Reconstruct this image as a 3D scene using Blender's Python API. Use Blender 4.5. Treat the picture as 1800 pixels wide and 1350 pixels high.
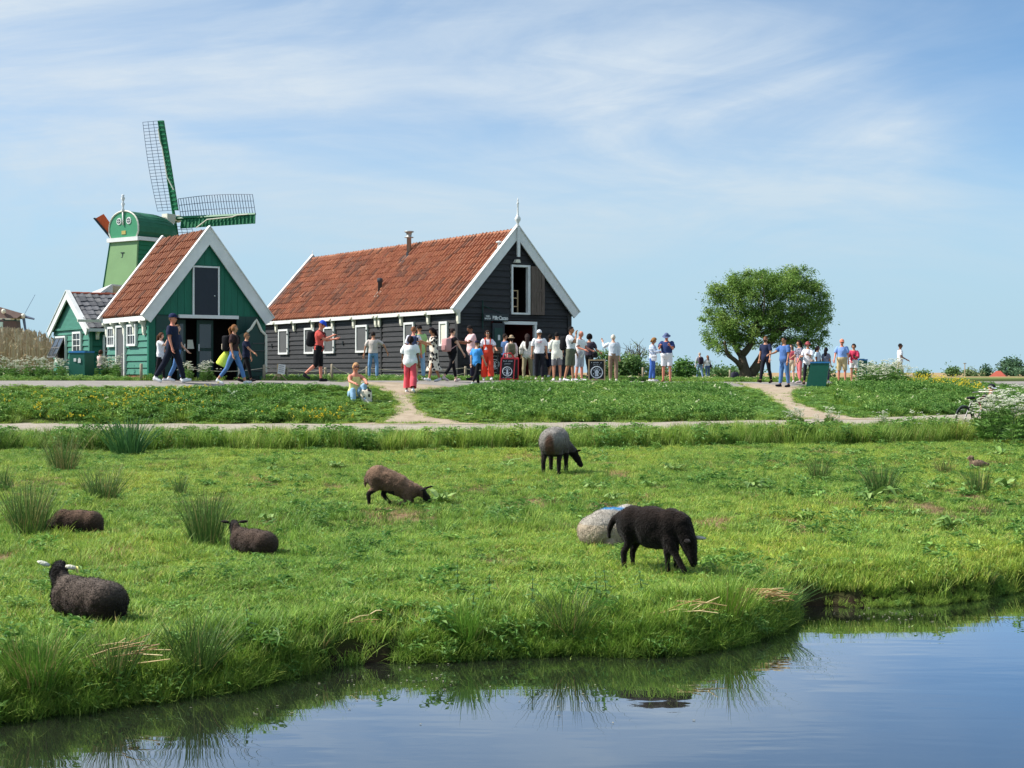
import bpy, bmesh, math, random
import numpy as np
from mathutils import Vector, Matrix, Euler
random.seed(7)
RNG = np.random.default_rng(11)
for o in list(bpy.data.objects):
    bpy.data.objects.remove(o)
SC = bpy.context.scene
COL = SC.collection

# ------------------------------------------------------------------ camera
CAMZ, FOC, HOR = 2.05, 2600.0, 655.0      # eye height over the water, focal length in photo pixels, horizon row
cam = bpy.data.cameras.new("camera")
cam.sensor_width = 36.0
cam.lens = 36.0 * FOC / 1800.0
cam.shift_y = -20.0 / 1800.0
cam.clip_start = 0.1
cam.clip_end = 20000.0
camo = bpy.data.objects.new("camera", cam)
COL.objects.link(camo)
camo.location = (0, 0, CAMZ)
camo.rotation_euler = (math.radians(90), 0, 0)
SC.camera = camo

# ------------------------------------------------------------------ sun, sky, exposure
SUN_EL = 45.0
SUN_DIR = Vector((-0.98, 0.04))          # horizontal direction towards the sun
SUN_DIR.normalize()
sun = bpy.data.lights.new("sun", 'SUN')
sun.energy = 4.7
sun.angle = math.radians(0.55)
sun.color = (1.0, 0.955, 0.88)
suno = bpy.data.objects.new("sun", sun)
COL.objects.link(suno)
tosun = Vector((SUN_DIR.x * math.cos(math.radians(SUN_EL)), SUN_DIR.y * math.cos(math.radians(SUN_EL)), math.sin(math.radians(SUN_EL))))
suno.rotation_euler = tosun.to_track_quat('Z', 'Y').to_euler()

world = bpy.data.worlds.new("World")
SC.world = world
world.use_nodes = True
wn, wl = world.node_tree.nodes, world.node_tree.links
wn.clear()
def wnode(t, **kw):
    n = wn.new(t)
    for k, v in kw.items():
        setattr(n, k, v)
    return n
w_out = wnode('ShaderNodeOutputWorld')
w_bg = wnode('ShaderNodeBackground')
w_bg.inputs[1].default_value = 0.125
sky = wnode('ShaderNodeTexSky', sky_type='NISHITA')
sky.sun_disc = False
sky.sun_elevation = math.radians(SUN_EL)
sky.sun_rotation = math.atan2(tosun.x, tosun.y)
sky.altitude = 0
sky.air_density = 0.6
sky.dust_density = 1.0
sky.ozone_density = 4.0
w_tint = wnode('ShaderNodeMix', data_type='RGBA', blend_type='MULTIPLY')
w_tint.inputs['Factor'].default_value = 1.0
wl.new(sky.outputs[0], w_tint.inputs['A'])
w_tint.inputs['B'].default_value = (0.97, 1.12, 1.05, 1)
# high thin cirrus: noise on the plane of a cloud layer
tc = wnode('ShaderNodeTexCoord')
sep = wnode('ShaderNodeSeparateXYZ')
wl.new(tc.outputs['Generated'], sep.inputs[0])
def wmath(op, a, b=None, clamp=False):
    n = wnode('ShaderNodeMath', operation=op)
    n.use_clamp = clamp
    for i, v in enumerate((a, b)):
        if v is None:
            continue
        if isinstance(v, (int, float)):
            n.inputs[i].default_value = v
        else:
            wl.new(v, n.inputs[i])
    return n.outputs[0]
den = wmath('ADD', sep.outputs['Z'], 0.30)
den = wmath('MAXIMUM', den, 0.02)
cx = wmath('DIVIDE', sep.outputs['X'], den)
cy = wmath('DIVIDE', sep.outputs['Y'], den)
comb = wnode('ShaderNodeCombineXYZ')
wl.new(cx, comb.inputs[0]); wl.new(cy, comb.inputs[1])
def wnoise(scale, detail, rough, dist, loc, rot, scl):
    mp = wnode('ShaderNodeMapping')
    mp.inputs['Location'].default_value = loc
    mp.inputs['Rotation'].default_value = (0, 0, rot)
    mp.inputs['Scale'].default_value = scl
    wl.new(comb.outputs[0], mp.inputs[0])
    nz = wnode('ShaderNodeTexNoise')
    nz.inputs['Scale'].default_value = scale
    nz.inputs['Detail'].default_value = detail
    nz.inputs['Roughness'].default_value = rough
    nz.inputs['Distortion'].default_value = dist
    wl.new(mp.outputs[0], nz.inputs['Vector'])
    return nz.outputs['Fac']
def wramp(v, lo, hi):
    n = wnode('ShaderNodeMapRange', interpolation_type='SMOOTHSTEP')
    n.inputs['From Min'].default_value = lo
    n.inputs['From Max'].default_value = hi
    wl.new(v, n.inputs['Value'])
    return n.outputs[0]
n_big = wramp(wnoise(0.7, 3, 0.5, 0.6, (3.3, 2.1, 0), 0.35, (1, 0.8, 1)), 0.32, 0.62)
n_str = wramp(wnoise(1.7, 10, 0.58, 1.6, (2.1, 4.2, 0), 0.55, (0.7, 1.1, 1)), 0.28, 0.74)
n_fin = wramp(wnoise(7.0, 8, 0.65, 1.0, (5.3, 0.2, 0), 0.6, (0.5, 1.3, 1)), 0.25, 0.8)
cl = wmath('MULTIPLY', n_big, n_str)
cl = wmath('ADD', wmath('MULTIPLY', cl, 0.55), wmath('ADD', wmath('MULTIPLY', n_str, 0.18), wmath('MULTIPLY', n_big, 0.42)))
cl = wmath('MULTIPLY', cl, wmath('ADD', wmath('MULTIPLY', n_fin, 0.35), 0.72))
elev = wramp(sep.outputs['Z'], -0.02, 0.13)
cl = wmath('MULTIPLY', cl, elev)
cl = wmath('MULTIPLY', cl, 1.25, True)
w_mix = wnode('ShaderNodeMix', data_type='RGBA')
wl.new(cl, w_mix.inputs['Factor'])
wl.new(w_tint.outputs['Result'], w_mix.inputs['A'])
w_mix.inputs['B'].default_value = (3.75, 4.35, 4.95, 1)
# pale summer haze low over the horizon, the same all round
w_hz = wnode('ShaderNodeMix', data_type='RGBA')
hz = wmath('MULTIPLY', wmath('SUBTRACT', 1.0, wramp(sep.outputs['Z'], 0.0, 0.19)), 1.0)
wl.new(hz, w_hz.inputs['Factor'])
wl.new(w_mix.outputs['Result'], w_hz.inputs['A'])
w_hz.inputs['B'].default_value = (2.65, 3.85, 4.6, 1)
wl.new(w_hz.outputs['Result'], w_bg.inputs[0])
wl.new(w_bg.outputs[0], w_out.inputs[0])

vs = SC.view_settings
vs.view_transform = 'Standard'
vs.look = 'None'
vs.gamma = 1
vs.exposure = 0.5
vs.use_curve_mapping = False
SC.render.engine = 'CYCLES'
SC.cycles.use_denoising = True
SC.cycles.max_bounces = 6
SC.cycles.diffuse_bounces = 3
SC.cycles.transparent_max_bounces = 8
SC.cycles.caustics_reflective = False
SC.cycles.caustics_refractive = False

# ------------------------------------------------------------------ helpers
def X_at(px, Y): return (px - 900.0) / FOC * Y
def Z_at(py, Y): return CAMZ - (py - HOR) / FOC * Y
def lin(r, g, b):
    def f(c):
        c /= 255.0
        return c / 12.92 if c <= 0.04045 else ((c + 0.055) / 1.055) ** 2.4
    return (f(r), f(g), f(b))

MATS = {}
def mat(name, color, rough=0.7, noise=0.0, nscale=8.0, bump=0.0, bscale=40.0, attr=None, spec=0.3, stretch=None,
        metallic=0.0, second=None, trans=0.0, tint=None, sheen=0.0):
    """procedural principled material; world position drives the noise"""
    if name in MATS:
        return MATS[name]
    m = bpy.data.materials.new(name)
    m.use_nodes = True
    nt = m.node_tree; N, L = nt.nodes, nt.links
    bs = N['Principled BSDF']
    bs.inputs['Roughness'].default_value = rough
    bs.inputs['Specular IOR Level'].default_value = spec
    bs.inputs['Metallic'].default_value = metallic
    if sheen:
        bs.inputs['Sheen Weight'].default_value = sheen
    out = None
    if attr:
        a = N.new('ShaderNodeAttribute'); a.attribute_name = attr
        out = a.outputs['Color']
    else:
        r = N.new('ShaderNodeRGB'); r.outputs[0].default_value = (*color, 1)
        out = r.outputs[0]
    if tint:
        a = N.new('ShaderNodeAttribute'); a.attribute_name = 'tint'; a.attribute_type = 'INSTANCER'
        rp = N.new('ShaderNodeValToRGB')
        while len(rp.color_ramp.elements) < len(tint):
            rp.color_ramp.elements.new(0.5)
        for i, (p, c) in enumerate(tint):
            rp.color_ramp.elements[i].position = p
            rp.color_ramp.elements[i].color = (*c, 1)
        L.new(a.outputs['Fac'], rp.inputs[0])
        mx = N.new('ShaderNodeMix'); mx.data_type = 'RGBA'; mx.blend_type = 'MULTIPLY'
        mx.inputs['Factor'].default_value = 1
        L.new(out, mx.inputs['A']); L.new(rp.outputs[0], mx.inputs['B'])
        out = mx.outputs['Result']
    if noise > 0 or bump > 0:
        g = N.new('ShaderNodeNewGeometry')
        mp = N.new('ShaderNodeMapping')
        if stretch: mp.inputs['Scale'].default_value = stretch
        L.new(g.outputs['Position'], mp.inputs[0])
    if noise > 0:
        nz = N.new('ShaderNodeTexNoise'); nz.inputs['Scale'].default_value = nscale
        nz.inputs['Detail'].default_value = 6; nz.inputs['Roughness'].default_value = 0.65
        L.new(mp.outputs[0], nz.inputs['Vector'])
        mr = N.new('ShaderNodeMapRange')
        mr.inputs['From Min'].default_value = 0.3; mr.inputs['From Max'].default_value = 0.7
        L.new(nz.outputs['Fac'], mr.inputs['Value'])
        mx = N.new('ShaderNodeMix'); mx.data_type = 'RGBA'
        L.new(mr.outputs[0], mx.inputs['Factor'])
        dk = N.new('ShaderNodeMix'); dk.data_type = 'RGBA'; dk.blend_type = 'MULTIPLY'
        dk.inputs['Factor'].default_value = 1
        L.new(out, dk.inputs['A'])
        lo = 1 - noise
        dk.inputs['B'].default_value = (*(second if second else (lo, lo, lo)), 1)
        L.new(dk.outputs['Result'], mx.inputs['A'])
        L.new(out, mx.inputs['B'])
        out = mx.outputs['Result']
    L.new(out, bs.inputs['Base Color'])
    if bump > 0:
        nb = N.new('ShaderNodeTexNoise'); nb.inputs['Scale'].default_value = bscale
        nb.inputs['Detail'].default_value = 5
        L.new(mp.outputs[0], nb.inputs['Vector'])
        bp = N.new('ShaderNodeBump'); bp.inputs['Strength'].default_value = bump
        bp.inputs['Distance'].default_value = 0.03
        L.new(nb.outputs['Fac'], bp.inputs['Height'])
        L.new(bp.outputs[0], bs.inputs['Normal'])
    if trans > 0:
        tr = N.new('ShaderNodeBsdfTranslucent')
        L.new(out, tr.inputs['Color'])
        ms = N.new('ShaderNodeMixShader'); ms.inputs[0].default_value = trans
        L.new(bs.outputs[0], ms.inputs[1]); L.new(tr.outputs[0], ms.inputs[2])
        L.new(ms.outputs[0], N['Material Output'].inputs['Surface'])
    MATS[name] = m
    return m

def tag(o, label=None, cat=None, group=None, kind=None):
    if label: o['label'] = label
    if cat: o['category'] = cat
    if group: o['group'] = group
    if kind: o['kind'] = kind
    return o

def new_mesh(name, verts, faces, col=None, smooth=False, cname='col'):
    me = bpy.data.meshes.new(name)
    if isinstance(verts, np.ndarray): verts = verts.tolist()
    if isinstance(faces, np.ndarray): faces = faces.tolist()
    me.from_pydata(verts, [], faces)
    if col is not None:
        a = me.color_attributes.new(cname, 'FLOAT_COLOR', 'POINT')
        c = np.ones((len(verts), 4), np.float32); c[:, :3] = np.asarray(col, np.float32)
        a.data.foreach_set('color', c.ravel())
    if smooth:
        me.polygons.foreach_set('use_smooth', np.ones(len(me.polygons), bool))
    me.update()
    return me

def link(name, me, m=None, parent=None, loc=None, rot=None, scale=None):
    o = bpy.data.objects.new(name, me)
    COL.objects.link(o)
    if m is not None and me is not None and not me.materials:
        me.materials.append(m)
    if parent is not None: o.parent = parent
    if loc is not None: o.location = loc
    if rot is not None: o.rotation_euler = rot
    if scale is not None: o.scale = scale
    return o

def empty(name, loc, rz=0.0):
    o = bpy.data.objects.new(name, None)
    o.empty_display_size = 0.2
    COL.objects.link(o)
    o.location = loc
    o.rotation_euler = (0, 0, rz)
    return o

_CUBE = {}
def box(name, parent, m, x, y, z, rot=None):
    """a shared unit cube scaled to the span x=(a,b), y, z"""
    if m.name not in _CUBE:
        v = [(i - .5, j - .5, k - .5) for i in (0, 1) for j in (0, 1) for k in (0, 1)]
        f = [(0, 1, 3, 2), (4, 6, 7, 5), (0, 4, 5, 1), (2, 3, 7, 6), (0, 2, 6, 4), (1, 5, 7, 3)]
        me = new_mesh("block", v, f); me.materials.append(m)
        _CUBE[m.name] = me
    return link(name, _CUBE[m.name], None, parent,
                ((x[0] + x[1]) / 2, (y[0] + y[1]) / 2, (z[0] + z[1]) / 2), rot,
                (abs(x[1] - x[0]), abs(y[1] - y[0]), abs(z[1] - z[0])))

class MB:
    def __init__(s): s.v = []; s.f = []; s.c = []
    def add(s, v, f, c=None):
        n = len(s.v)
        s.v += [tuple(p) for p in v]
        s.f += [tuple(i + n for i in q) for q in f]
        s.c += [c if c else (1, 1, 1)] * len(v)
    def box(s, x, y, z, c=None, M=None):
        v = [Vector((i, j, k)) for i in x for j in y for k in z]
        if M: v = [M @ p for p in v]
        s.add(v, [(0, 1, 3, 2), (4, 6, 7, 5), (0, 4, 5, 1), (2, 3, 7, 6), (0, 2, 6, 4), (1, 5, 7, 3)], c)
    def prism(s, pts, ext, c=None):
        """polygon (list of 3D points) extruded by vector ext"""
        n = len(pts); e = Vector(ext)
        a = [Vector(p) for p in pts]
        s.add(a + [p + e for p in a], [tuple(range(n))[::-1], tuple(range(n, 2 * n))] +
              [(i, (i + 1) % n, n + (i + 1) % n, n + i) for i in range(n)], c)
    def tube(s, pts, rad, seg=6, c=None, caps=True, flat=None):
        pts = [Vector(p) for p in pts]
        if not hasattr(rad, '__len__'): rad = [rad] * len(pts)
        n0 = len(s.v); up = None
        vs = []
        for i, p in enumerate(pts):
            d = (pts[min(i + 1, len(pts) - 1)] - pts[max(i - 1, 0)])
            if d.length < 1e-9: d = Vector((0, 0, 1))
            d.normalize()
            if up is None:
                up = Vector((0, 0, 1)) if abs(d.z) < 0.9 else Vector((1, 0, 0))
            x = d.cross(up).normalized(); y = x.cross(d).normalized(); up = y
            for k in range(seg):
                a = 2 * math.pi * k / seg
                vs.append(p + (x * math.cos(a) + y * math.sin(a) * (flat or 1)) * rad[i])
        f = []
        for i in range(len(pts) - 1):
            for k in range(seg):
                f.append((i * seg + k, i * seg + (k + 1) % seg, (i + 1) * seg + (k + 1) % seg, (i + 1) * seg + k))
        if caps:
            f.append(tuple(range(seg))[::-1]); f.append(tuple((len(pts) - 1) * seg + k for k in range(seg)))
        s.add(vs, f, c)
    def ball(s, ce, r, seg=10, rings=6, c=None, M=None):
        ce = Vector(ce)
        if not hasattr(r, '__len__'): r = (r, r, r)
        v = [Vector((0, 0, -1))]
        for i in range(1, rings):
            t = math.pi * i / rings - math.pi / 2
            for k in range(seg):
                a = 2 * math.pi * k / seg
                v.append(Vector((math.cos(t) * math.cos(a), math.cos(t) * math.sin(a), math.sin(t))))
        v.append(Vector((0, 0, 1)))
        f = [(0, 1 + (k + 1) % seg, 1 + k) for k in range(seg)]
        for i in range(rings - 2):
            for k in range(seg):
                a = 1 + i * seg
                f.append((a + k, a + (k + 1) % seg, a + seg + (k + 1) % seg, a + seg + k))
        a = 1 + (rings - 2) * seg
        f += [(a + k, a + (k + 1) % seg, len(v) - 1) for k in range(seg)]
        w = [Vector((p.x * r[0], p.y * r[1], p.z * r[2])) for p in v]
        if M: w = [M @ p for p in w]
        s.add([p + ce for p in w], f, c)
    def lathe(s, prof, ce=(0, 0, 0), seg=10, c=None):
        ce = Vector(ce); v = []; f = []
        for r, z in prof:
            for k in range(seg):
                a = 2 * math.pi * k / seg
                v.append(ce + Vector((r * math.cos(a), r * math.sin(a), z)))
        for i in range(len(prof) - 1):
            for k in range(seg):
                f.append((i * seg + k, i * seg + (k + 1) % seg, (i + 1) * seg + (k + 1) % seg, (i + 1) * seg + k))
        f.append(tuple(range(seg))[::-1]); f.append(tuple((len(prof) - 1) * seg + k for k in range(seg)))
        s.add(v, f, c)
    def mesh(s, name, smooth=False): return new_mesh(name, s.v, s.f, s.c, smooth)
    def obj(s, name, m, parent=None, smooth=False, loc=None, rot=None): return link(name, s.mesh(name, smooth), m, parent, loc, rot)

def vnoise(x, y, seed=0):
    """smooth value noise, vectorised"""
    x = np.asarray(x, float); y = np.asarray(y, float)
    xi = np.floor(x).astype(np.int64); yi = np.floor(y).astype(np.int64)
    fx = x - xi; fy = y - yi
    fx = fx * fx * (3 - 2 * fx); fy = fy * fy * (3 - 2 * fy)
    def h(a, b):
        n = (a * 374761393 + b * 668265263 + seed * 1442695041) & 0xffffffff
        n = ((n ^ (n >> 13)) * 1274126177) & 0xffffffff
        return ((n ^ (n >> 16)) & 0xffff) / 65535.0
    return (h(xi, yi) * (1 - fx) + h(xi + 1, yi) * fx) * (1 - fy) + (h(xi, yi + 1) * (1 - fx) + h(xi + 1, yi + 1) * fx) * fy
def fbm(x, y, seed=0, o=4):
    r = 0; a = 0.5
    for i in range(o):
        r = r + a * vnoise(np.asarray(x) * 2 ** i, np.asarray(y) * 2 ** i, seed + i); a *= .5
    return r / (1 - 0.5 ** o)

# ------------------------------------------------------------------ lie of the land
def bank_y(X):
    base = np.interp(X, [-8, -6, -3.0, -2.32, -1.71, -1.22, -.6, 0, .7, 1.255, 1.76, 2.12, 2.38, 2.54, 3.5, 4.1, 4.79, 10, 20],
                     [6.0, 7.2, 8.72, 9.2, 9.75, 10.45, 10.6, 10.75, 10.8, 10.9, 11.3, 11.85, 12.5, 12.95, 13.05, 13.35, 13.9, 17, 24])
    return base + 0.22 * (fbm(X * 2.3, X * 0 + 3.1, 5) - .5) + 0.10 * (vnoise(X * 9, X * 0, 9) - .5)
_pxX = [-60, -14, -12, -2.4, 1, 4, 8, 11, 16, 60, 120]
def path_near(X): return np.interp(X, _pxX, [31, 32.6, 32.8, 33.0, 33.9, 34.8, 36.0, 37.5, 42, 80, 130])
def path_far(X): return np.interp(X, _pxX, [35, 36.4, 36.6, 36.7, 37.2, 37.8, 40.2, 42.2, 47, 86, 138])
def strip_near(X): return path_near(X) - np.interp(X, [-12, 0, 10], [2.2, 2.2, 2.6])
_rX = [-60, -14, -9.4, -5.9, -2.5, 2.25, 6, 10.5, 14.3, 22, 45, 90]
def road_c(X): return np.interp(X, _rX, [37, 41.5, 41.7, 44.2, 46.6, 50.6, 54.5, 57.5, 62, 71, 96, 150])
def road_hw(X): return np.interp(X, _rX, [2.0, 2.0, 2.05, 2.3, 2.5, 2.7, 2.7, 2.7, 2.9, 3, 3, 3])
def road_z(X): return np.interp(X, _rX, [1.79, 1.785, 1.78, 1.77, 1.755, 1.735, 1.68, 1.635, 1.61, 1.57, 1.5, 1.45])
def ground(X, Y):
    X = np.asarray(X, float); Y = np.asarray(Y, float)
    yb = bank_y(X); yp = strip_near(X); y1 = path_near(X); y2 = path_far(X)
    y3 = road_c(X) - road_hw(X); y4 = road_c(X) + road_hw(X); zr = road_z(X)
    z = np.full(np.broadcast(X, Y).shape, -0.7)
    def seg(z, ya, yb_, za, zb):
        t = np.clip((Y - ya) / np.maximum(yb_ - ya, 1e-3), 0, 1)
        return np.where(Y >= ya, za + (zb - za) * t, z)
    z = seg(z, yb - 0.7, yb - 0.05, -0.7, -0.12)
    z = seg(z, yb - 0.05, yb + 0.07, -0.12, 0.13)
    z = seg(z, yb + 0.07, yb + 0.5, 0.13, 0.26)
    z = seg(z, yb + 0.5, yb + 3, 0.26, 0.335)
    z = seg(z, yb + 3, yp, 0.335, 0.42)
    z = seg(z, yp, y1, 0.42, 0.68)
    z = seg(z, y1, y2, 0.68, 0.78)
    z = seg(z, y2, y3, 0.78, zr - 0.15)
    z = seg(z, y3, y3 + 1.2, zr - 0.15, zr - 0.02)
    z = seg(z, y3 + 1.2, y4, zr - 0.02, zr + 0.02)
    z = seg(z, y4, y4 + 8, zr + 0.02, zr + 0.03)
    z = seg(z, y4 + 8, y4 + 90, zr + 0.03, 1.42)
    z = seg(z, y4 + 90, y4 + 400, 1.42, 1.3)
    # near bank, behind the camera
    z = np.where(Y < 3.2, np.maximum(z, np.clip((3.2 - Y) * 1.2, 0, 1) * 1.1 - 0.7), z)
    z = z + 0.35 * np.exp(-((X - 14.0) / 2.6) ** 2 - ((Y - 50.5) / 3.5) ** 2)
    lump = (fbm(X * .8, Y * .8, 21) - .5) * .10 + (fbm(X * 3, Y * 3, 22) - .5) * .05
    flat = np.where((Y > y1 - .3) & (Y < y2 + .2), .15, 1) * np.where((Y > y3 - .2) & (Y < y4 + .3), .05, 1) * np.where(Y > y4 + .3, .3, 1)
    z = z + np.where(Y > yb + .1, lump * flat, 0)
    return z
def gz(x, y): return float(ground(np.array([x]), np.array([y]))[0])

RAMPS = [
    dict(Y=[36.2, 36.9, 38, 40, 42.2, 43.6, 44.6], L=[-4.6, -3.35, -3.15, -3.15, -3.55, -4.3, -5.6], R=[-.2, -1.2, -2.1, -2.6, -2.75, -2.5, -1.6]),
    dict(Y=[40.0, 41, 43, 46, 50, 53, 55.0], L=[7.2, 7.7, 7.95, 8.15, 8.5, 8.6, 8.2], R=[10.6, 9.6, 9.0, 8.95, 9.5, 10.4, 11.4]),
]
def in_ramp(X, Y, grow=0.0):
    r = np.zeros(np.broadcast(X, Y).shape, bool)
    for q in RAMPS:
        l = np.interp(Y, q['Y'], q['L']); rr = np.interp(Y, q['Y'], q['R'])
        w = 0.18 * (vnoise(X * 0 + Y * 2.2, X * 0 + 1, 4) - .5)
        r |= (Y > q['Y'][0] - .1) & (Y < q['Y'][-1] + .2) & (X > l - grow + w) & (X < rr + grow + w)
    return r
def in_path(X, Y, grow=0.0):
    w = 0.35 * (vnoise(X * 1.3, X * 0, 31) - .5)
    w2 = 0.5 * (vnoise(X * 1.1, X * 0 + 7, 32) - .5)
    return (Y > path_near(X) - grow + w) & (Y < path_far(X) + grow + w2)
def in_road(X, Y, grow=0.0):
    return (Y > road_c(X) - road_hw(X) - grow) & (Y < road_c(X) + road_hw(X) + grow)
# bare patches of trodden earth in the pasture: (px, py, half width px, half height px)
BARE = []
for bx, by, bw, bh in [(200, 968, 55, 14), (10, 975, 32, 10), (495, 920, 34, 8), (1085, 838, 22, 5), (690, 907, 60, 8), (930, 885, 45, 6), (1060, 895, 30, 5),
                       (1640, 895, 25, 5), (1250, 920, 40, 6), (870, 985, 20, 5), (1480, 1062, 70, 8), (1450, 800, 30, 4), (1690, 870, 25, 6)]:
    Yb = (CAMZ - .36) * FOC / (by - HOR)
    BARE.append((X_at(bx, Yb), Yb, 1.25 * bw / FOC * Yb, 1.7 * bh * Yb * Yb / (FOC * 1.68)))
def bare_amount(X, Y):
    r = np.zeros(np.broadcast(X, Y).shape)
    for x, y, a, b in BARE:
        d = np.sqrt(((X - x) / a) ** 2 + ((Y - y) / b) ** 2)
        r = np.maximum(r, np.clip(1.35 - d + (vnoise(X * 5, Y * 5, 77) - .5) * 1.1, 0, 1))
    return r

# ------------------------------------------------------------------ ground sheet
def build_ground():
    ys = [-6]
    while ys[-1] < 9000:
        y = ys[-1]
        if y < 8: d = 0.5
        elif y < 15: d = 0.06
        elif y < 33: d = 0.16
        elif y < 62: d = 0.25
        else: d = (y - 58) * 0.06
        ys.append(y + d)
    ys = np.array(ys); nu = 300
    u = np.linspace(-1, 1, nu)
    XX = u[None, :] * (0.42 * np.maximum(ys, 0)[:, None] + 7) ; YY = np.repeat(ys[:, None], nu, 1)
    Z = ground(XX, YY)
    Z = Z - 0.07 * (in_path(XX, YY, -.25) | in_road(XX, YY, -.3) | in_ramp(XX, YY, -.25))
    V = np.stack([XX, YY, Z], -1).reshape(-1, 3)
    n = len(ys)
    i = np.arange((n - 1) * nu).reshape(n - 1, nu)[:, :-1].ravel()
    F = np.stack([i, i + 1, i + nu + 1, i + nu], 1)
    # own colour of the earth: dark turf soil, bare earth, mud of the canal bank, far grass and straw-coloured far fields
    x, y, z = V.T
    soil = np.array(lin(66, 78, 34)); bare = np.array(lin(140, 116, 88)); mud = np.array(lin(60, 48, 38))
    farg = np.array(lin(104, 122, 62)); straw = np.array(lin(176, 150, 112))
    c = np.tile(soil, (len(V), 1))
    w = bare_amount(x, y)[:, None]; c = c * (1 - w) + bare * w
    yb = bank_y(x)
    w = np.clip((0.16 - z) / .10, 0, 1)[:, None] * (y < 30)[:, None]; c = c * (1 - w) + mud * w
    w = np.clip((y - road_c(x) - 25) / 15, 0, 1)[:, None]
    far = farg + (straw - farg) * np.clip((fbm(x / 60, y / 90, 3) - .42) * 6, 0, 1)[:, None]
    far = np.where(((y > 250) & (x > 0))[:, None], straw, far)
    c = c * (1 - w) + far * w
    me = new_mesh("ground", V, F, c, True)
    m = mat("earth", (1, 1, 1), 0.95, 0.35, 3.0, 0.5, 25, attr='col', spec=0.1)
    tag(link("ground", me, m), kind="structure", label="low polder meadow with a grassy dike")
build_ground()

def ribbon(name, m, fn_near, fn_far, xs, across, lift, n_a=14):
    V = []; F = []
    for x in xs:
        a = fn_near(x); b = fn_far(x)
        for k in range(n_a):
            y = a + (b - a) * k / (n_a - 1)
            V.append((x, y, 0))
    V = np.array(V); V[:, 2] = ground(V[:, 0], V[:, 1]) + lift
    edge = np.tile([1 if k in (0, n_a - 1) else 0 for k in range(n_a)], len(xs))
    V[:, 2] -= edge * (lift + .05)
    for i in range(len(xs) - 1):
        for k in range(n_a - 1):
            F.append((i * n_a + k, (i + 1) * n_a + k, (i + 1) * n_a + k + 1, i * n_a + k + 1))
    o = link(name, new_mesh(name, V, F, None, True), m)
    return o
asphalt = mat("road_surface", lin(150, 144, 138), 0.9, 0.25, 1.6, 0.3, 60, spec=0.2, stretch=(1, 1, 1))
sand = mat("trodden_sand", lin(180, 164, 144), 0.95, 0.28, 2.2, 0.9, 22, spec=0.1, second=(.70, .67, .63))
gravelp = mat("path_surface", lin(174, 164, 150), 0.95, 0.32, 2.0, 0.7, 24, spec=0.1)
xs = np.concatenate([np.arange(-60, -18, 1.5), np.arange(-18, 26, .25), np.arange(26, 90, 2.0)])
tag(ribbon("road", asphalt, lambda x: float(road_c(x) - road_hw(x)) + .1 * (float(vnoise(x * 2, 0.5, 8)) - .5), lambda x: float(road_c(x) + road_hw(x)), xs, 0, .015),
    kind="structure", label="grey asphalt road along the top of the dike")
tag(ribbon("footpath", gravelp, lambda x: float(path_near(x)) + .35 * (float(vnoise(x * 1.3, 0., 31)) - .5),
           lambda x: float(path_far(x)) + .5 * (float(vnoise(x * 1.1, 7., 32)) - .5), xs, 0, .02), kind="structure", label="pale paved footpath at the foot of the dike")
def ramp_mesh(q, name, label):
    ys = np.linspace(q['Y'][0], q['Y'][-1], 60); na = 14; V = []; F = []
    for y in ys:
        w = 0.18 * (float(vnoise(y * 2.2, 1., 4)) - .5); j = .16 * (float(vnoise(y * 6, 5., 6)) - .5)
        l = np.interp(y, q['Y'], q['L']) + w - j; r = np.interp(y, q['Y'], q['R']) + w + j
        for k in range(na): V.append((l + (r - l) * k / (na - 1), y, 0))
    V = np.array(V); V[:, 2] = ground(V[:, 0], V[:, 1]) + .026
    e = np.tile([1 if k in (0, na - 1) else 0 for k in range(na)], len(ys)); V[:, 2] -= e * .07
    for i in range(len(ys) - 1):
        for k in range(na - 1): F.append((i * na + k, i * na + k + 1, (i + 1) * na + k + 1, (i + 1) * na + k))
    tag(link(name, new_mesh(name, V, F, None, True), sand), kind="structure", label=label)
ramp_mesh(RAMPS[0], "dirt_path", "worn sandy track up the dike beside the seated woman")
ramp_mesh(RAMPS[1], "dirt_path", "worn sandy track up the dike near the tree")

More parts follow.
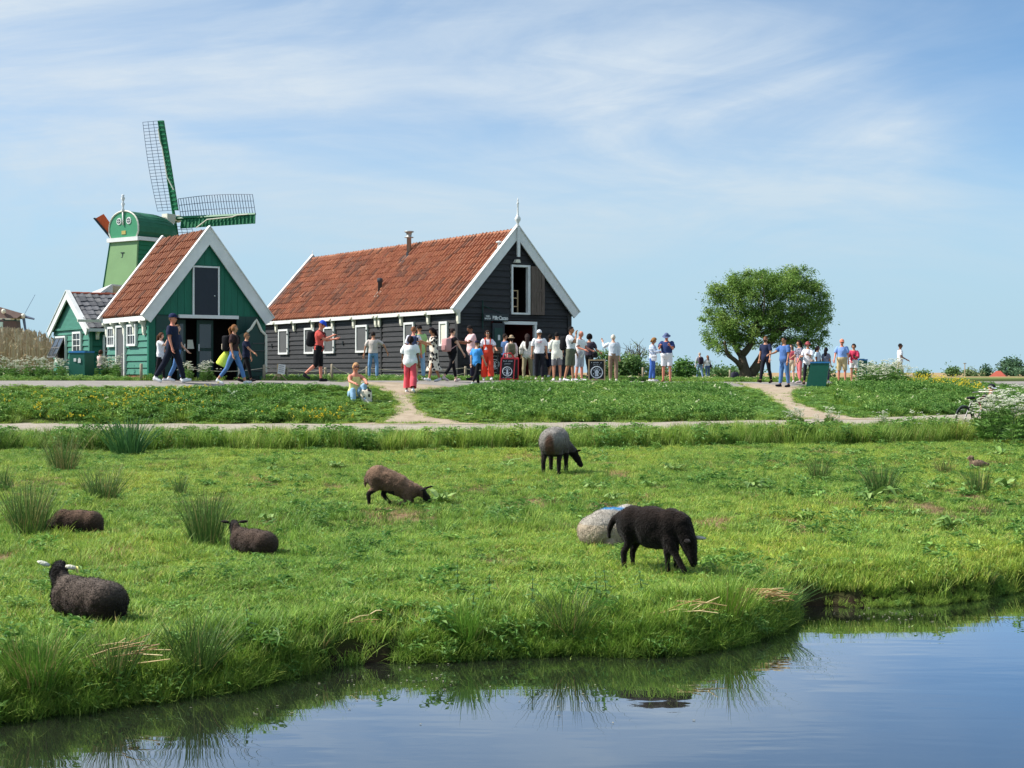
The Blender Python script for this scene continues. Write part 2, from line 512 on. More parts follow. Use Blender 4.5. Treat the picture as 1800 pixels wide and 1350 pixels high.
# ------------------------------------------------------------------ water
def build_water():
    m = bpy.data.materials.new("canal_water"); m.use_nodes = True
    N, L = m.node_tree.nodes, m.node_tree.links
    N.remove(N['Principled BSDF'])
    df = N.new('ShaderNodeBsdfDiffuse'); df.inputs['Color'].default_value = (0.020, 0.022, 0.016, 1)
    gl = N.new('ShaderNodeBsdfGlossy'); gl.inputs['Color'].default_value = (0.84, 0.90, 0.98, 1); gl.inputs['Roughness'].default_value = 0.012
    fr = N.new('ShaderNodeFresnel'); fr.inputs['IOR'].default_value = 1.33
    mp_ = N.new('ShaderNodeMapRange'); mp_.inputs['From Min'].default_value = 0.02; mp_.inputs['From Max'].default_value = 0.45; mp_.inputs['To Min'].default_value = 0.16; mp_.inputs['To Max'].default_value = 0.94
    mxs = N.new('ShaderNodeMixShader'); L.new(fr.outputs[0], mp_.inputs['Value']); L.new(mp_.outputs[0], mxs.inputs[0]); L.new(df.outputs[0], mxs.inputs[1]); L.new(gl.outputs[0], mxs.inputs[2])
    L.new(mxs.outputs[0], N['Material Output'].inputs['Surface'])
    g = N.new('ShaderNodeNewGeometry')
    def nz(scale, sx, sy, rot, det):
        mp = N.new('ShaderNodeMapping'); mp.inputs['Scale'].default_value = (sx, sy, 1); mp.inputs['Rotation'].default_value = (0, 0, rot)
        L.new(g.outputs['Position'], mp.inputs[0])
        n = N.new('ShaderNodeTexNoise'); n.inputs['Scale'].default_value = scale; n.inputs['Detail'].default_value = det
        n.inputs['Distortion'].default_value = .4
        L.new(mp.outputs[0], n.inputs['Vector']); return n.outputs['Fac']
    a1 = nz(1.2, 0.5, 2.2, 0.35, 2); a2 = nz(5.0, .7, 1.4, -.2, 2)
    mx = N.new('ShaderNodeMath'); mx.operation = 'MULTIPLY_ADD'
    L.new(a2, mx.inputs[0]); mx.inputs[1].default_value = 0.16; L.new(a1, mx.inputs[2])
    bp = N.new('ShaderNodeBump'); bp.inputs['Strength'].default_value = 0.05; bp.inputs['Distance'].default_value = 0.05
    L.new(mx.outputs[0], bp.inputs['Height']); L.new(bp.outputs[0], gl.inputs['Normal'])
    me = new_mesh("canal_water", [(-14, 1.5, 0), (24, 1.5, 0), (24, 26, 0), (-14, 26, 0)], [(0, 1, 2, 3)])
    tag(link("canal_water", me, m), kind="structure", label="still dark canal water mirroring the sky")
build_water()

# ------------------------------------------------------------------ grass clumps (sources for scattering, not in the scene)
def blade_clump(name, n, rad, h0, h1, w, lean, droop, cols, seed, segs=3):
    r = np.random.default_rng(seed); V = []; F = []; C = []
    for i in range(n):
        a = r.uniform(0, 2 * math.pi); d = rad * math.sqrt(r.uniform(0, 1)); b = np.array([math.cos(a) * d, math.sin(a) * d, -.015])
        h = r.uniform(h0, h1); la = r.uniform(0, 2 * math.pi); le = abs(r.normal(0, lean)) + .05
        dr = droop * r.uniform(.4, 1.3)
        out = np.array([math.cos(la), math.sin(la), 0]); side = np.array([-math.sin(la), math.cos(la), 0])
        ww = w * r.uniform(.7, 1.3); c = np.array(cols[r.integers(len(cols))]) * r.uniform(.6, 1.3)
        n0 = len(V)
        for k in range(segs + 1):
            t = k / segs
            p = b + np.array([0, 0, 1]) * h * (t - dr * .35 * t ** 3) + out * h * (le * t + dr * .6 * t * t)
            q = ww * (1 - t ** 1.6) * .5
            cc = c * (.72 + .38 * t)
            if k == segs: V.append(p); C.append(cc)
            else: V += [p - side * q, p + side * q]; C += [cc, cc]
        for k in range(segs - 1): F.append((n0 + 2 * k, n0 + 2 * k + 1, n0 + 2 * k + 3, n0 + 2 * k + 2))
        F.append((n0 + 2 * segs - 2, n0 + 2 * segs - 1, n0 + 2 * segs))
    return new_mesh(name, np.array(V), F, np.array(C))
def leaf_clump(name, n, rad, h0, h1, L, W, cols, seed, flowers=None, nf=0):
    """broad-leaved weeds: stems with pointed leaves, flowers on top if asked"""
    r = np.random.default_rng(seed); mb = MB()
    for i in range(n):
        a = r.uniform(0, 6.28); d = rad * math.sqrt(r.uniform()); z = r.uniform(h0, h1)
        p = Vector((math.cos(a) * d, math.sin(a) * d, z)); da = r.uniform(0, 6.28); t = r.uniform(-.5, .7)
        f = Vector((math.cos(da) * math.cos(t), math.sin(da) * math.cos(t), math.sin(t))); s = f.cross(Vector((0, 0, 1))).normalized()
        l = L * r.uniform(.6, 1.3); w = W * r.uniform(.7, 1.2); up = Vector((0, 0, .12 * l))
        c = tuple(np.array(cols[r.integers(len(cols))]) * r.uniform(.7, 1.25))
        mb.add([p, p + f * l * .45 + s * w / 2 + up, p + f * l - up, p + f * l * .45 - s * w / 2 + up], [(0, 1, 2), (0, 2, 3)], c)
    for i in range(nf):
        a = r.uniform(0, 6.28); d = rad * math.sqrt(r.uniform()); z = h1 * r.uniform(.95, 1.25)
        p = Vector((math.cos(a) * d, math.sin(a) * d, z)); q = r.uniform(.010, .020)
        mb.tube([(p.x * .8, p.y * .8, 0), p], .002, 3, tuple(cols[0]), False)
        for k in range(3):
            e = p + Vector((r.normal(0, .014), r.normal(0, .014), r.normal(0, .012)))
            mb.ball(e, q, 4, 3, flowers)
    return mb.mesh(name)

GREENS = [lin(148, 182, 78), lin(168, 196, 90), lin(122, 158, 64), lin(186, 200, 112), lin(98, 138, 55)]
TALLG = [lin(138, 170, 74), lin(154, 182, 84), lin(114, 150, 64), lin(168, 188, 98)]
STRAWC = [lin(186, 170, 112), lin(160, 150, 92)]
WEED = [lin(112, 153, 78), lin(128, 167, 87), lin(98, 140, 71), lin(144, 176, 100)]
def source_coll(name, meshes, m):
    c = bpy.data.collections.new(name)
    for i, me in enumerate(meshes):
        if not me.materials: me.materials.append(m)
        o = bpy.data.objects.new("%s_%02d" % (name, i), me); c.objects.link(o)
    return c
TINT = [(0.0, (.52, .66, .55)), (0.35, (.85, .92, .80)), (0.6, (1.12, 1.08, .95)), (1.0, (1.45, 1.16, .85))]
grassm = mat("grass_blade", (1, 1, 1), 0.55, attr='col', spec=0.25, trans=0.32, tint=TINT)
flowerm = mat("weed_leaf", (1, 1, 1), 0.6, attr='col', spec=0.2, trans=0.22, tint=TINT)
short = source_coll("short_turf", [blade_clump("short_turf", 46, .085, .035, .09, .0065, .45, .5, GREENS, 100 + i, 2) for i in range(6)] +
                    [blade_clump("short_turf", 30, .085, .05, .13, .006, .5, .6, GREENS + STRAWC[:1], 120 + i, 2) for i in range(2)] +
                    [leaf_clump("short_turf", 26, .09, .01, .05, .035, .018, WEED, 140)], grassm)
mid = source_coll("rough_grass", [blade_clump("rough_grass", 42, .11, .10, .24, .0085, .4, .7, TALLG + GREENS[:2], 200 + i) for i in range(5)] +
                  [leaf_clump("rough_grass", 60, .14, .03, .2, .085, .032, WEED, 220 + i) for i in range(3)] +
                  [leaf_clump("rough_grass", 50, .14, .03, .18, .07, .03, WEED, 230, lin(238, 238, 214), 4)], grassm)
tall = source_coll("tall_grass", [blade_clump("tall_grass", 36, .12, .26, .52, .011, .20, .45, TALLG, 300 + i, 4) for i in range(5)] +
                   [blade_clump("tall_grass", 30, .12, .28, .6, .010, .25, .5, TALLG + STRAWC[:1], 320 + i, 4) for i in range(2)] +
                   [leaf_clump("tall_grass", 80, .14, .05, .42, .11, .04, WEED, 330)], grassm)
def scatter(name, coll, P, rotz, scl, idx, tint, tilt=0.12):
    n = len(P)
    me = bpy.data.meshes.new(name)
    me.vertices.add(n); me.vertices.foreach_set('co', np.asarray(P, np.float32).ravel())
    rot = np.zeros((n, 3), np.float32); rot[:, 2] = rotz; rot[:, 0] = RNG.normal(0, tilt, n); rot[:, 1] = RNG.normal(0, tilt, n)
    a = me.attributes.new('rot', 'FLOAT_VECTOR', 'POINT'); a.data.foreach_set('vector', rot.ravel())
    a = me.attributes.new('scl', 'FLOAT_VECTOR', 'POINT'); a.data.foreach_set('vector', np.asarray(scl, np.float32).ravel())
    a = me.attributes.new('idx', 'INT', 'POINT'); a.data.foreach_set('value', np.asarray(idx, np.int32))
    a = me.attributes.new('tint', 'FLOAT', 'POINT'); a.data.foreach_set('value', np.asarray(tint, np.float32))
    o = bpy.data.objects.new(name, me); COL.objects.link(o)
    g = bpy.data.node_groups.new("scatter_" + name, 'GeometryNodeTree')
    g.interface.new_socket("Geometry", in_out='INPUT', socket_type='NodeSocketGeometry')
    g.interface.new_socket("Geometry", in_out='OUTPUT', socket_type='NodeSocketGeometry')
    N, L = g.nodes, g.links
    gi = N.new('NodeGroupInput'); go = N.new('NodeGroupOutput')
    ci = N.new('GeometryNodeCollectionInfo'); ci.inputs['Collection'].default_value = coll
    ci.inputs['Separate Children'].default_value = True; ci.inputs['Reset Children'].default_value = True
    ip = N.new('GeometryNodeInstanceOnPoints'); ip.inputs['Pick Instance'].default_value = True
    def na(nm, ty):
        q = N.new('GeometryNodeInputNamedAttribute'); q.data_type = ty; q.inputs['Name'].default_value = nm
        return [s for s in q.outputs if s.enabled and s.name == 'Attribute'][0]
    er = N.new('FunctionNodeEulerToRotation'); L.new(na('rot', 'FLOAT_VECTOR'), er.inputs[0])
    L.new(gi.outputs[0], ip.inputs['Points']); L.new(ci.outputs[0], ip.inputs['Instance'])
    L.new(na('idx', 'INT'), ip.inputs['Instance Index']); L.new(er.outputs[0], ip.inputs['Rotation'])
    L.new(na('scl', 'FLOAT_VECTOR'), ip.inputs['Scale']); L.new(ip.outputs[0], go.inputs[0])
    md = o.modifiers.new("scatter", 'NODES'); md.node_group = g
    return o
def sample(n, y0, y1):
    Y = np.sqrt(RNG.uniform(y0 ** 2, y1 ** 2, n)); X = RNG.uniform(-1, 1, n) * (.368 * Y + 1.7)
    return X, Y
def pick(n, weights):
    w = np.array(weights, float); return RNG.choice(len(w), n, p=w / w.sum())
def put(name, coll, X, Y, smin, smax, weights, label, tint_off=0.0, hfac=None, sink=0.0):
    n = len(X); Z = ground(X, Y) - sink
    s = RNG.uniform(smin, smax, n); S = np.stack([s, s, s * (hfac if hfac is not None else 1)], 1)
    t = .05 + .9 * fbm(X * .55, Y * .28, 41) + .35 * (fbm(X * 2.2, Y * 1.2, 43) - .5) + RNG.normal(0, .10, n) + tint_off
    o = scatter(name, coll, np.stack([X, Y, Z], 1), RNG.uniform(0, 6.28, n), S, pick(n, weights), np.clip(t, 0, 1))
    return tag(o, label, "grass", kind="stuff")
def build_grass():
    # grazed pasture
    Xa, Ya = sample(33000, 7.6, 15.5); Xb, Yb = sample(58000, 15.0, 35.5)
    X = np.concatenate([Xa, Xb]); Y = np.concatenate([Ya, Yb])
    keep = (Y > bank_y(X) + .10) & (Y < strip_near(X) + .3) & (RNG.uniform(size=len(X)) > bare_amount(X, Y) * .95) & (RNG.uniform(size=len(X)) > .55 * (fbm(X * 1.9, Y * 1.1, 57) > .60))
    X, Y = X[keep], Y[keep]
    h = .35 + .85 * fbm(X * .9, Y * .6, 51) + .5 * np.exp(-((Y - bank_y(X)) / .5) ** 2)
    put("pasture_grass", short, X, Y, .8, 1.35, [1, 1, 1, 1, 1, 1, .45, .45, .5], "short grazed pasture grass where the sheep lie", .06, h)
    dryc = source_coll("dry_litter", [blade_clump("dry_litter", 40, .10, .015, .05, .006, .9, .3, [lin(186, 158, 118), lin(164, 136, 104), lin(196, 176, 132), lin(140, 116, 88)], 160 + i, 2) for i in range(3)], grassm)
    X, Y = sample(60000, 8.6, 32); keep = ((bare_amount(X, Y) > RNG.uniform(.2, 1.1, len(X))) | ((fbm(X * 1.9, Y * 1.1, 57) > .60) & (RNG.uniform(size=len(X)) < .4))) & (Y > bank_y(X) + .15) & (Y < strip_near(X)); X, Y = X[keep], Y[keep]
    put("dry_litter", dryc, X, Y, .8, 1.3, [1, 1, 1], "dry trodden grass litter on the bare pasture patches", .0)
    X, Y = sample(9000, 8.6, 33); keep = (Y > bank_y(X) + .3) & (Y < strip_near(X)) & (fbm(X * 1.3, Y * .8, 55) + RNG.normal(0, .10, len(X)) > .57) & (bare_amount(X, Y) < .2); X, Y = X[keep], Y[keep]
    put("pasture_tufts", mid, X, Y, .30, .55, [1, 1, 1, 1, 1, .5, .5, .5, 0], "slightly longer darker grass tufts within the pasture", -.18)
    # flat broad-leaved rosettes and stray taller tufts that break up the turf
    ros = source_coll("weed_rosette", [leaf_clump("weed_rosette", 16, .07, .012, .06, .10, .045, WEED, 170 + i) for i in range(3)] + [leaf_clump("weed_rosette", 30, .10, .02, .12, .07, .03, WEED, 174 + i) for i in range(2)], grassm)
    X, Y = sample(5200, 8.8, 33); keep = (Y > bank_y(X) + .3) & (Y < strip_near(X)) & (fbm(X * .9 + 3, Y * .6, 58) + .10 * (X / (.36 * Y)) + RNG.normal(0, .10, len(X)) > .62); X, Y = X[keep], Y[keep]
    put("weed_rosettes", ros, X, Y, .5, 1.15, [1, 1, 1, .6, .6], "low broad-leaved weeds scattered through the turf", -.12)
    X, Y = sample(1500, 9.2, 33); keep = (Y > bank_y(X) + .3) & (Y < strip_near(X)) & (fbm(X * .7 + 9, Y * .5, 59) + RNG.normal(0, .08, len(X)) > .60); X, Y = X[keep], Y[keep]
    put("stray_tufts", tall, X, Y, .22, .5, [1, 1, 1, 1, 1, 1, 1, 0], "stray taller grass tufts in the pasture", -.2)
    # rough growth: canal edge and scattered taller patches
    X, Y = sample(24000, 7.8, 19)
    e = Y - bank_y(X)
    den = np.clip(1.15 - e / .75, 0, 1) * np.interp(X, [-3, -1.35, -1.2, -.75, -.6, 2.2, 2.45, 3.1, 3.3, 4.8], [1, 1, .08, .08, .9, 1, .04, .04, .22, .3])
    den = np.maximum(den, .10 * (fbm(X * .8, Y * .5, 61) > .56))
    keep = (e > -.05) & (RNG.uniform(size=len(X)) < den * .95)
    X, Y = X[keep], Y[keep]
    put("bank_grass", mid, X, Y, .5, 1.05, [1, 1, 1, 1, 1, .08, .08, .08, 0], "rough overhanging grass along the canal edge", -.10)
    # fringe hanging over the bank face down to the water
    n = 6400; X = RNG.uniform(-5.4, 7.2, n); e = RNG.uniform(-.10, .10, n); Y = bank_y(X) + e
    mudz = np.interp(X, [-1.5, -1.25, -.85, -.6, 2.35, 2.5, 3.05, 3.2], [1, .04, .04, 1, 1, .03, .03, .5])
    keep = RNG.uniform(size=n) < mudz; X, Y, e = X[keep], Y[keep], e[keep]
    Z = np.interp(e, [-.10, -.02, .07, .10], [.0, .02, .13, .15]); n = len(X)
    s = RNG.uniform(.35, .72, n) * np.where(X > 2.35, .55, 1); o = scatter("bank_fringe", mid, np.stack([X, Y, Z], 1), RNG.uniform(0, 6.28, n), np.stack([s, s, s], 1), pick(n, [1, 1, 1, 1, 1, .06, .06, .06, 0]), np.clip(.42 + .5 * (fbm(X * 1.5, Y, 47) - .5) + RNG.normal(0, .12, n), 0, 1), .35)
    tag(o, "grass fringe drooping over the bank to the waterline", "grass", kind="stuff")
    # tall strip before the footpath
    X, Y = sample(26000, 29.5, 48)
    a = strip_near(X); b = path_near(X)
    keep = (Y > a + .25 * (vnoise(X * 1.5, X * 0, 3) - .5)) & (Y < b - .05 + .5 * (vnoise(X * 3, X * 0, 13) - .6)) & (X < 15)
    X, Y = X[keep], Y[keep]
    h = (.62 + .85 * fbm(X * .7, Y * .7, 71)) * np.clip(1.15 - .8 * (Y - strip_near(X)) / (path_near(X) - strip_near(X)), .36, 1)
    put("verge_grass", tall, X, Y, .75, 1.2, [1, 1, 1, 1, 1, .6, .6, .5], "strip of tall grass before the pale footpath", -.14, h)
    # dike slope
    X, Y = sample(64000, 36, 62)
    keep = (Y > path_far(X) - .05) & (Y < road_c(X) - road_hw(X) + .12) & ~in_path(X, Y, .0) & ~in_ramp(X, Y, .05)
    X, Y = X[keep], Y[keep]
    near_ramp = in_ramp(X, Y, 1.3) | (np.hypot(X + 4.2, Y - 40.5) < 1.6)
    h = np.where(near_ramp, .35, .72 + 1.1 * fbm(X * .6, Y * .6, 81)) * np.clip((Y - path_far(X)) / .7 + .4, .4, 1) * np.clip((road_c(X) - road_hw(X) - Y) / 1.5 + .25, .25, 1)
    put("dike_grass", mid, X, Y, .8, 1.35, [1, 1, 1, 1, 1, 1, 1, 1, .05], "long grass and weeds on the dike slope", -.06, h)
    X = RNG.uniform(-14, 14, 2600); side = RNG.uniform(size=2600) < .5; e = np.abs(RNG.normal(0, .22, 2600))
    Y = np.where(side, path_near(X) + e - .1, path_far(X) - e + .1); keep = fbm(X * 2.4, side * 9., 66) + RNG.normal(0, .07, 2600) > .5; X, Y = X[keep], Y[keep]
    put("path_edge_grass", short, X, Y, .7, 1.5, [1, 1, 1, 1, 1, 1, 1, 1, .5], "short grass creeping over the footpath's edges", -.05)
    for q in RAMPS:
        n = 900; Yq = RNG.uniform(q['Y'][0], q['Y'][-1], n); sd = RNG.uniform(size=n) < .5; e = np.abs(RNG.normal(0, .16, n)) - .08
        Xq = np.where(sd, np.interp(Yq, q['Y'], q['L']) + e, np.interp(Yq, q['Y'], q['R']) - e); k = RNG.uniform(size=n) < .6
        put("track_edge_grass", short, Xq[k], Yq[k], .7, 1.4, [1, 1, 1, 1, 1, 1, 1, 1, .5], "short grass creeping over the sandy track's edges", -.05)
    # verge beyond the road, round the buildings
    X, Y = sample(30000, 43, 76)
    y4 = road_c(X) + road_hw(X)
    lx = (X + 2.0) * math.cos(math.radians(34.3)) + (Y - 55) * math.sin(math.radians(34.3)); ly = -(X + 2.0) * math.sin(math.radians(34.3)) + (Y - 55) * math.cos(math.radians(34.3))
    inb = (lx > -.05) & (lx < 5.2) & (ly > -1.4) & (ly < 17)
    gx = (X + 11.04) * math.cos(math.radians(34.3)) + (Y - 45) * math.sin(math.radians(34.3)); gy = -(X + 11.04) * math.sin(math.radians(34.3)) + (Y - 45) * math.cos(math.radians(34.3))
    ing = (gx > -.05) & (gx < 3.8) & (gy > -1.6) & (gy < 3.7)
    keep = (Y > y4 + .0) & (Y < y4 + 16) & ~inb & ~ing
    X, Y = X[keep], Y[keep]
    put("roadside_grass", mid, X, Y, .6, 1.15, [1, 1, 1, 1, 1, 1, 1, 1, .3], "low grass and herbs on the far roadside", .0, .45 + .7 * fbm(X * .5, Y * .5, 91))
build_grass()

# ------------------------------------------------------------------ buildings
BROT = math.radians(34.3)
DX = Vector((math.cos(BROT), math.sin(BROT))); DY = Vector((-math.sin(BROT), math.cos(BROT)))
def along(px, o, d):
    """distance along direction d from o at which the photo column px is met"""
    r = (px - 900) / FOC
    return (o[0] - r * o[1]) / (r * d[1] - d[0])
black = mat("black_tar_paint", lin(50, 49, 50), 0.6, 0.5, 4, 0.35, 30, spec=0.35, stretch=(.6, .6, 5))
blackd = mat("black_door_paint", lin(44, 52, 56), 0.5, 0.2, 5, spec=0.35)
whitep = mat("white_paint", (0.80, 0.80, 0.77), 0.5, 0.20, 1.6, 0.1, 12, spec=0.4)
cream = mat("cream_paint", lin(226, 222, 204), 0.55, 0.12, 3)
green_lit = mat("green_lit_paint", lin(72, 132, 112), 0.5, 0.25, 3, 0.15, 25, spec=0.35, stretch=(.6, .6, 4))  # lighter copy of the green, for walls turned to the sun
green_shade = mat("green_shade_paint", lin(22, 106, 82), 0.5, 0.22, 3, 0.1, 20, spec=0.35, stretch=(4, 4, .5))  # same green darkened for walls turned from the sun, shade in the colour
dgreen = mat("dark_green_paint", lin(26, 66, 58), 0.45, 0.2, 4, spec=0.4)
navy = mat("dark_navy_paint", lin(28, 36, 48), 0.45, 0.15, 4, spec=0.4)
shut = mat("grey_shutter_paint", lin(92, 92, 92), 0.6, 0.15, 6)
oldwood = mat("weathered_brown_wood", lin(116, 102, 92), 0.85, 0.45, 7, 0.4, 30, stretch=(3, 3, .4))
wood = mat("pale_wood", lin(206, 178, 138), 0.75, 0.25, 8, 0.2, 30)
postm = mat("post_wood", lin(178, 164, 140), 0.85, 0.3, 6, 0.3, 25)
ropem = mat("rope", lin(196, 186, 164), 0.9)
steel = mat("flue_steel", lin(176, 172, 164), 0.45, 0.3, 4, metallic=0.35)
leadm = mat("lead_flashing", lin(62, 66, 72), 0.6, 0.3, 6)
inside = mat("dark_interior", lin(38, 30, 30), 0.9)
insidered = mat("red_interior", lin(112, 34, 32), 0.8)
brickm = mat("plinth_brick", lin(148, 100, 82), 0.9, 0.3, 12)
glass = bpy.data.materials.new("window_glass"); glass.use_nodes = True
_b = glass.node_tree.nodes['Principled BSDF']
_b.inputs['Base Color'].default_value = (.03, .035, .04, 1); _b.inputs['Roughness'].default_value = .06; _b.inputs['Specular IOR Level'].default_value = .8
tilem = mat("clay_pantile", (1, 1, 1), 0.85, 0.35, 7, 0.3, 40, attr='col', spec=0.2, second=(.62, .62, .66))

def tile_meshes(pal, w, h, name, amp=1.0):
    """single S-shaped pantiles, one shared mesh per colour"""
    out = []
    for c in pal:
        prof = [(-.5, -.02), (-.25, -.03), (.02, .0), (.18, .08), (.33, .115), (.45, .09), (.5, -.03)]
        V = []; F = []; C = []
        for j, (y, dz) in enumerate(((0, .015 + .03 * amp), (1.22, .0))):
            for x, z in prof: V.append((x * w * 1.06, y * h, amp * z * w / .24 + dz)); C.append(c)
        for x, z in prof: V.append((x * w * 1.06, .004, amp * z * w / .24 + .015 + .03 * amp - .035 * max(amp, .5))); C.append(tuple(k * .8 for k in c))
        n = len(prof)
        for i in range(n - 1):
            F.append((i, i + 1, n + i + 1, n + i)); F.append((2 * n + i, 2 * n + i + 1, i + 1, i))
        me = new_mesh(name, V, F, C, False); me.materials.append(tilem); out.append(me)
    return out
def tile_roof(parent, org, u, v, ncol, nrow, w, h, pal, name, weights, singles, near_first, seed, patch=None, amp=1.0):
    """courses of tiles from the eave up; the largest-showing ones single objects, the rest one joined part"""
    r = np.random.default_rng(seed)
    u = Vector(u).normalized(); v = Vector(v).normalized(); n = u.cross(v).normalized()
    ms = tile_meshes(pal, w, h, name, amp)
    data = [(np.array([q.co[:] for q in me.vertices]), [tuple(p.vertices) for p in me.polygons], pal[i]) for i, me in enumerate(ms)]
    cells = [(i, j) for i in range(ncol) for j in range(nrow)]
    cells.sort(key=near_first)
    M3 = Matrix((u, v, n)).transposed()
    mb = MB(); W = np.array(weights, float); W /= W.sum()
    for k, (i, j) in enumerate(cells):
        p = Vector(org) + u * ((i + .5) * w) + v * (j * h) + n * r.normal(0, .006)
        ci = int(r.choice(len(pal), p=W))
        if patch is not None:
            q = patch(i, j, r)
            if q is not None: ci = q
        R = M3 @ Euler((r.normal(0, .018), r.normal(0, .02), r.normal(0, .02))).to_matrix()
        if k < singles:
            o = link(name, ms[ci], None, parent, p); o.rotation_euler = R.to_euler()
        else:
            V, F, c = data[ci]
            mb.add([R @ Vector(q) + p for q in V], F, tuple(np.array(c) * r.uniform(.85, 1.15)))
    if mb.v:
        o = mb.obj(name + "_field", tilem, parent); o['kind'] = 'stuff'
def corbel(parent, m, base, out, width_dir, w=.10, d=.30, h=.36):
    """curved eave bracket: profile in the plane (out, up)"""
    o, s = Vector(out).normalized(), Vector(width_dir).normalized()
    b = Vector(base); z = Vector((0, 0, 1))
    prof = [(0, 0), (d, 0), (d, -.07), (d * .86, -.10), (d * .62, -.12), (d * .46, -.19), (d * .44, -h * .8), (d * .30, -h), (0, -h * .98)]
    mb = MB(); mb.prism([b + o * p - s * (w / 2) + z * q for p, q in prof], s * w)
    return mb.obj("corbel", m, parent)
def board_wall(parent, m, p0, d, length, z0, z1, nboards, out, name="plank", clip=None, seed=0, th=.045):
    """overlapping weatherboards along horizontal direction d; clip(z) -> (a, b) limits along d"""
    r = np.random.default_rng(seed); d = Vector(d).normalized(); n = Vector(out).normalized(); p0 = Vector(p0)
    h = (z1 - z0) / nboards
    for k in range(nboards):
        za, zb = z0 + k * h, z0 + (k + 1) * h + .018
        pts = []
        la, lb = (0, length) if clip is None else clip(za)
        ua, ub = (0, length) if clip is None else clip(min(zb, z1))
        if lb - la < .06: continue
        e = r.normal(0, .004); prd = .055 + r.normal(0, .005)
        Z = Vector((0, 0, 1)); mb = MB()
        zt = min(zb, z1 + .01)
        a = p0 + d * la + Z * (za + e); b = p0 + d * lb + Z * (za - e); c = p0 + d * max(ub, ua + .01) + Z * zt; g = p0 + d * ua + Z * zt
        v = [a + n * prd, b + n * (prd + r.normal(0, .003)), c + n * .008, g + n * .008, a + n * (prd - th), b + n * (prd - th), c - n * .012, g - n * .012]
        mb.add(v, [(0, 1, 2, 3), (7, 6, 5, 4), (0, 4, 5, 1), (1, 5, 6, 2), (2, 6, 7, 3), (3, 7, 4, 0)])
        mb.obj(name, m, parent)
def window(parent, wallp, d, out, t0, t1, z0, z1, pane_m, fw=.07, bars=(0, 0), name="window", frame_m=None):
    """frame of four bars, pane and glazing bars as sub-parts"""
    d = Vector(d).normalized(); n = Vector(out).normalized(); p = Vector(wallp); Z = Vector((0, 0, 1)); frame_m = frame_m or whitep
    def quad_box(a0, a1, b0, b1, q0, q1):
        mb = MB(); v = []
        for q in (q0, q1):
            for b in (b0, b1):
                for a in (a0, a1): v.append(p + d * a + Z * b + n * q)
        mb.add(v, [(0, 1, 3, 2), (4, 6, 7, 5), (0, 4, 5, 1), (2, 3, 7, 6), (0, 2, 6, 4), (1, 5, 7, 3)])
        return mb
    mb = MB()
    for q in (quad_box(t0, t1, z1 - fw, z1, .0, .085), quad_box(t0, t1, z0, z0 + fw, .0, .09),
              quad_box(t0, t0 + fw, z0 + fw, z1 - fw, .0, .082), quad_box(t1 - fw, t1, z0 + fw, z1 - fw, .0, .082)):
        mb.add(q.v, q.f)
    f = mb.obj(name, frame_m, parent)
    pn = quad_box(t0 + fw, t1 - fw, z0 + fw, z1 - fw, .0, .045).obj("pane", pane_m, f)
    nb, nh = bars
    for i in range(nb):
        a = t0 + fw + (t1 - t0 - 2 * fw) * (i + 1) / (nb + 1); quad_box(a - .014, a + .014, z0 + fw, z1 - fw, .046, .065).obj("glazing_bar", frame_m, f)
    for i in range(nh):
        b = z0 + fw + (z1 - z0 - 2 * fw) * (i + 1) / (nh + 1); quad_box(t0 + fw, t1 - fw, b - .014, b + .014, .047, .067).obj("glazing_bar", frame_m, f)
    return f
def slab(parent, name, m, pts, ext):
    mb = MB(); mb.prism(pts, ext); return mb.obj(name, m, parent)
TILEPAL = [lin(186, 128, 98), lin(184, 124, 94), lin(180, 120, 92), lin(190, 132, 102), lin(174, 117, 92), lin(146, 108, 90), lin(186, 134, 107)]
def gable_house(parent, W, L, eave, apex, over_e=.28, over_g=.22):
    """common roof measures for a gable at y=0 and y=L, ridge along y at x=W/2"""
    s = (apex - eave) / (W / 2)
    ang = math.atan2(apex - eave, W / 2)
    return s, ang

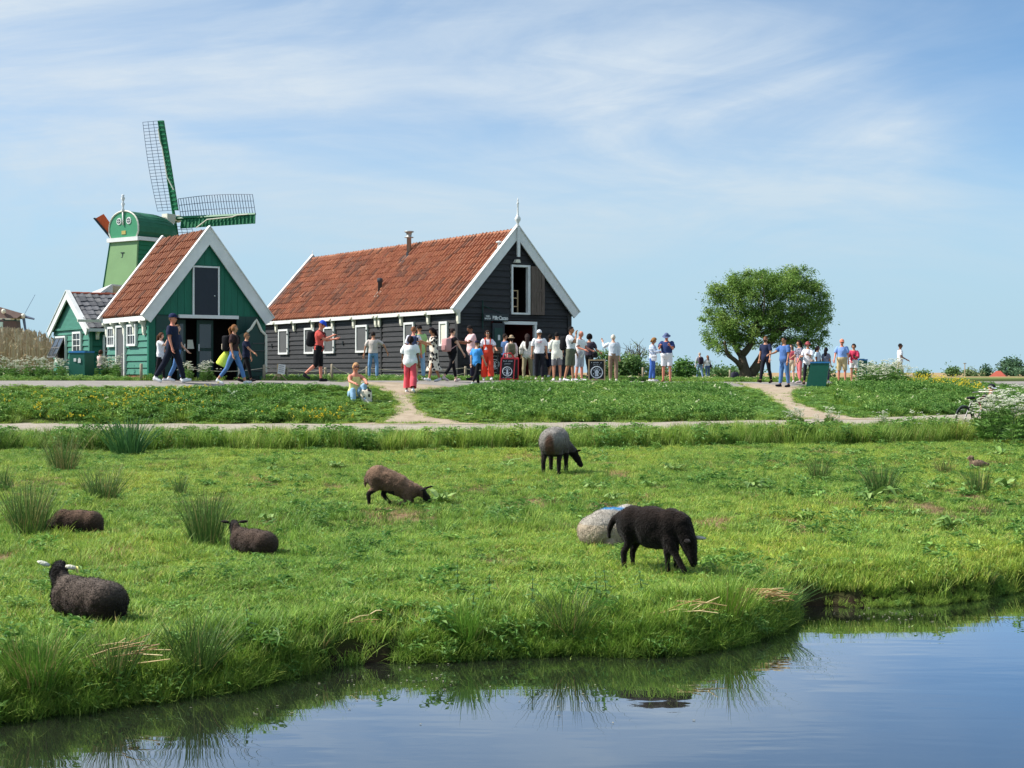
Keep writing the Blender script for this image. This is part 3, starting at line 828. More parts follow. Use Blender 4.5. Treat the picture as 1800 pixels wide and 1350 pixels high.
# ---- black barn -------------------------------------------------------------------------------------------------
def black_barn():
    D = 55.0; o2 = (X_at(805, D), D); g0 = gz(*o2) - .03
    root = empty("black_barn", (o2[0], o2[1], g0), BROT)
    tag(root, "long black weatherboarded barn with orange pantile roof and white gable trim", "barn")
    W = along(1000, o2, DX); L = -along(465, o2, -DY) if along(465, o2, DY) < 0 else along(465, o2, DY)
    eave = Z_at(536, D) - g0 - .04; apex = Z_at(398, D + .5635 * W / 2) - g0 - .26
    wl_ = 2.87
    s, ang = gable_house(root, W, L, eave, apex)
    # inner box
    mb = MB(); t = .12
    mb.box((.0, t), (0.12, L - .1), (0, eave)); mb.box((W - t, W), (.12, L - .1), (0, eave)); mb.box((0, W), (L - t, L), (0, eave))
    mb.obj("wall_core", blackd, root)
    mb = MB(); mb.prism([(t, L - t, eave - .05), (W - t, L - t, eave - .05), (W / 2, L - t, apex - .15)], (0, .1, 0)); mb.obj("gable_back", blackd, root)
    # openings in the front gable, in metres along local x
    def gx(px): return along(px, o2, DX)
    def gzz(py, px): return Z_at(py, D + .5635 * gx(px)) - g0
    dl, dr, dt = gx(884), gx(941), gzz(566, 910)
    ll, lr, lb, lt = gx(897), gx(930), gzz(553, 913), gzz(466, 913)
    # long wall: two runs of boards divided by a vertical batten
    tj = along(672, o2, DY); nb = 13
    board_wall(root, black, (0, 0.0, 0), (0, 1, 0), tj - .05, .12, eave - .02, nb, (-1, 0, 0), seed=1)
    board_wall(root, black, (0, tj + .05, 0), (0, 1, 0), L - tj - .05, .10, eave - .02, nb, (-1, 0, 0), seed=2)
    box("batten", root, black, (-.07, 0), (tj - .05, tj + .05), (0, eave - .05))
    box("corner_post", root, black, (-.075, .10), (-.085, .10), (0, eave))
    box("corner_post", root, black, (-.075, .10), (L - .1, L + .02), (0, eave - .1))
    box("corner_post", root, black, (W - .1, W + .075), (-.08, .10), (0, eave - .02))
    # front gable boards left, right and above the openings
    def roofx(z): return max(0.0, (z - eave) / s)
    h = apex / 25
    def gb(za, zb, a, b, n, seed):
        board_wall(root, black, (0, 0, 0), (1, 0, 0), W, za, zb, n, (0, -1, 0), seed=seed,
                   clip=lambda z: (max(a, roofx(z)), min(b, W - roofx(z))))
    gb(.12, dt + .06, .10, dl - .55, 9, 3); gb(.12, dt + .06, dr + .05, W - .1, 9, 4)
    gb(dt + .06, lb, .0, W, 2, 5)
    gb(lb, lt, .0, ll, 8, 6); gb(lb, lt, lr, W, 8, 7); gb(lt, apex - .05, 0, W, 6, 8)
    # doorway: frame, dark room behind, leaf standing open on the left
    box("door_frame", root, whitep, (dl - .02, dr + .02), (-.10, .02), (dt - .10, dt + .02)); box("door_frame", root, whitep, (dr - .10, dr + .012), (-.09, .03), (0, dt - .10))
    mb = MB()
    mb.box((dl - .45, dl - .35), (.15, 3.2), (0, 2.9)); mb.box((dr + .15, dr + .25), (.15, 3.2), (0, 2.9)); mb.box((dl - .4, dr + .2), (3.2, 3.3), (0, 2.9))
    mb.obj("room_wall", insidered, root)
    box("room_ceiling", root, inside, (.2, W - .2), (.15, 3.3), (dt + .25, dt + .33))
    box("room_floor", root, inside, (.2, W - .2), (-.02, 3.3), (-.04, .05))
    box("counter", root, insidered, (dl + .5, dr - .1), (1.6, 2.0), (0, 1.05))
    lf = box("door", root, blackd, (dl - .55, dl + .0), (-.12, -.05), (.06, dt - .06))
    for a, b in ((.1, .9), (1.1, dt - .25)):
        box("door_panel", root, dgreen, (dl - .47, dl - .09), (-.135, -.12), (a + .02, b))
    box("notice", root, whitep, (dl - .32, dl - .22), (-.145, -.136), (1.52, 1.72))
    # loft opening
    for nm, x, z in (("loft_frame", (ll, lr), (lt - .08, lt)), ("loft_frame", (ll, lr), (lb, lb + .07)), ("loft_frame", (ll, ll + .07), (lb + .07, lt - .08)), ("loft_frame", (lr - .11, lr), (lb + .07, lt - .08))):
        box(nm, root, whitep, x, (-.10, .06), z)
    mb = MB(); mb.box((ll - .3, lr + .3), (1.4, 1.5), (lb - .1, lt + .2)); mb.box((ll - .3, ll - .2), (.1, 1.4), (lb - .1, lt + .2)); mb.box((lr + .2, lr + .3), (.1, 1.4), (lb - .1, lt + .2)); mb.box((ll - .3, lr + .3), (.1, 1.4), (lb - .06, lb - .02)); mb.box((ll - .3, lr + .3), (.1, 1.4), (lt + .12, lt + .2))
    mb.obj("loft_room", inside, root)
    mb = MB(); a = ll + .28
    for x in (a, a + .22): mb.box((x, x + .04), (.25, .29), (lb, lb + .95))
    for z in (.3, .62, .91): mb.box((a, a + .26), (.26, .28), (lb + z, lb + z + .04))
    mb.obj("ladder", wood, root)
    sh = empty("shutter", (lr + .02, -.10, 0)); sh.parent = root; sh.rotation_euler = (0, 0, math.radians(-6))
    w = .58
    for x in (0, w - .12): box("stile", sh, oldwood, (x, x + .12), (-.05, .0), (lb, lt - .03))
    for z in (lb, (lb + lt) / 2 - .06, lt - .15): box("rail", sh, oldwood, (.121, w - .121), (-.045, -.004), (z, z + .12))
    for z0_, z1_ in ((lb + .12, (lb + lt) / 2 - .06), ((lb + lt) / 2 + .06, lt - .15)):
        for k in range(3):
            x0 = .121 + k * (w - .242) / 3; box("plank", sh, oldwood, (x0 + .004, x0 + (w - .242) / 3 - .004), (-.03, -.01), (z0_ + .002, z1_ - .002))
    # windows of the long wall
    for i, (a, b) in enumerate([(493, 509.5), (538.5, 555.5), (572.4, 590.7), (629, 649), (713.8, 731), (776, 790)]):
        t1, t0 = along(a, o2, DY), along(b, o2, DY)
        window(root, (-.04, 0, 0), (0, 1, 0), (-1, 0, 0), t0, t1, 1.12 if i < 5 else 1.3, 2.26 if i < 5 else 2.22, shut if i < 5 else cream, .085)
        if i < 5:
            for z in (1.35, 2.0): box("hinge", root, blackd, (-.145, -.126), (t0 - .01, t0 + .05), (z, z + .05))
    for px_, py_ in ((480, 609), (605, 604)):
        t = along(px_, o2, DY); box("wall_hook", root, blackd, (-.09, -.04), (t - .02, t + .02), (1.45, 1.62))
    # roof: underlay, tiles, boards
    ov, og = .17, .16
    ez = eave - ov * s
    tb = .05
    for sgn in (0, 1):
        e = (-ov, ez) if sgn == 0 else (W + ov, ez)
        slab(root, "roof_deck", oldwood, [(e[0], -og + .03, e[1] + .02), (W / 2, -og + .03, apex + .0), (W / 2, -og + .03, apex + .05), (e[0], -og + .03, e[1] + .07)], (0, L + 2 * og - .06, 0))
    sl = math.hypot(W / 2 + ov, apex - ez); w, h = .243, .33
    nrow = int(sl / h); hh = sl / nrow; ncol = int(round((L + 2 * og - .1) / w)); ww = (L + 2 * og - .1) / ncol
    v1 = (W / 2 + ov, 0, apex - ez)
    # u runs towards the camera end so that u x v points up and out
    pr = np.random.default_rng(5); blot = [(pr.integers(0, ncol), pr.integers(0, nrow), pr.integers(1, 5)) for _ in range(13)]
    def patch(i, j, r):
        for bi, bj, br in blot:
            if abs(i - bi) <= br and abs(j - bj) <= 1 and r.uniform() < .55: return 5 if r.uniform() < .5 else 4
        if i > ncol - 9 and r.uniform() < .3: return 5
        return None
    tile_roof(root, (-ov - .03, L + og - .05, ez + .075), (0, -1, 0), v1, ncol, nrow, ww, hh, TILEPAL, "roof_tile", [3, 4, 3, 2, 2, .7, 1], 300,
              lambda c: -c[0] + .001 * c[1], 21, lambda i, j, r: patch(ncol - 1 - i, j, r), .8)
    tile_roof(root, (W + ov + .03, -og + .05, ez + .075), (0, 1, 0), (-v1[0], 0, v1[2]), ncol, nrow, ww, hh, TILEPAL, "roof_tile", [3, 4, 3, 2, 2, .7, 1], 0, lambda c: 0, 22)
    nr = int((L + .3) / .38)
    rm = []
    for c in TILEPAL[:3]:
        mb = MB(); mb.tube([(0, 0, 0), (0, .40, .02)], .105, 8, c, True, .75); me = mb.mesh("ridge_tile"); me.materials.append(tilem); rm.append(me)
    for k in range(nr):
        link("ridge_tile", rm[k % 3], None, root, (W / 2, -.12 + k * .38, apex + .075))
    box("eave_board", root, whitep, (-ov - .06, -ov + .01), (-og + .05, L + og), (ez - .085, ez + .065))
    box("eave_board", root, whitep, (W + ov - .01, W + ov + .06), (-og + .05, L + og), (ez - .085, ez + .065))
    for y0, th in ((-og - .05, .06), (L + og - .02, .06)):
        for sg in (0, 1):
            x0 = -ov - .08 if sg == 0 else W + ov + .08; z0_ = ez - .04
            bw = .34
            n = Vector((-(apex - ez), 0, W / 2 + ov)).normalized() if sg == 0 else Vector((apex - ez, 0, W / 2 + ov)).normalized()
            p0 = Vector((x0, y0, z0_)) + n * .16; p1 = Vector((W / 2, y0, apex + .28))
            d = (p1 - p0).normalized(); perp = Vector((-d.z, 0, d.x)) if sg == 0 else Vector((d.z, 0, -d.x))
            lo0 = p0 - perp * bw; lo1 = Vector((W / 2, y0, p1.z - bw / abs(perp.z)))
            slab(root, "bargeboard", whitep, [p0, p1, lo1, lo0] if sg == 0 else [p1, p0, lo0, lo1], (0, th, 0))
            cap0 = p0 + perp * .03; 
            slab(root, "barge_cap", whitep, [p0 + Vector((0, -.05, 0)), p1 + Vector((0, -.05, 0)), p1 + Vector((0, -.05, .04)), p0 + Vector((0, -.05, 0)) + perp * .03], (0, .2, 0))
    # corbels
    for px_ in (489, 520.5, 553, 588.5, 625.5, 664.5, 671, 709, 756.7):
        corbel(root, cream, (-.05, along(px_, o2, DY), ez + .02), (-1, 0, 0), (0, 1, 0), .14, .22, .46)
    corbel(root, cream, (-.04, -.16, ez + .05), (-1, 0, 0), (0, 1, 0), .14, .22, .52)
    # finials, hanging king post, lamp
    mb = MB(); zt = apex + .22
    mb.lathe([(.05, 0), (.07, .06), (.04, .12), (.05, .16), (.11, .26), (.12, .33), (.06, .42), (.035, .50), (.028, .85), (.045, .88), (.045, .92), (.02, .96), (.03, 1.02), (.005, 1.12)], (W / 2, -og - .04, zt), 8)
    mb.obj("finial", whitep, root, True)
    box("king_post", root, whitep, (W / 2 - .06, W / 2 + .06), (-og - .12, -og - .051), (Z_at(452, D + 1.4) - g0, apex + .22))
    mb = MB(); mb.lathe([(.05, 0), (.06, .1), (.02, .16), (.02, .34), (.005, .4)], (W / 2, L + og, apex + .1), 6); mb.obj("finial", whitep, root, True)
    lz = Z_at(462, D + 1.4) - g0
    mb = MB(); mb.prism([(W / 2 - .13, -.22, lz), (W / 2 + .12, -.22, lz), (W / 2 + .09, -.22, lz + .12), (W / 2 - .06, -.22, lz + .12)], (0, .16, 0)); mb.obj("flood_lamp", cream, root)
    # flues
    M = root.matrix_basis.copy(); Mi = M.inverted()
    rot = Matrix.Rotation(BROT, 4, 'Z'); Ml = Matrix.Translation((o2[0], o2[1], g0)) @ rot; Mi = Ml.inverted()
    nrm = Vector((-(apex - ez), 0, W / 2 + ov)).normalized(); pp = Vector((-ov, 0, ez + .1))
    def hit(px, py):
        ro = Mi @ Vector((0, 0, CAMZ)); rd = (Mi.to_3x3() @ Vector(((px - 900) / FOC, 1, -(py - HOR) / FOC)))
        t = (pp - ro).dot(nrm) / rd.dot(nrm); return ro + rd * t
    a = hit(719, 449); top = (449 - 405) / FOC * 60
    fl = MB(); fl.lathe([(.13, -.3), (.13, .12)], a, 10); fl.obj("flue_boot", leadm, root)
    mb = MB(); mb.lathe([(.095, -.1), (.095, top * .72), (.19, top * .73), (.19, top * .76), (.10, top * .77), (.12, top * .93), (.20, top * .96), (.20, top), (.02, top + .01)], a, 12); mb.obj("flue", steel, root, True)
    slab(root, "flue_apron", leadm, [a + Vector((-.35, -.16, -.38)), a + Vector((-.35, .3, -.38)), a + Vector((-.05, .22, -.02)), a + Vector((-.05, -.18, -.02))], nrm * .05)
    a = hit(668, 514); mb = MB(); mb.lathe([(.09, -.1), (.085, .40), (.12, .42), (.12, .58), (.05, .60)], a, 10); mb.obj("vent_pipe", leadm, root, True)
    slab(root, "vent_apron", cream, [a + Vector((-.2, -.2, -.22)), a + Vector((-.2, .2, -.22)), a + Vector((0, .16, .02)), a + Vector((0, -.16, .02))], nrm * .05)
    a = hit(877, 440); mb = MB(); mb.lathe([(.14, -.1), (.05, .12), (.045, .28), (.12, .29), (.11, .33), (.03, .36)], a, 10); mb.obj("vent_pipe", whitep, root, True)
    # name board and its iron bracket
    sb = empty("hanging_sign", (o2[0], o2[1], g0), BROT)
    tag(sb, "black board with white lettering on the barn gable beside the doorway", "sign")
    x0, x1 = gx(846), gx(890); zb_, zt_ = gzz(567, 868) + .05, gzz(554, 868) + .05
    box("board", sb, blackd, (x0, x1), (-.16, -.11), (zb_, zt_))
    def text(s, x, z, size, parent):
        cu = bpy.data.curves.new("lettering", 'FONT'); cu.body = s; cu.size = size; cu.extrude = .006; cu.offset = .008; cu.align_x = 'LEFT'
        to = bpy.data.objects.new("lettering", cu); COL.objects.link(to)
        bpy.context.view_layer.update()
        me = bpy.data.meshes.new_from_object(to.evaluated_get(bpy.context.evaluated_depsgraph_get()))
        bpy.data.objects.remove(to)
        me.materials.clear(); me.materials.append(whitep)
        o = link("lettering", me, None, parent, (x, -.168, z), (math.radians(90), 0, 0))
        bpy.context.view_layer.update(); return o
    to = text("Blik\u00b7Cacao", gx(861.5), zb_ + .055, .20, sb)
    k = (gx(888.5) - gx(861.5)) / max(to.dimensions.x, .1); to.scale = (k, 1.0, 1.0)
    rr = np.random.default_rng(3); mb = MB()          # two lines of lettering too small to read
    for n_, a_, b_, z_ in ((5, 850, 857.5, zb_ + .15), (7, 848, 859.5, zb_ + .06)):
        for i in range(n_):
            x_ = gx(a_) + (gx(b_) - gx(a_)) * i / n_; w_ = (gx(b_) - gx(a_)) / n_ * .8
            mb.box((x_, x_ + w_ * .4), (-.17, -.162), (z_, z_ + .065)); mb.box((x_ + w_ * .4, x_ + w_), (-.17, -.162), (z_ + .02 * rr.integers(0, 3), z_ + .022 + .02 * rr.integers(0, 3)))
    mb.obj("small_lettering", whitep, sb)
    mb = MB(); xb = gx(846)
    mb.tube([(xb, -.1, gzz(578, 846)), (xb, -.1, gzz(528, 846))], .022, 5); mb.obj("bracket_pole", dgreen, sb)
    mb = MB(); mb.tube([(xb, -.1, gzz(537, 846)), (gx(877), -.14, zt_ + .02)], .012, 4); mb.obj("bracket_stay", dgreen, sb)
    return root
black_barn()

# ---- green barn ---------------------------------------------------------------------------------------------------
def green_barn():
    D = 45.0; o2 = (X_at(263, D), D); g0 = gz(*o2) - .02
    root = empty("green_barn", (o2[0], o2[1], g0), BROT)
    tag(root, "small dark green barn with steep orange tile roof and broad white rakes", "barn")
    W = along(462, o2, DX); L = along(191, o2, DY)
    eave = Z_at(545, D) - g0 - .06; apex = Z_at(399, D + .5635 * W / 2) - g0 - .24
    s = (apex - eave) / (W / 2)
    def gx(px): return along(px, o2, DX)
    def gzz(py, px): return Z_at(py, D + .5635 * gx(px)) - g0
    t = .1
    mb = MB(); mb.box((0, t), (0.1, L), (0, eave)); mb.box((W - t, W), (.1, L), (0, eave)); mb.box((0, W), (L - t, L - .01), (0, eave)); mb.obj("wall_core", dgreen, root)
    mb = MB(); mb.prism([(t, L - t, eave - .05), (W - t, L - t, eave - .05), (W / 2, L - t, apex - .15)], (0, .09, 0)); mb.obj("gable_back", dgreen, root)
    # side wall boards
    board_wall(root, green_lit, (0, .0, 0), (0, 1, 0), L, .22, eave - .02, 9, (-1, 0, 0), seed=11)
    box("plinth", root, brickm, (-.03, .05), (0, L), (-.1, .22))
    box("corner_post", root, green_shade, (-.06, .16), (-.07, .05), (0, eave))
    box("corner_post", root, green_shade, (W - .14, W + .06), (-.07, .05), (0, eave))
    for a, b, z0, z1 in ((193.7, 206.6, 1.10, 1.75), (228.5, 244, 1.10, 1.78)):
        t1, t0 = along(a, o2, DY), along(b, o2, DY)
        window(root, (-.035, 0, 0), (0, 1, 0), (-1, 0, 0), t0, t1, z0, z1, glass, .07, (2, 1))
    t1, t0 = along(208.7, o2, DY), along(224.3, o2, DY)
    window(root, (-.03, 0, 0), (0, 1, 0), (-1, 0, 0), t0, t1, .02, 1.78, shut, .075, name="side_door")
    for px_ in (192, 206, 222.5, 240, 257): corbel(root, cream, (-.03, along(px_, o2, DY), eave - .24), (-1, 0, 0), (0, 1, 0), .12, .20, .46)
    # front gable: vertical boards above, openings below
    zl = gzz(555, 363)
    nb = 17
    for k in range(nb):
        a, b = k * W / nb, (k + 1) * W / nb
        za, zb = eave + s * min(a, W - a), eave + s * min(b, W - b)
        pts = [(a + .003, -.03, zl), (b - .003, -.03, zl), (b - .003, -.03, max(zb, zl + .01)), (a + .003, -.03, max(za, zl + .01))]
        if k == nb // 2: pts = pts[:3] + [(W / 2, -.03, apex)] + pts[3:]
        mb = MB(); mb.prism(pts, (0, .05, 0)); o = mb.obj("plank", green_shade, root); o.location.y = -.003 * (k % 3)
    lx0, lx1, lz1 = gx(337), gx(384), gzz(468, 360)
    for x, z in (((lx0, lx1), (lz1 - .05, lz1)), ((lx0, lx0 + .05), (zl, lz1 - .05)), ((lx1 - .05, lx1), (zl, lz1 - .05))): box("loft_frame", root, whitep, x, (-.10, -.037), z)
    ld = box("loft_door", root, navy, (lx0 + .052, lx1 - .052), (-.075, -.038), (zl + .01, lz1 - .052))
    mb = MB(); mb.ball((lx1 - .16, -.09, zl + .62), .022, 6, 4); mb.obj("door_knob", whitep, root)
    for z in (.25, 1.2): box("hinge", root, blackd, (lx0 + .03, lx0 + .16), (-.082, -.076), (zl + z, zl + z + .04))
    ox0, ox1 = gx(313), gx(414)
    box("lintel", root, whitep, (ox0 - .02, ox1 + .04), (-.16, -.04), (zl - .09, zl + .015))
    # porch recess with two glazed inner doors
    mb = MB(); mb.box((.16, .26), (.0, 1.2), (0, zl)); mb.box((W - .24, W - .14), (.0, 1.2), (0, zl)); mb.box((.16, W - .14), (1.2, 1.3), (0, zl)); mb.box((.16, W - .14), (.03, 1.3), (zl - .03, zl + .05)); mb.obj("porch", inside, root)
    box("porch_floor", root, brickm, (.1, W - .1), (-.25, 1.2), (-.05, .045))
    lf = box("door", root, dgreen, (.17, gx(300)), (-.09, -.035), (.06, zl - .02))
    mb = MB(); c = (gx(287), -.10, 1.45); mb.prism([(c[0] - .09, c[1], c[2]), (c[0], c[1], c[2] - .17), (c[0] + .09, c[1], c[2]), (c[0], c[1], c[2] + .17)], (0, .012, 0)); mb.obj("diamond", green_shade, root)
    for a, b in ((322, 337), (357, 386)):
        p, q = gx(a), gx(b)
        d = box("inner_door", root, dgreen, (p, q), (.5, .55), (.06, zl - .12))
        box("door_pane", root, glass, (p + .08, q - .08), (.485, .498), (1.05, zl - .25)); box("door_pane", root, glass, (p + .08, q - .08), (.485, .498), (.42, .95))
        hx = q - .05 if a < 340 else p + .05
        box("door_handle", root, whitep, (hx - .018, hx + .018), (.44, .48), (.95, 1.17))
    lp = gx(345); mb = MB(); mb.prism([(lp - .11, .46, 1.02), (lp + .12, .46, 1.02), (lp + .07, .46, 1.30), (lp - .10, .46, 1.30)], (0, .02, 0)); mb.obj("notice", cream, root)
    # right hand wall: dark boarding and the open leaf with its white bell-shaped edging
    wr0 = gx(415)
    for k in range(8):
        a = wr0 + k * (W - .14 - wr0) / 8; box("plank", root, dgreen, (a + .002, a + (W - .14 - wr0) / 8 - .002), (-.05 - .004 * (k % 2), .0), (.03, zl))
    def q(px, py): return Vector((gx(px), -.42, gzz(py, px)))
    leaf = [q(424, 584), q(431, 578), q(437, 568), q(440, 563), q(444, 571), q(449, 582), q(454, 587), q(457, 590), q(457, 655)]
    mb = MB(); mb.prism([q(409, 662) - Vector((0, 0, .02)), q(457, 660)] + leaf[7::-1] + [q(410, 590)], (0, .045, 0)); mb.obj("door", dgreen, root)
    mb = MB(); mb.tube([p + Vector((0, -.03, 0)) for p in leaf], .042, 6); mb.obj("door_edging", cream, root)
    mb = MB(); mb.tube([q(410, 632) + Vector((0, -.03, 0)), q(410, 666) + Vector((0, -.03, 0))], .045, 6); mb.obj("door_edging", cream, root)
    for py_ in (604, 617, 652): 
        mb = MB(); mb.tube([q(434, py_) + Vector((0, -.03, 0)), q(456, py_) + Vector((0, -.03, 0))], .012, 4); mb.obj("door_rail", shut, root)
    # roof
    ov, og = .13, .12; ez = eave - ov * s
    for sg in (0, 1):
        e = -ov if sg == 0 else W + ov
        slab(root, "roof_deck", oldwood, [(e, -og + .03, ez + .02), (W / 2, -og + .03, apex), (W / 2, -og + .03, apex + .05), (e, -og + .03, ez + .07)], (0, L + 2 * og - .06, 0))
    sl = math.hypot(W / 2 + ov, apex - ez); nrow = int(sl / .30); hh = sl / nrow; ncol = int((L + 2 * og) / .205); ww = (L + 2 * og - .08) / ncol
    v1 = (W / 2 + ov, 0, apex - ez); pal = [tuple(k * .82 for k in c) for c in TILEPAL]
    tile_roof(root, (-ov - .03, L + og - .04, ez + .075), (0, -1, 0), v1, ncol, nrow, ww, hh, pal, "roof_tile", [3, 4, 4, 1, 3, 1.2, 1], 300, lambda c: -c[0] + .001 * c[1], 31, None, .8)
    tile_roof(root, (W + ov + .03, -og + .04, ez + .075), (0, 1, 0), (-v1[0], 0, v1[2]), ncol, nrow, ww, hh, pal, "roof_tile", [3, 4, 4, 1, 3, 1.2, 1], 0, lambda c: 0, 32)
    mb = MB(); mb.tube([(0, 0, 0), (0, .40, .015)], .09, 8, lin(170, 120, 84), True, .7); me = mb.mesh("ridge_tile"); me.materials.append(tilem)
    for k in range(int((L + .2) / .38) + 1): link("ridge_tile", me, None, root, (W / 2, -.1 + k * .37, apex + .06))
    box("eave_board", root, whitep, (-ov - .06, -ov + .01), (-og + .02, L + og), (ez - .09, ez + .06)); box("eave_board", root, whitep, (W + ov - .01, W + ov + .06), (-og + .02, L + og), (ez - .09, ez + .06))
    for y0 in (-og - .06, L + og - .02):
        for sg in (0, 1):
            n = Vector((-(apex - ez), 0, W / 2 + ov)).normalized() if sg == 0 else Vector((apex - ez, 0, W / 2 + ov)).normalized()
            p0 = Vector((-ov - .06 if sg == 0 else W + ov + .06, y0, ez - .03)) + n * .14; p1 = Vector((W / 2, y0, apex + .24))
            d = (p1 - p0).normalized(); perp = Vector((-d.z, 0, d.x)) if sg == 0 else Vector((d.z, 0, -d.x)); bw = .34
            lo0 = p0 - perp * bw; lo1 = Vector((W / 2, y0, p1.z - bw / abs(perp.z)))
            slab(root, "bargeboard", whitep, [p0, p1, lo1, lo0] if sg == 0 else [p1, p0, lo0, lo1], (0, .06, 0))
            slab(root, "barge_cap", whitep, [p0 + Vector((0, -.04, 0)), p1 + Vector((0, -.04, 0)), p1 + Vector((0, -.04, .035)), p0 + Vector((0, -.04, 0)) + perp * .025], (0, .17, 0))
    return root
green_barn()

# ---- small green cottage ------------------------------------------------------------------------------------------
def cottage():
    D = 52.0; o2 = (X_at(158.5, D), D); g0 = gz(*o2) - .02
    root = empty("green_cottage", (o2[0], o2[1], g0), BROT)
    tag(root, "low green cottage with grey tile roof and white gable rakes behind the bin", "cottage")
    G = along(94.8, o2, DY); Lx = 3.6
    eave = 1.86; apex = Z_at(519, D + .826 * G / 2) - g0; s = (apex - eave) / (G / 2)
    mb = MB(); mb.box((.03, .13), (.05, G - .05), (0, eave)); mb.box((.03, Lx), (.03, .12), (0, eave)); mb.box((.03, Lx), (G - .12, G - .03), (0, eave)); mb.box((Lx - .1, Lx), (.1, G - .1), (0, eave))
    mb.obj("wall_core", dgreen, root)
    board_wall(root, green_lit, (0.03, 0, 0), (0, 1, 0), G, .1, eave, 8, (-1, 0, 0), seed=41)
    board_wall(root, green_shade, (0, .03, 0), (1, 0, 0), Lx, .1, eave, 8, (0, -1, 0), seed=42)
    box("corner_post", root, green_lit, (-.04, .07), (-.04, .07), (0, eave))
    mb = MB(); mb.prism([(-.03, -.05, eave), (-.03, G + .05, eave), (-.03, G / 2, apex - .02)], (.06, 0, 0)); mb.obj("gable_panel", green_lit, root)
    box("gable_moulding", root, green_lit, (-.08, .0), (-.05, G + .05), (eave - .06, eave + .02))
    mb = MB(); mb.prism([(Lx - .1, 0, eave), (Lx - .1, G, eave), (Lx - .1, G / 2, apex)], (.06, 0, 0)); mb.obj("gable_panel", green_lit, root)
    def ty(px): return along(px, o2, DY)
    def tx(px): return along(px, o2, DX)
    window(root, (-.01, 0, 0), (0, 1, 0), (-1, 0, 0), ty(145.5), ty(131), .72, 1.72, glass, .07, (1, 3))
    f = window(root, (-.01, 0, 0), (0, 1, 0), (-1, 0, 0), ty(118.5), ty(101), .66, 1.60, inside, .07)
    # casement hung open
    hw = empty("casement", (-.08, (ty(118.5) + ty(101)) / 2, 1.53)); hw.parent = root; hw.rotation_euler = (0, math.radians(24), 0)
    hwid = (ty(101) - ty(118.5)) / 2 - .08
    for y in (-hwid, -.02, hwid - .04): box("casement_bar", hw, shut, (-.03, 0), (y, y + .04), (-.8, 0))
    for z in (-.8, -.42, -.04): box("casement_bar", hw, shut, (-.028, -.002), (-hwid + .041, hwid - .041), (z, z + .04))
    box("pane", hw, glass, (-.018, -.012), (-hwid + .03, hwid - .03), (-.79, -.02))
    window(root, (0, -.01, 0), (1, 0, 0), (0, -1, 0), tx(180), tx(196), .70, 1.58, glass, .07, (1, 2))
    # roof, ridge along x
    ov, og = .18, .14; ez = eave - ov * s; sl = math.hypot(G / 2 + ov, apex - ez)
    for sg in (0, 1):
        e = -ov if sg == 0 else G + ov
        slab(root, "roof_deck", oldwood, [(-og + .03, e, ez + .02), (-og + .03, G / 2, apex), (-og + .03, G / 2, apex + .05), (-og + .03, e, ez + .07)], (Lx + og, 0, 0))
    pal = [lin(112, 112, 114), lin(120, 120, 122), lin(104, 104, 106), lin(128, 127, 126), lin(94, 95, 98)]
    nrow = int(sl / .29); hh = sl / nrow; ncol = int((Lx + og) / .25); ww = (Lx + og) / ncol
    tile_roof(root, (-og + .02, -ov - .03, ez + .075), (1, 0, 0), (0, G / 2 + ov, apex - ez), ncol, nrow, ww, hh, pal, "roof_tile", [3, 3, 2, 2, 2], 300, lambda c: c[0], 51, None, .16)
    tile_roof(root, (Lx + .02, G + ov + .03, ez + .075), (-1, 0, 0), (0, -G / 2 - ov, apex - ez), ncol, nrow, ww, hh, pal, "roof_tile", [3, 3, 2, 2, 2], 0, lambda c: c[0], 52, None, .16)
    mb = MB(); mb.tube([(0, 0, 0), (.40, 0, .015)], .09, 8, lin(176, 96, 72), True, .7); me = mb.mesh("ridge_tile"); me.materials.append(tilem)
    for k in range(int((Lx + og) / .37)): link("ridge_tile", me, None, root, (-.1 + k * .37, G / 2, apex + .06))
    for sg in (0, 1):
        p0 = Vector((-og - .05, -ov - .05 if sg == 0 else G + ov + .05, ez + .02)); p1 = Vector((-og - .05, G / 2, apex + .16)); d = (p1 - p0).normalized()
        perp = Vector((0, -d.z, d.y)) if sg == 0 else Vector((0, d.z, -d.y)); bw = .26
        slab(root, "bargeboard", whitep, [p0, p0 - perp * bw, Vector((p0.x, G / 2, p1.z - bw / abs(perp.z))), p1], (.055, 0, 0))
        slab(root, "barge_cap", whitep, [p0 + Vector((-.03, 0, 0)), p1 + Vector((-.03, 0, 0)), p1 + Vector((-.03, 0, .03)), p0 + Vector((-.03, 0, 0)) + perp * .025], (.16, 0, 0))
    box("gutter", root, whitep, (-og, Lx), (-ov - .09, -ov + .0), (ez - .06, ez + .05))
    corbel(root, cream, (tx(170), -.02, eave - .1), (0, -1, 0), (1, 0, 0), .1, .24, .34)
    # white lean-to gutter board reaching across to the barn
    mb = MB(); mb.box((-.55, 1.6), (-.34, -.28), (eave + .16, eave + .25)); mb.obj("gutter_board", cream, root)
    return root
cottage()

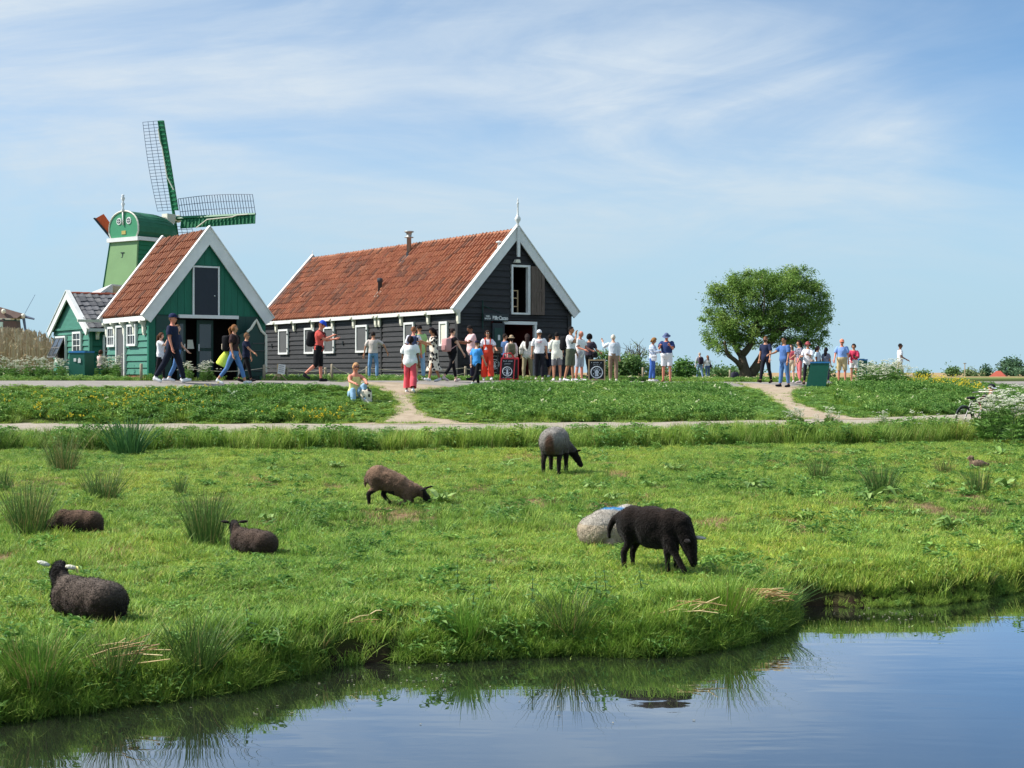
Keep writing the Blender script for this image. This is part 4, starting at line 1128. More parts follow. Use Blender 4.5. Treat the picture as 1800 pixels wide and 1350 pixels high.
# ------------------------------------------------------------------ windmills
millg = mat("mill_light_green", lin(118, 152, 102), 0.5, 0.12, 1.2, spec=0.3)
millcap = mat("mill_cap_green", lin(44, 112, 82), 0.5, 0.2, 2.0, 0.2, 10, spec=0.3)
millface = mat("mill_face_green", lin(66, 142, 102), 0.5, 0.1, 2.0, spec=0.3)
sailg = mat("sail_green", lin(28, 112, 72), 0.5, 0.12, 3)
lath = mat("lattice_grey", lin(96, 110, 132), 0.6)
orange = mat("orange_paint", lin(226, 96, 48), 0.55, 0.15, 3)
def green_mill():
    Y0 = 78.0
    a = Vector((.586, .81)); h = Vector((.81, -.586))
    c0 = (X_at(218, Y0), Y0)
    g0 = gz(*c0)
    root = empty("windmill", (c0[0], c0[1], g0), math.atan2(h.y, h.x))   # local x = h, local y = a (towards the sails)
    tag(root, "green windmill with eye-like round windows and lattice sails behind the barn", "windmill")
    zt = Z_at(424, Y0) - g0
    w0 = 1.12; d0 = 0.0; LEN = 3.0
    def half(z): return w0 + (zt - z) * .085, (zt - z) * .12
    wb, db = half(0)
    # body: light green rear face, boarded sides
    mb = MB()
    P = [(-wb, -db, 0), (wb, -db, 0), (wb, LEN + db - .6, 0), (-wb, LEN + db - .6, 0), (-w0, 0, zt), (w0, 0, zt), (w0, LEN - .6, zt), (-w0, LEN - .6, zt)]
    mb.add(P, [(0, 1, 5, 4), (2, 3, 7, 6), (3, 0, 4, 7), (1, 2, 6, 5), (4, 5, 6, 7)]); mb.obj("tower", millg, root)
    n = 30; 
    for sgn in (1, -1):
        for k in range(n):
            za, zb = zt * k / n, zt * (k + 1) / n + .02
            (wa, da), (wb_, db_) = half(za), half(min(zb, zt))
            mb = MB(); x0 = wa + .045; x1 = wb_ + .012
            v = [(sgn * x0, -da + .03, za), (sgn * x0, LEN - .6 + da, za), (sgn * x1, LEN - .6 + db_, zb), (sgn * x1, -db_ + .03, zb)]
            vi = [(sgn * (wa + .005), p[1], p[2]) if i < 2 else (sgn * (wb_ + .003), p[1], p[2]) for i, p in enumerate(v)]
            mb.add(v + vi, [(0, 1, 2, 3), (0, 4, 5, 1), (0, 3, 7, 4), (1, 5, 6, 2)]); mb.obj("plank", sailg, root)
    for sgn in (1, -1):
        mb = MB(); mb.tube([(sgn * wb, -db, 0), (sgn * w0, 0, zt)], .05, 4); mb.obj("corner_trim", sailg if sgn < 0 else millg, root)
    box("white_sill", root, whitep, (-w0 - .12, w0 + .12), (-.14, .0), (zt - .02, zt + .19)); box("white_sill", root, whitep, (w0 + .0, w0 + .13), (.001, LEN - .3), (zt + .0, zt + .20)); box("white_sill", root, whitep, (-w0 - .13, -w0), (.001, LEN - .3), (zt, zt + .20))
    mb = MB(); z = zt - .62
    mb.box((-.16, .12), (-.02, .06), (z, z + .03)); mb.box((-.02, .02), (-.02, .06), (z - .25, z)); mb.box((-.1, .0), (-.02, .06), (z - .25, z - .22)); o = mb.obj("hatch_iron", blackd, root); o.location.y = -.09
    # cap: barrel with horseshoe rear face
    zc = zt + .19; R = w0 + .05; top = Z_at(371, Y0) - g0
    prof = []
    for k in range(17):
        t = math.pi * k / 16; xx = math.cos(t); zz = math.sin(t)
        prof.append((xx * R * (1.0 + .05 * math.sin(2 * t if t < 1.57 else math.pi * 2 - 2 * t)), (top - zc) * zz ** .8))
    prof = [(R * .88, 0)] + [(x, .28 + z * (top - zc - .28) / (top - zc)) for x, z in prof] + [(-R * .88, 0)]
    mb = MB(); N = len(prof); ys = [(0, 1), (.9, 1.0), (1.8, .97), (2.4, .90), (2.8, .78), (3.0, .6)]
    V = [];F = []
    for y, s in ys:
        for x, z in prof: V.append((x * s, y, zc + z * (s if s < 1 else 1)))
    for j in range(len(ys) - 1):
        for k in range(N - 1): F.append((j * N + k, (j + 1) * N + k, (j + 1) * N + k + 1, j * N + k + 1))
    F.append(tuple((len(ys) - 1) * N + k for k in range(N)))
    mb.add(V, F); mb.obj("cap", millcap, root)
    for k in range(3, N - 3):
        x, z = prof[k]; mb = MB(); mb.tube([(x, .02, zc + z), (x * .985, 1.8, zc + z * .975), (x * .9, 2.4, zc + z * .9)], .012, 4); mb.obj("cap_batten", millcap, root)
    fr = MB(); fr.prism([(x * .97, -.02, zc + z * .97) for x, z in prof][::-1], (0, .04, 0)); face = fr.obj("cap_face", millface, root)
    mb = MB(); mb.tube([(x, -.03, zc + z) for x, z in prof], .045, 5); mb.obj("face_trim", cream, root)
    for sx in (-.36, .42):
        e = empty("eye_window", (sx, -.03, zc + (top - zc) * .62)); e.parent = root
        mb = MB(); n_ = 16; 
        ring = [(.16 * math.cos(6.283 * k / n_), 0, .16 * math.sin(6.283 * k / n_)) for k in range(n_ + 1)]
        mb.tube(ring, .035, 5); mb.obj("ring", whitep, e)
        mb = MB(); mb.prism([(.13 * math.cos(6.283 * k / 12), -.03, .13 * math.sin(6.283 * k / 12)) for k in range(12)][::-1], (0, .03, 0)); mb.obj("pane", glass, e)
        mb = MB(); mb.box((-.012, .012), (-.045, -.031), (-.13, .13)); mb.box((-.13, .13), (-.047, -.033), (-.012, .012)); mb.obj("glazing_bar", whitep, e)
    box("plaque", root, mat("ochre_plaque", lin(176, 160, 92), .7), (-.14, .18), (-.05, -.03), (zc + .17, zc + .36))
    mb = MB(); zt2 = top - .75
    mb.box((-.035, .035), (-.10, -.05), (zt2, top)); mb.lathe([(.05, 0), (.09, .1), (.05, .2), (.06, .3), (.10, .42), (.04, .52), (.07, .62), (.11, .72), (.05, .82), (.09, .88), (.02, .92)], (0, -.07, top - .05), 8); mb.obj("finial", whitep, root, True)
    # windshaft and sails
    HUB = Vector((0, 3.45, Z_at(384, Y0 + 2.8) - g0)); SL = 5.3
    mb = MB(); mb.tube([(0, 2.3, HUB.z - .18), (0, 3.7, HUB.z + .03)], .17, 10); mb.ball((0, 3.7, HUB.z), .22, 8, 6); mb.obj("windshaft", cream, root)
    mb = MB(); mb.box((-.22, .22), (2.75, 3.3), (HUB.z - .3, HUB.z + .2)); mb.obj("shaft_cover", cream, root)
    th0 = math.radians(90); TL = math.radians(15)
    for i in range(4):
        th = th0 - i * math.pi / 2
        u = Vector((math.cos(th), -math.sin(TL) * math.sin(th), math.cos(TL) * math.sin(th))); v = Vector((-math.sin(th), -math.sin(TL) * math.cos(th), math.cos(TL) * math.cos(th)))   # v: lattice side
        RZ = Matrix.Rotation(math.radians(11), 3, 'Z'); u = RZ @ u; v = RZ @ v
        Ms = Matrix((u, v, u.cross(v) * -1)).transposed().to_4x4(); Ms.translation = HUB
        sl = bpy.data.objects.new("sail", None); COL.objects.link(sl); sl.parent = root; sl.matrix_local = Ms
        mb = MB(); mb.tube([(-.2, 0, 0), (SL if i != 3 else SL - 2.2, 0, 0)], [.11, .07], 4, flat=1); mb.obj("stock", sailg, sl)
        if i == 3:      # far sail: only its orange wind board is fitted
            Rw = Matrix.Translation((c0[0], c0[1], g0)) @ Matrix.Rotation(math.atan2(h.y, h.x), 4, 'Z')
            inv = (Rw @ Ms).inverted(); Yb = 83.4
            q = [inv @ Vector((X_at(px_, Yb), Yb, Z_at(py_, Yb))) for px_, py_ in ((166, 385), (182, 376), (206, 410), (199, 425))]
            e = [inv @ Vector((X_at(px_, Yb - .05), Yb - .05, Z_at(py_, Yb - .05))) for px_, py_ in ((163.5, 383.5), (167, 382.5), (200, 421), (198, 425))]
            nn = inv.to_3x3() @ Vector((0, .06, 0))
            mb = MB(); mb.prism(q, nn); mb.obj("wind_board", orange, sl)
            mb = MB(); mb.prism(e, nn); mb.obj("board_edge", blackd, sl)
            continue
        # lattice (laths and crossbars)
        lw = 1.15; mb = MB(); nb = 28; r0 = .45
        for k in range(nb + 1):
            x = r0 + (SL - r0) * k / nb; c = .10 * math.sin(k / nb * 3.14)
            mb.box((x - .012, x + .012), (-.02, lw + c - .10), (-.012, .012))
        for j in range(1, 4):
            f = j / 3; pts = [(r0 + (SL - r0) * k / 12, f * (lw + .10 * math.sin(k / 12 * 3.14) - .10), 0) for k in range(13)]
            mb.tube(pts, .016, 4)
        mb.obj("lattice", lath, sl)
        # wind boards with ribs, slightly twisted
        mb = MB(); mb.prism([(.45, -.06, -.03), (SL, -.06, -.03), (SL, -.48, -.16), (.45, -.54, -.24)], (0, 0, .03)); mb.obj("wind_board", sailg, sl)
        for k in range(21):
            x = .5 + (SL - .55) * k / 20; mb = MB(); mb.prism([(x, -.06, -.075), (x + .07, -.06, -.075), (x + .07, -.48, -.26), (x, -.48, -.26)], (0, 0, .04)); mb.obj("rib", sailg, sl)
        mb = MB(); mb.tube([(1.6, -.52, -.34), (2.3, -.12, -.2), (3.9, -.06, -.14), (4.2, .02, -.12), (4.9, .03, -.1)], .035, 5); mb.obj("furled_cloth", cream, sl)
    # white tail slab and low lean-to at its foot
    return root
green_mill()
def lean_to():
    Y0 = 68.0
    p0 = Vector((X_at(146, Y0), Y0, Z_at(521, Y0))); p1 = Vector((X_at(186, Y0), Y0 + 1.0, Z_at(497, Y0)))
    root = empty("mill_shed", (p1.x - .4, Y0, gz(p1.x, Y0)), 0)
    tag(root, "white roof slope of a shed at the mill's foot above the cottage ridge", "shed")
    inv = Vector(root.location)
    q = [p0 - inv, p1 - inv, p1 - inv + Vector((.5, 1.4, 0)), p0 - inv + Vector((.5, 2.4, 0))]
    mb = MB(); mb.prism([p0 - inv + Vector((-.06, -.02, 0)), p1 - inv + Vector((0.02, -.02, 0)), p1 - inv + Vector((.02, -.02, -.45)), p0 - inv + Vector((.55, -.02, 0))], (0, .12, 0)); mb.obj("bargeboard", whitep, root)
    slab(root, "roof", whitep, q, (0, 0, -.06))
    zb = 0
    mb = MB(); w0 = p0 - inv; w1 = p1 - inv
    mb.prism([(w0.x + .5, .12, 0), (w1.x, .12, 0), (w1.x, .12, w1.z - .4), (w0.x + .5, .12, w0.z - .05)], (0, 1.6, 0)); mb.obj("wall", dgreen, root)
lean_to()
def far_mill():
    Y0 = 150.0; x = X_at(4, Y0); g0 = gz(x, Y0)
    root = empty("thatched_windmill", (x, Y0, g0), 0)
    tag(root, "distant brown thatched windmill rising behind the dry reeds", "windmill")
    k = Y0 / FOC; zt = Z_at(561, Y0) - g0; m_th = mat("brown_thatch", lin(112, 92, 84), .95, .3, 1.5, .4, 6)
    brown = mat("brown_tower", lin(118, 98, 92), .9, .25, 1)
    def oct(r, z, f=1.0): return [(r * math.cos(math.pi / 8 + i * math.pi / 4), r * math.sin(math.pi / 8 + i * math.pi / 4), z) for i in range(8)]
    mb = MB(); A, B = oct(2.3, 0), oct(1.72, zt)
    F = [(i, (i + 1) % 8, 8 + (i + 1) % 8, 8 + i) for i in range(8)]
    mb.add(A + B, F + [tuple(range(8, 16))]); mb.obj("tower", brown, root)
    mb = MB(); a = oct(1.76, zt - 3.0); b = oct(1.74, zt - .05)
    mb.add([a[7], a[0], b[0], b[7], ], [(0, 1, 2, 3)]); mb.add([a[6], a[7], b[7], b[6]], [(0, 1, 2, 3)]); mb.obj("tarred_side", dgreen, root)
    mb = MB(); mb.lathe([(1.8, zt - .12), (1.82, zt + .05)], seg=8); mb.obj("curb", cream, root)
    mb = MB()
    prof = [(-2.3, 0, .0), (2.1, 0, 0)]
    V = [(-2.4, -1.5, zt + .05), (1.9, -1.3, zt + .05), (1.9, 1.3, zt + .05), (-2.4, 1.5, zt + .05), (-1.9, 0, zt + 1.45), (-.3, 0, zt + 1.25), (2.15, 0, zt + .55), (-.9, -.75, zt + 1.1), (-.9, .75, zt + 1.1)]
    mb.add(V, [(0, 1, 7), (1, 6, 5, 7), (0, 7, 4), (7, 5, 4), (2, 3, 8), (6, 2, 8, 5), (3, 4, 8), (4, 5, 8), (1, 2, 6), (0, 4, 3), (0, 3, 2, 1)]); mb.obj("cap", m_th, root)
    hub = Vector((2.2, -.2, Z_at(556, Y0) - g0)); mb = MB(); mb.ball(hub, .28, 8, 6); mb.obj("hub", cream, root)
    for p in ((62, 561), (48, 590), (42, 515)):
        e = Vector((X_at(p[0], Y0) - x, -.3 if p[1] > 540 else 3.5, Z_at(p[1], Y0) - g0)); mb = MB(); mb.tube([hub, e], [.16, .09] if p[1] > 540 else .025, 4); mb.obj("sail_stock", lath, root)
    box("window", root, mat("pale_window", lin(196, 220, 206), .5), (.15, .65), (-1.86, -1.60), (zt - 1.1, zt - .35))
    mb = MB(); mb.ball((.55, -1.2, zt + .75), .25, 8, 6); mb.obj("dormer", cream, root)
far_mill()

# ------------------------------------------------------------------ trees and shrubs
leafm = mat("tree_leaf", (1, 1, 1), 0.55, attr='col', spec=0.25, trans=0.35)
barkm = mat("bark", lin(104, 92, 76), 0.95, 0.4, 5, 0.6, 14, stretch=(2, 2, .6))
def leaves(centers, sig, per, size, aspect, cols, seed, droop=0.0, sun=True):
    r = np.random.default_rng(seed); n = len(centers) * per
    C = np.repeat(np.asarray(centers), per, 0); S = np.repeat(np.asarray(sig), per)[:, None] if hasattr(sig, '__len__') else sig
    P = C + r.normal(0, 1, (n, 3)) * S * np.array([1, 1, .8])
    d = r.normal(0, 1, (n, 3)); d[:, 2] = d[:, 2] * .6 - droop; d /= np.linalg.norm(d, axis=1)[:, None]
    e = np.cross(d, r.normal(0, 1, (n, 3))); e /= np.linalg.norm(e, axis=1)[:, None]
    L = size * r.uniform(.6, 1.4, n)[:, None]
    V = np.stack([P, P + d * L * .5 + e * L * aspect, P + d * L, P + d * L * .5 - e * L * aspect], 1).reshape(-1, 3)
    F = np.arange(n * 4).reshape(-1, 4)
    cc = np.array(cols)[r.integers(0, len(cols), len(centers))]
    c = np.repeat(cc, per, 0) * r.uniform(.7, 1.3, n)[:, None]
    return V, F, np.repeat(c, 4, 0)
def branch(mb, p0, p1, r0, r1, r, bend=.15, n=6):
    p0, p1 = Vector(p0), Vector(p1); L = (p1 - p0).length
    o = Vector(r.normal(0, bend, 3)) * L; o.z = abs(o.z) * -.3
    pts = [p0.lerp(p1, t / n) + o * math.sin(math.pi * t / n) for t in range(n + 1)]
    mb.tube(pts, [r0 + (r1 - r0) * t / n for t in range(n + 1)], 7)
WILLOW = [lin(118, 150, 70), lin(132, 162, 78), lin(106, 138, 62), lin(146, 170, 88), lin(92, 124, 56)]
def big_tree():
    Y0 = 70.0; k = Y0 / FOC; r = np.random.default_rng(3)
    bx = X_at(1307, Y0); g0 = gz(bx, Y0) - .05
    root = empty("willow_tree", (bx, Y0, g0), 0)
    tag(root, "leafy willow with two leaning trunks standing alone beyond the road", "tree")
    def P(px, py, dy=0): return Vector((X_at(px, Y0) - bx, dy, Z_at(py, Y0) - g0))
    mb = MB()
    mb.tube([P(1309, 672), P(1310, 655), P(1307, 640), P(1303, 622)], [.42, .28, .21, .17], 10)
    mb.tube([P(1312, 668, .1), P(1325, 652, .1), P(1338, 630, .0), P(1350, 606, -.1), P(1362, 592)], [.26, .24, .21, .17, .13], 9)
    branch(mb, P(1303, 648), P(1278, 624, -.2), .13, .10, r, .05); branch(mb, P(1278, 624, -.2), P(1272, 600, -.3), .10, .05, r, .05)
    branch(mb, P(1303, 624), P(1290, 590, .3), .17, .08, r, .05); branch(mb, P(1304, 624), P(1318, 585, -.4), .19, .09, r, .05)
    branch(mb, P(1318, 585, -.4), P(1340, 530, -.3), .10, .04, r); branch(mb, P(1290, 590, .3), P(1275, 540, .6), .09, .03, r)
    branch(mb, P(1362, 592), P(1395, 560, .5), .15, .06, r, .05); branch(mb, P(1358, 595), P(1372, 545, -.6), .13, .05, r, .05); branch(mb, P(1395, 560, .5), P(1430, 555, .6), .07, .03, r)
    C = []; S = []
    lobes = [(1290, 545, 48, 52), (1335, 520, 58, 48), (1385, 520, 56, 50), (1425, 545, 36, 48), (1265, 580, 30, 36), (1320, 575, 60, 34), (1390, 575, 60, 34), (1350, 500, 60, 28), (1400, 492, 28, 24), (1262, 520, 20, 22), (1440, 520, 18, 28), (1300, 500, 26, 20)]
    for cx_, cy_, rx, ry in lobes:
        for i in range(int(rx * ry / 25)):
            d = r.normal(0, 1, 3); d /= np.linalg.norm(d); q = r.uniform(.35, 1.0) ** .5
            p = P(cx_ + d[0] * rx * q, cy_ - d[2] * ry * q); p.y = d[1] * rx * k * q * 1.0
            C.append(p[:]); S.append(r.uniform(.08, .20))
    for px_, py_ in [(1243, 590), (1250, 606), (1256, 615), (1238, 560), (1452, 585), (1445, 600), (1458, 560), (1290, 612), (1275, 618), (1415, 600), (1425, 608), (1398, 478), (1402, 472), (1418, 482), (1338, 484), (1328, 490), (1252, 512), (1455, 520), (1370, 604), (1262, 608), (1270, 612), (1248, 598), (1282, 604), (1430, 598), (1438, 606), (1405, 606), (1385, 602), (1448, 590), (1335, 604), (1325, 600), (1300, 604)]:
        for j in range(2): C.append((P(px_ + r.normal(0, 3), py_ + r.normal(0, 3), r.normal(0, .6)))[:]); S.append(r.uniform(.06, .14))
    for i in range(24):
        c = C[r.integers(len(C))]; branch(mb, P(1330, 590), c, .05, .012, r, .08)
    mb.obj("trunk", barkm, root, True)
    V, F, c = leaves(C, S, 84, .115, .17, WILLOW, 5, .5)
    link("crown", new_mesh("crown", V, F, c), leafm, root)
big_tree()
def shrub(name, px, py_base, Y0, wpx, hpx, n, cols, label, cat, seed, leaf=.12, per=40, twigs=0, group=None, bare=False):
    r = np.random.default_rng(seed); k = Y0 / FOC; bx = X_at(px, Y0); g0 = gz(bx, Y0) - .03
    root = empty(name, (bx, Y0, g0), 0); tag(root, label, cat, group)
    zb = Z_at(py_base, Y0) - g0; W = wpx * k / 2; H = hpx * k
    mb = MB()
    for i in range(max(3, twigs)):
        e = Vector((r.normal(0, W * .45), r.normal(0, W * .4), H * r.uniform(.6, 1.0))); mid_ = Vector((e.x * .3, e.y * .3, H * .4))
        mb.tube([(r.normal(0, .06), 0, -.1), mid_, e], [.05 * H / 2 + .015, .03 * H / 2 + .01, .008], 5)
        if bare:
            for j in range(4):
                b = mid_.lerp(e, r.uniform(.2, .9)); mb.tube([b, b + Vector((r.normal(0, .25), r.normal(0, .2), r.uniform(.15, .5)))], [.014, .005], 4)
    mb.obj("stem", barkm, root)
    C = []; S = []
    for i in range(n):
        d = r.normal(0, 1, 3); d /= np.linalg.norm(d); q = r.uniform(.2, 1) ** .5
        C.append((d[0] * W * q, d[1] * W * .8 * q, max(.05, H * .5 + d[2] * H * .5 * q))); S.append(r.uniform(.5, 1.1) * leaf * 1.4)
    V, F, c = leaves(C, S, per, leaf, .3, cols, seed)
    link("foliage", new_mesh("foliage", V, F, c), leafm, root)
    return root
DARKG = [lin(104, 136, 78), lin(116, 146, 86), lin(92, 124, 70)]
DUST = [lin(120, 138, 92), lin(134, 150, 104), lin(108, 126, 84)]
shrub("shrub", 1102, 665, 66, 62, 46, 80, DARKG, "tangled green shrub behind the old man in brown trousers", "shrub", 61)
shrub("shrub", 1118, 664, 69, 50, 66, 30, DUST, "half bare twiggy shrub against the sky by the striped-top woman", "shrub", 62, .08, 26, 14, bare=True)
shrub("shrub", 1064, 664, 72, 46, 52, 60, DARKG, "dark bush at the corner of the black barn behind the wooden chalkboard", "shrub", 63)
shrub("shrub", 1200, 667, 66, 40, 36, 50, [lin(88, 128, 60), lin(104, 142, 72)], "small round green bush beside the man in white shorts", "shrub", 64)
shrub("shrub", 1152, 667, 70, 56, 30, 50, DUST, "low dusty green bush between the couple with a phone and the old man", "shrub", 65)
shrub("shrub", 1275, 660, 160, 130, 18, 60, DARKG, "distant hedge on the skyline left of the willow trunk", "shrub", 66, .3, 40)
shrub("shrub", 1432, 660, 150, 60, 18, 40, DUST, "distant pale hedge behind the willow's leaning trunk", "shrub", 67, .3, 40)
shrub("shrub", 1535, 660, 130, 66, 22, 50, DARKG, "distant dark hedge beyond the woman in the pink jacket", "shrub", 68, .25, 40)
shrub("shrub", 1620, 660, 190, 34, 12, 26, DARKG, "small distant bush above the yellow flowers on the skyline", "shrub", 69, .25, 30)
shrub("shrub", 1676, 662, 240, 26, 14, 26, DARKG, "far dark bush left of the skyline pole", "shrub", 70, .35, 30)
shrub("shrub", 1712, 662, 250, 42, 10, 26, DUST, "far olive bush right of the skyline pole", "shrub", 71, .35, 30)
shrub("distant_tree", 1778, 664, 260, 44, 30, 60, [lin(92, 124, 92), lin(80, 112, 84)], "far round tree standing right of the red-roofed farmhouse", "tree", 72, .4, 40)
shrub("distant_tree", 1735, 664, 250, 18, 18, 20, [lin(92, 124, 92), lin(80, 112, 84)], "far small tree left of the red-roofed farmhouse", "tree", 73, .35, 30)
shrub("shrub", 1800, 664, 250, 40, 12, 26, [lin(92, 124, 92), lin(110, 134, 100)], "far hedge at the right edge of the skyline", "shrub", 74, .4, 30)
def farmhouse():
    Y0 = 240.0; x = X_at(1755, Y0); g0 = gz(x, Y0); k = Y0 / FOC
    root = empty("farmhouse", (x, Y0, g0), math.radians(-25)); tag(root, "far farmhouse with hipped red roof on the right skyline", "farmhouse")
    w = 1.15; z0 = Z_at(662, Y0) - g0; z1 = Z_at(652, Y0) - g0
    mb = MB(); mb.box((-w, w), (-w * .8, w * .8), (-.2, z0 + .05)); mb.obj("wall", brickm, root)
    mb = MB(); mb.add([(-w * 1.15, -w, z0), (w * 1.15, -w, z0), (w * 1.15, w, z0), (-w * 1.15, w, z0), (-w * .3, 0, z1), (w * .3, 0, z1)], [(0, 1, 5, 4), (1, 2, 5), (2, 3, 4, 5), (3, 0, 4), (3, 2, 1, 0)]); mb.obj("roof", mat("red_roof", lin(170, 84, 68), .85, .2, 1), root)
    box("window", root, glass, (-.3, .3), (-w * .8 - .03, -w * .8 + .01), (z0 * .35, z0 * .75))
farmhouse()
def skyline_pole():
    Y0 = 230.0; x = X_at(1696, Y0); g0 = gz(x, Y0); root = empty("utility_pole", (x, Y0, g0)); tag(root, "thin dark pole on the far right skyline", "pole")
    zt = Z_at(638, Y0) - g0; mb = MB(); mb.tube([(0, 0, -.2), (0, 0, zt)], .07, 6); mb.obj("pole", postm, root)
    mb = MB(); mb.box((-.22, .22), (-.05, .05), (zt - .12, zt)); mb.obj("crossarm", postm, root)
skyline_pole()

# ------------------------------------------------------------------ dry reeds (stuff)
def reeds():
    r = np.random.default_rng(8); V = []; F = []; C = []
    cols = [lin(212, 190, 150), lin(198, 174, 134), lin(184, 160, 124), lin(222, 204, 170)]
    n = 4200
    for i in range(n):
        Y = r.uniform(56, 66); px = r.uniform(-40, 100); X = X_at(px, Y)
        hpx = np.interp(px, [-40, 20, 50, 78, 100], [80, 84, 80, 74, 60]); H = hpx * Y / FOC * (r.uniform(.3, .8) if r.uniform() < .6 else r.uniform(.7, 1.12)) + .05
        if px > 60 and r.uniform() < .35: H *= .7
        g = float(ground(np.array([X]), np.array([Y]))[0]) if i % 40 == 0 else g
        lean = r.normal(0, .07, 2); w = r.uniform(.010, .02)
        b = np.array([X, Y, g - .05]); t = b + np.array([lean[0] * H, lean[1] * H, H]); n0 = len(V); c = np.array(cols[r.integers(4)]) * r.uniform(.8, 1.15)
        V += [b - [w, 0, 0], b + [w, 0, 0], t + [w * .5, 0, 0], t - [w * .5, 0, 0]]; F.append((n0, n0 + 1, n0 + 2, n0 + 3)); C += [c] * 4
        if r.uniform() < .5:   # plume or leaf
            d = np.array([r.normal(0, .08), r.normal(0, .05), -r.uniform(.1, .25)]); n0 = len(V); q = r.uniform(.02, .045); c2 = c * .8
            V += [t, t + d * .5 + [q, 0, 0], t + d, t + d * .5 - [q, 0, 0]]; F.append((n0, n0 + 1, n0 + 2, n0 + 3)); C += [c2] * 4
        if r.uniform() < .6:
            p = b + (t - b) * r.uniform(.3, .85); d = np.array([r.normal(0, .2), r.normal(0, .1), r.uniform(-.1, .2)]); n0 = len(V)
            V += [p, p + d * .5 + [0, 0, .02], p + d, p + d * .5 - [0, 0, .02]]; F.append((n0, n0 + 1, n0 + 2, n0 + 3)); C += [c] * 4
    tag(link("dry_reeds", new_mesh("dry_reeds", np.array(V), F, np.array(C)), mat("dry_reed", (1, 1, 1), .8, attr='col', trans=.25)), "stand of dry straw-coloured reeds left of the cottage", "reeds", kind="stuff")
reeds()

# ------------------------------------------------------------------ continuous bodies from merged volumes
def cap_cone(mb, p0, r0, p1, r1, seg=10):
    """rounded tapered limb"""
    p0, p1 = Vector(p0), Vector(p1); d = (p1 - p0); L = d.length
    d = d / L if L > 1e-6 else Vector((0, 0, 1))
    pts = [p0 - d * r0 * .95, p0 - d * r0 * .7, p0, p0.lerp(p1, .5), p1, p1 + d * r1 * .7, p1 + d * r1 * .95]
    rs = [r0 * .25, r0 * .72, r0, (r0 + r1) / 2, r1, r1 * .72, r1 * .25]
    mb.tube(pts, rs, seg)
BODY_JOBS = []
def queue_body(mb, voxel, smooth, fn):
    me = mb.mesh("body_volume"); o = bpy.data.objects.new("body_volume", me); COL.objects.link(o)
    m = o.modifiers.new("r", 'REMESH'); m.mode = 'VOXEL'; m.voxel_size = voxel
    m = o.modifiers.new("s", 'SMOOTH'); m.iterations = smooth; m.factor = .5
    BODY_JOBS.append((o, fn))
def run_bodies():
    bpy.context.view_layer.update()
    dg = bpy.context.evaluated_depsgraph_get(); out = []
    for o, fn in BODY_JOBS:
        me = o.evaluated_get(dg).to_mesh(); n = len(me.vertices)
        V = np.empty(n * 3); me.vertices.foreach_get('co', V); V = V.reshape(-1, 3)
        Nn = np.empty(n * 3); me.vertices.foreach_get('normal', Nn); Nn = Nn.reshape(-1, 3)
        F = np.empty(len(me.loops), np.int32); me.loops.foreach_get('vertex_index', F); F = F.reshape(-1, 4)
        out.append((V, Nn, F, fn))
    for o, fn in BODY_JOBS:
        me = o.data; bpy.data.objects.remove(o); bpy.data.meshes.remove(me)
    BODY_JOBS.clear()
    for V, Nn, F, fn in out: fn(V, Nn, F)
def seg_dist(V, a, b):
    a = np.array(a); b = np.array(b); d = b - a; L = d @ d
    t = np.clip(((V - a) @ d) / max(L, 1e-9), 0, 1)
    return np.linalg.norm(V - (a + t[:, None] * d), axis=1), t

# ------------------------------------------------------------------ people
SKIN = {k: mat("skin_" + k, lin(*c), 0.55, 0.08, 20, spec=0.3) for k, c in dict(pale=(226, 176, 150), tan=(204, 146, 116), olive=(184, 130, 98), brown=(132, 90, 68), red=(216, 140, 116)).items()}
eyem = mat("eye_dark", lin(30, 24, 22), .3)
def cloth(c, name=None):
    return mat("cloth_%d_%d_%d" % c, lin(*c), 0.85, 0.14, 9, 0.25, 45, spec=0.15)
shadesm = mat("dark_lens", lin(18, 16, 18), .15, spec=.6)
PEOPLE = {}
def sub_mesh(V, N, F, sel, off, name, m, parent, noise=0.006, seed=0):
    """garment: the selected body faces pushed outwards"""
    sel = np.asarray(sel)
    faces = F[sel[F].sum(1) >= 3]
    if not len(faces): return None
    idx, fi = np.unique(faces, return_inverse=True); faces = fi.reshape(-1, 4)
    P = V[idx]; Q = N[idx]; o = np.asarray(off)[idx] if hasattr(off, '__len__') else np.full(len(idx), off)
    w = (fbm(P[:, 0] * 9 + P[:, 1] * 5 + 40, P[:, 2] * 7 + P[:, 1] * 6 + 40, seed + 3, 2) - .5) * 2 * noise
    P = P + Q * (o + w)[:, None]
    return link(name, new_mesh(name, P, faces, None, True), m, parent)
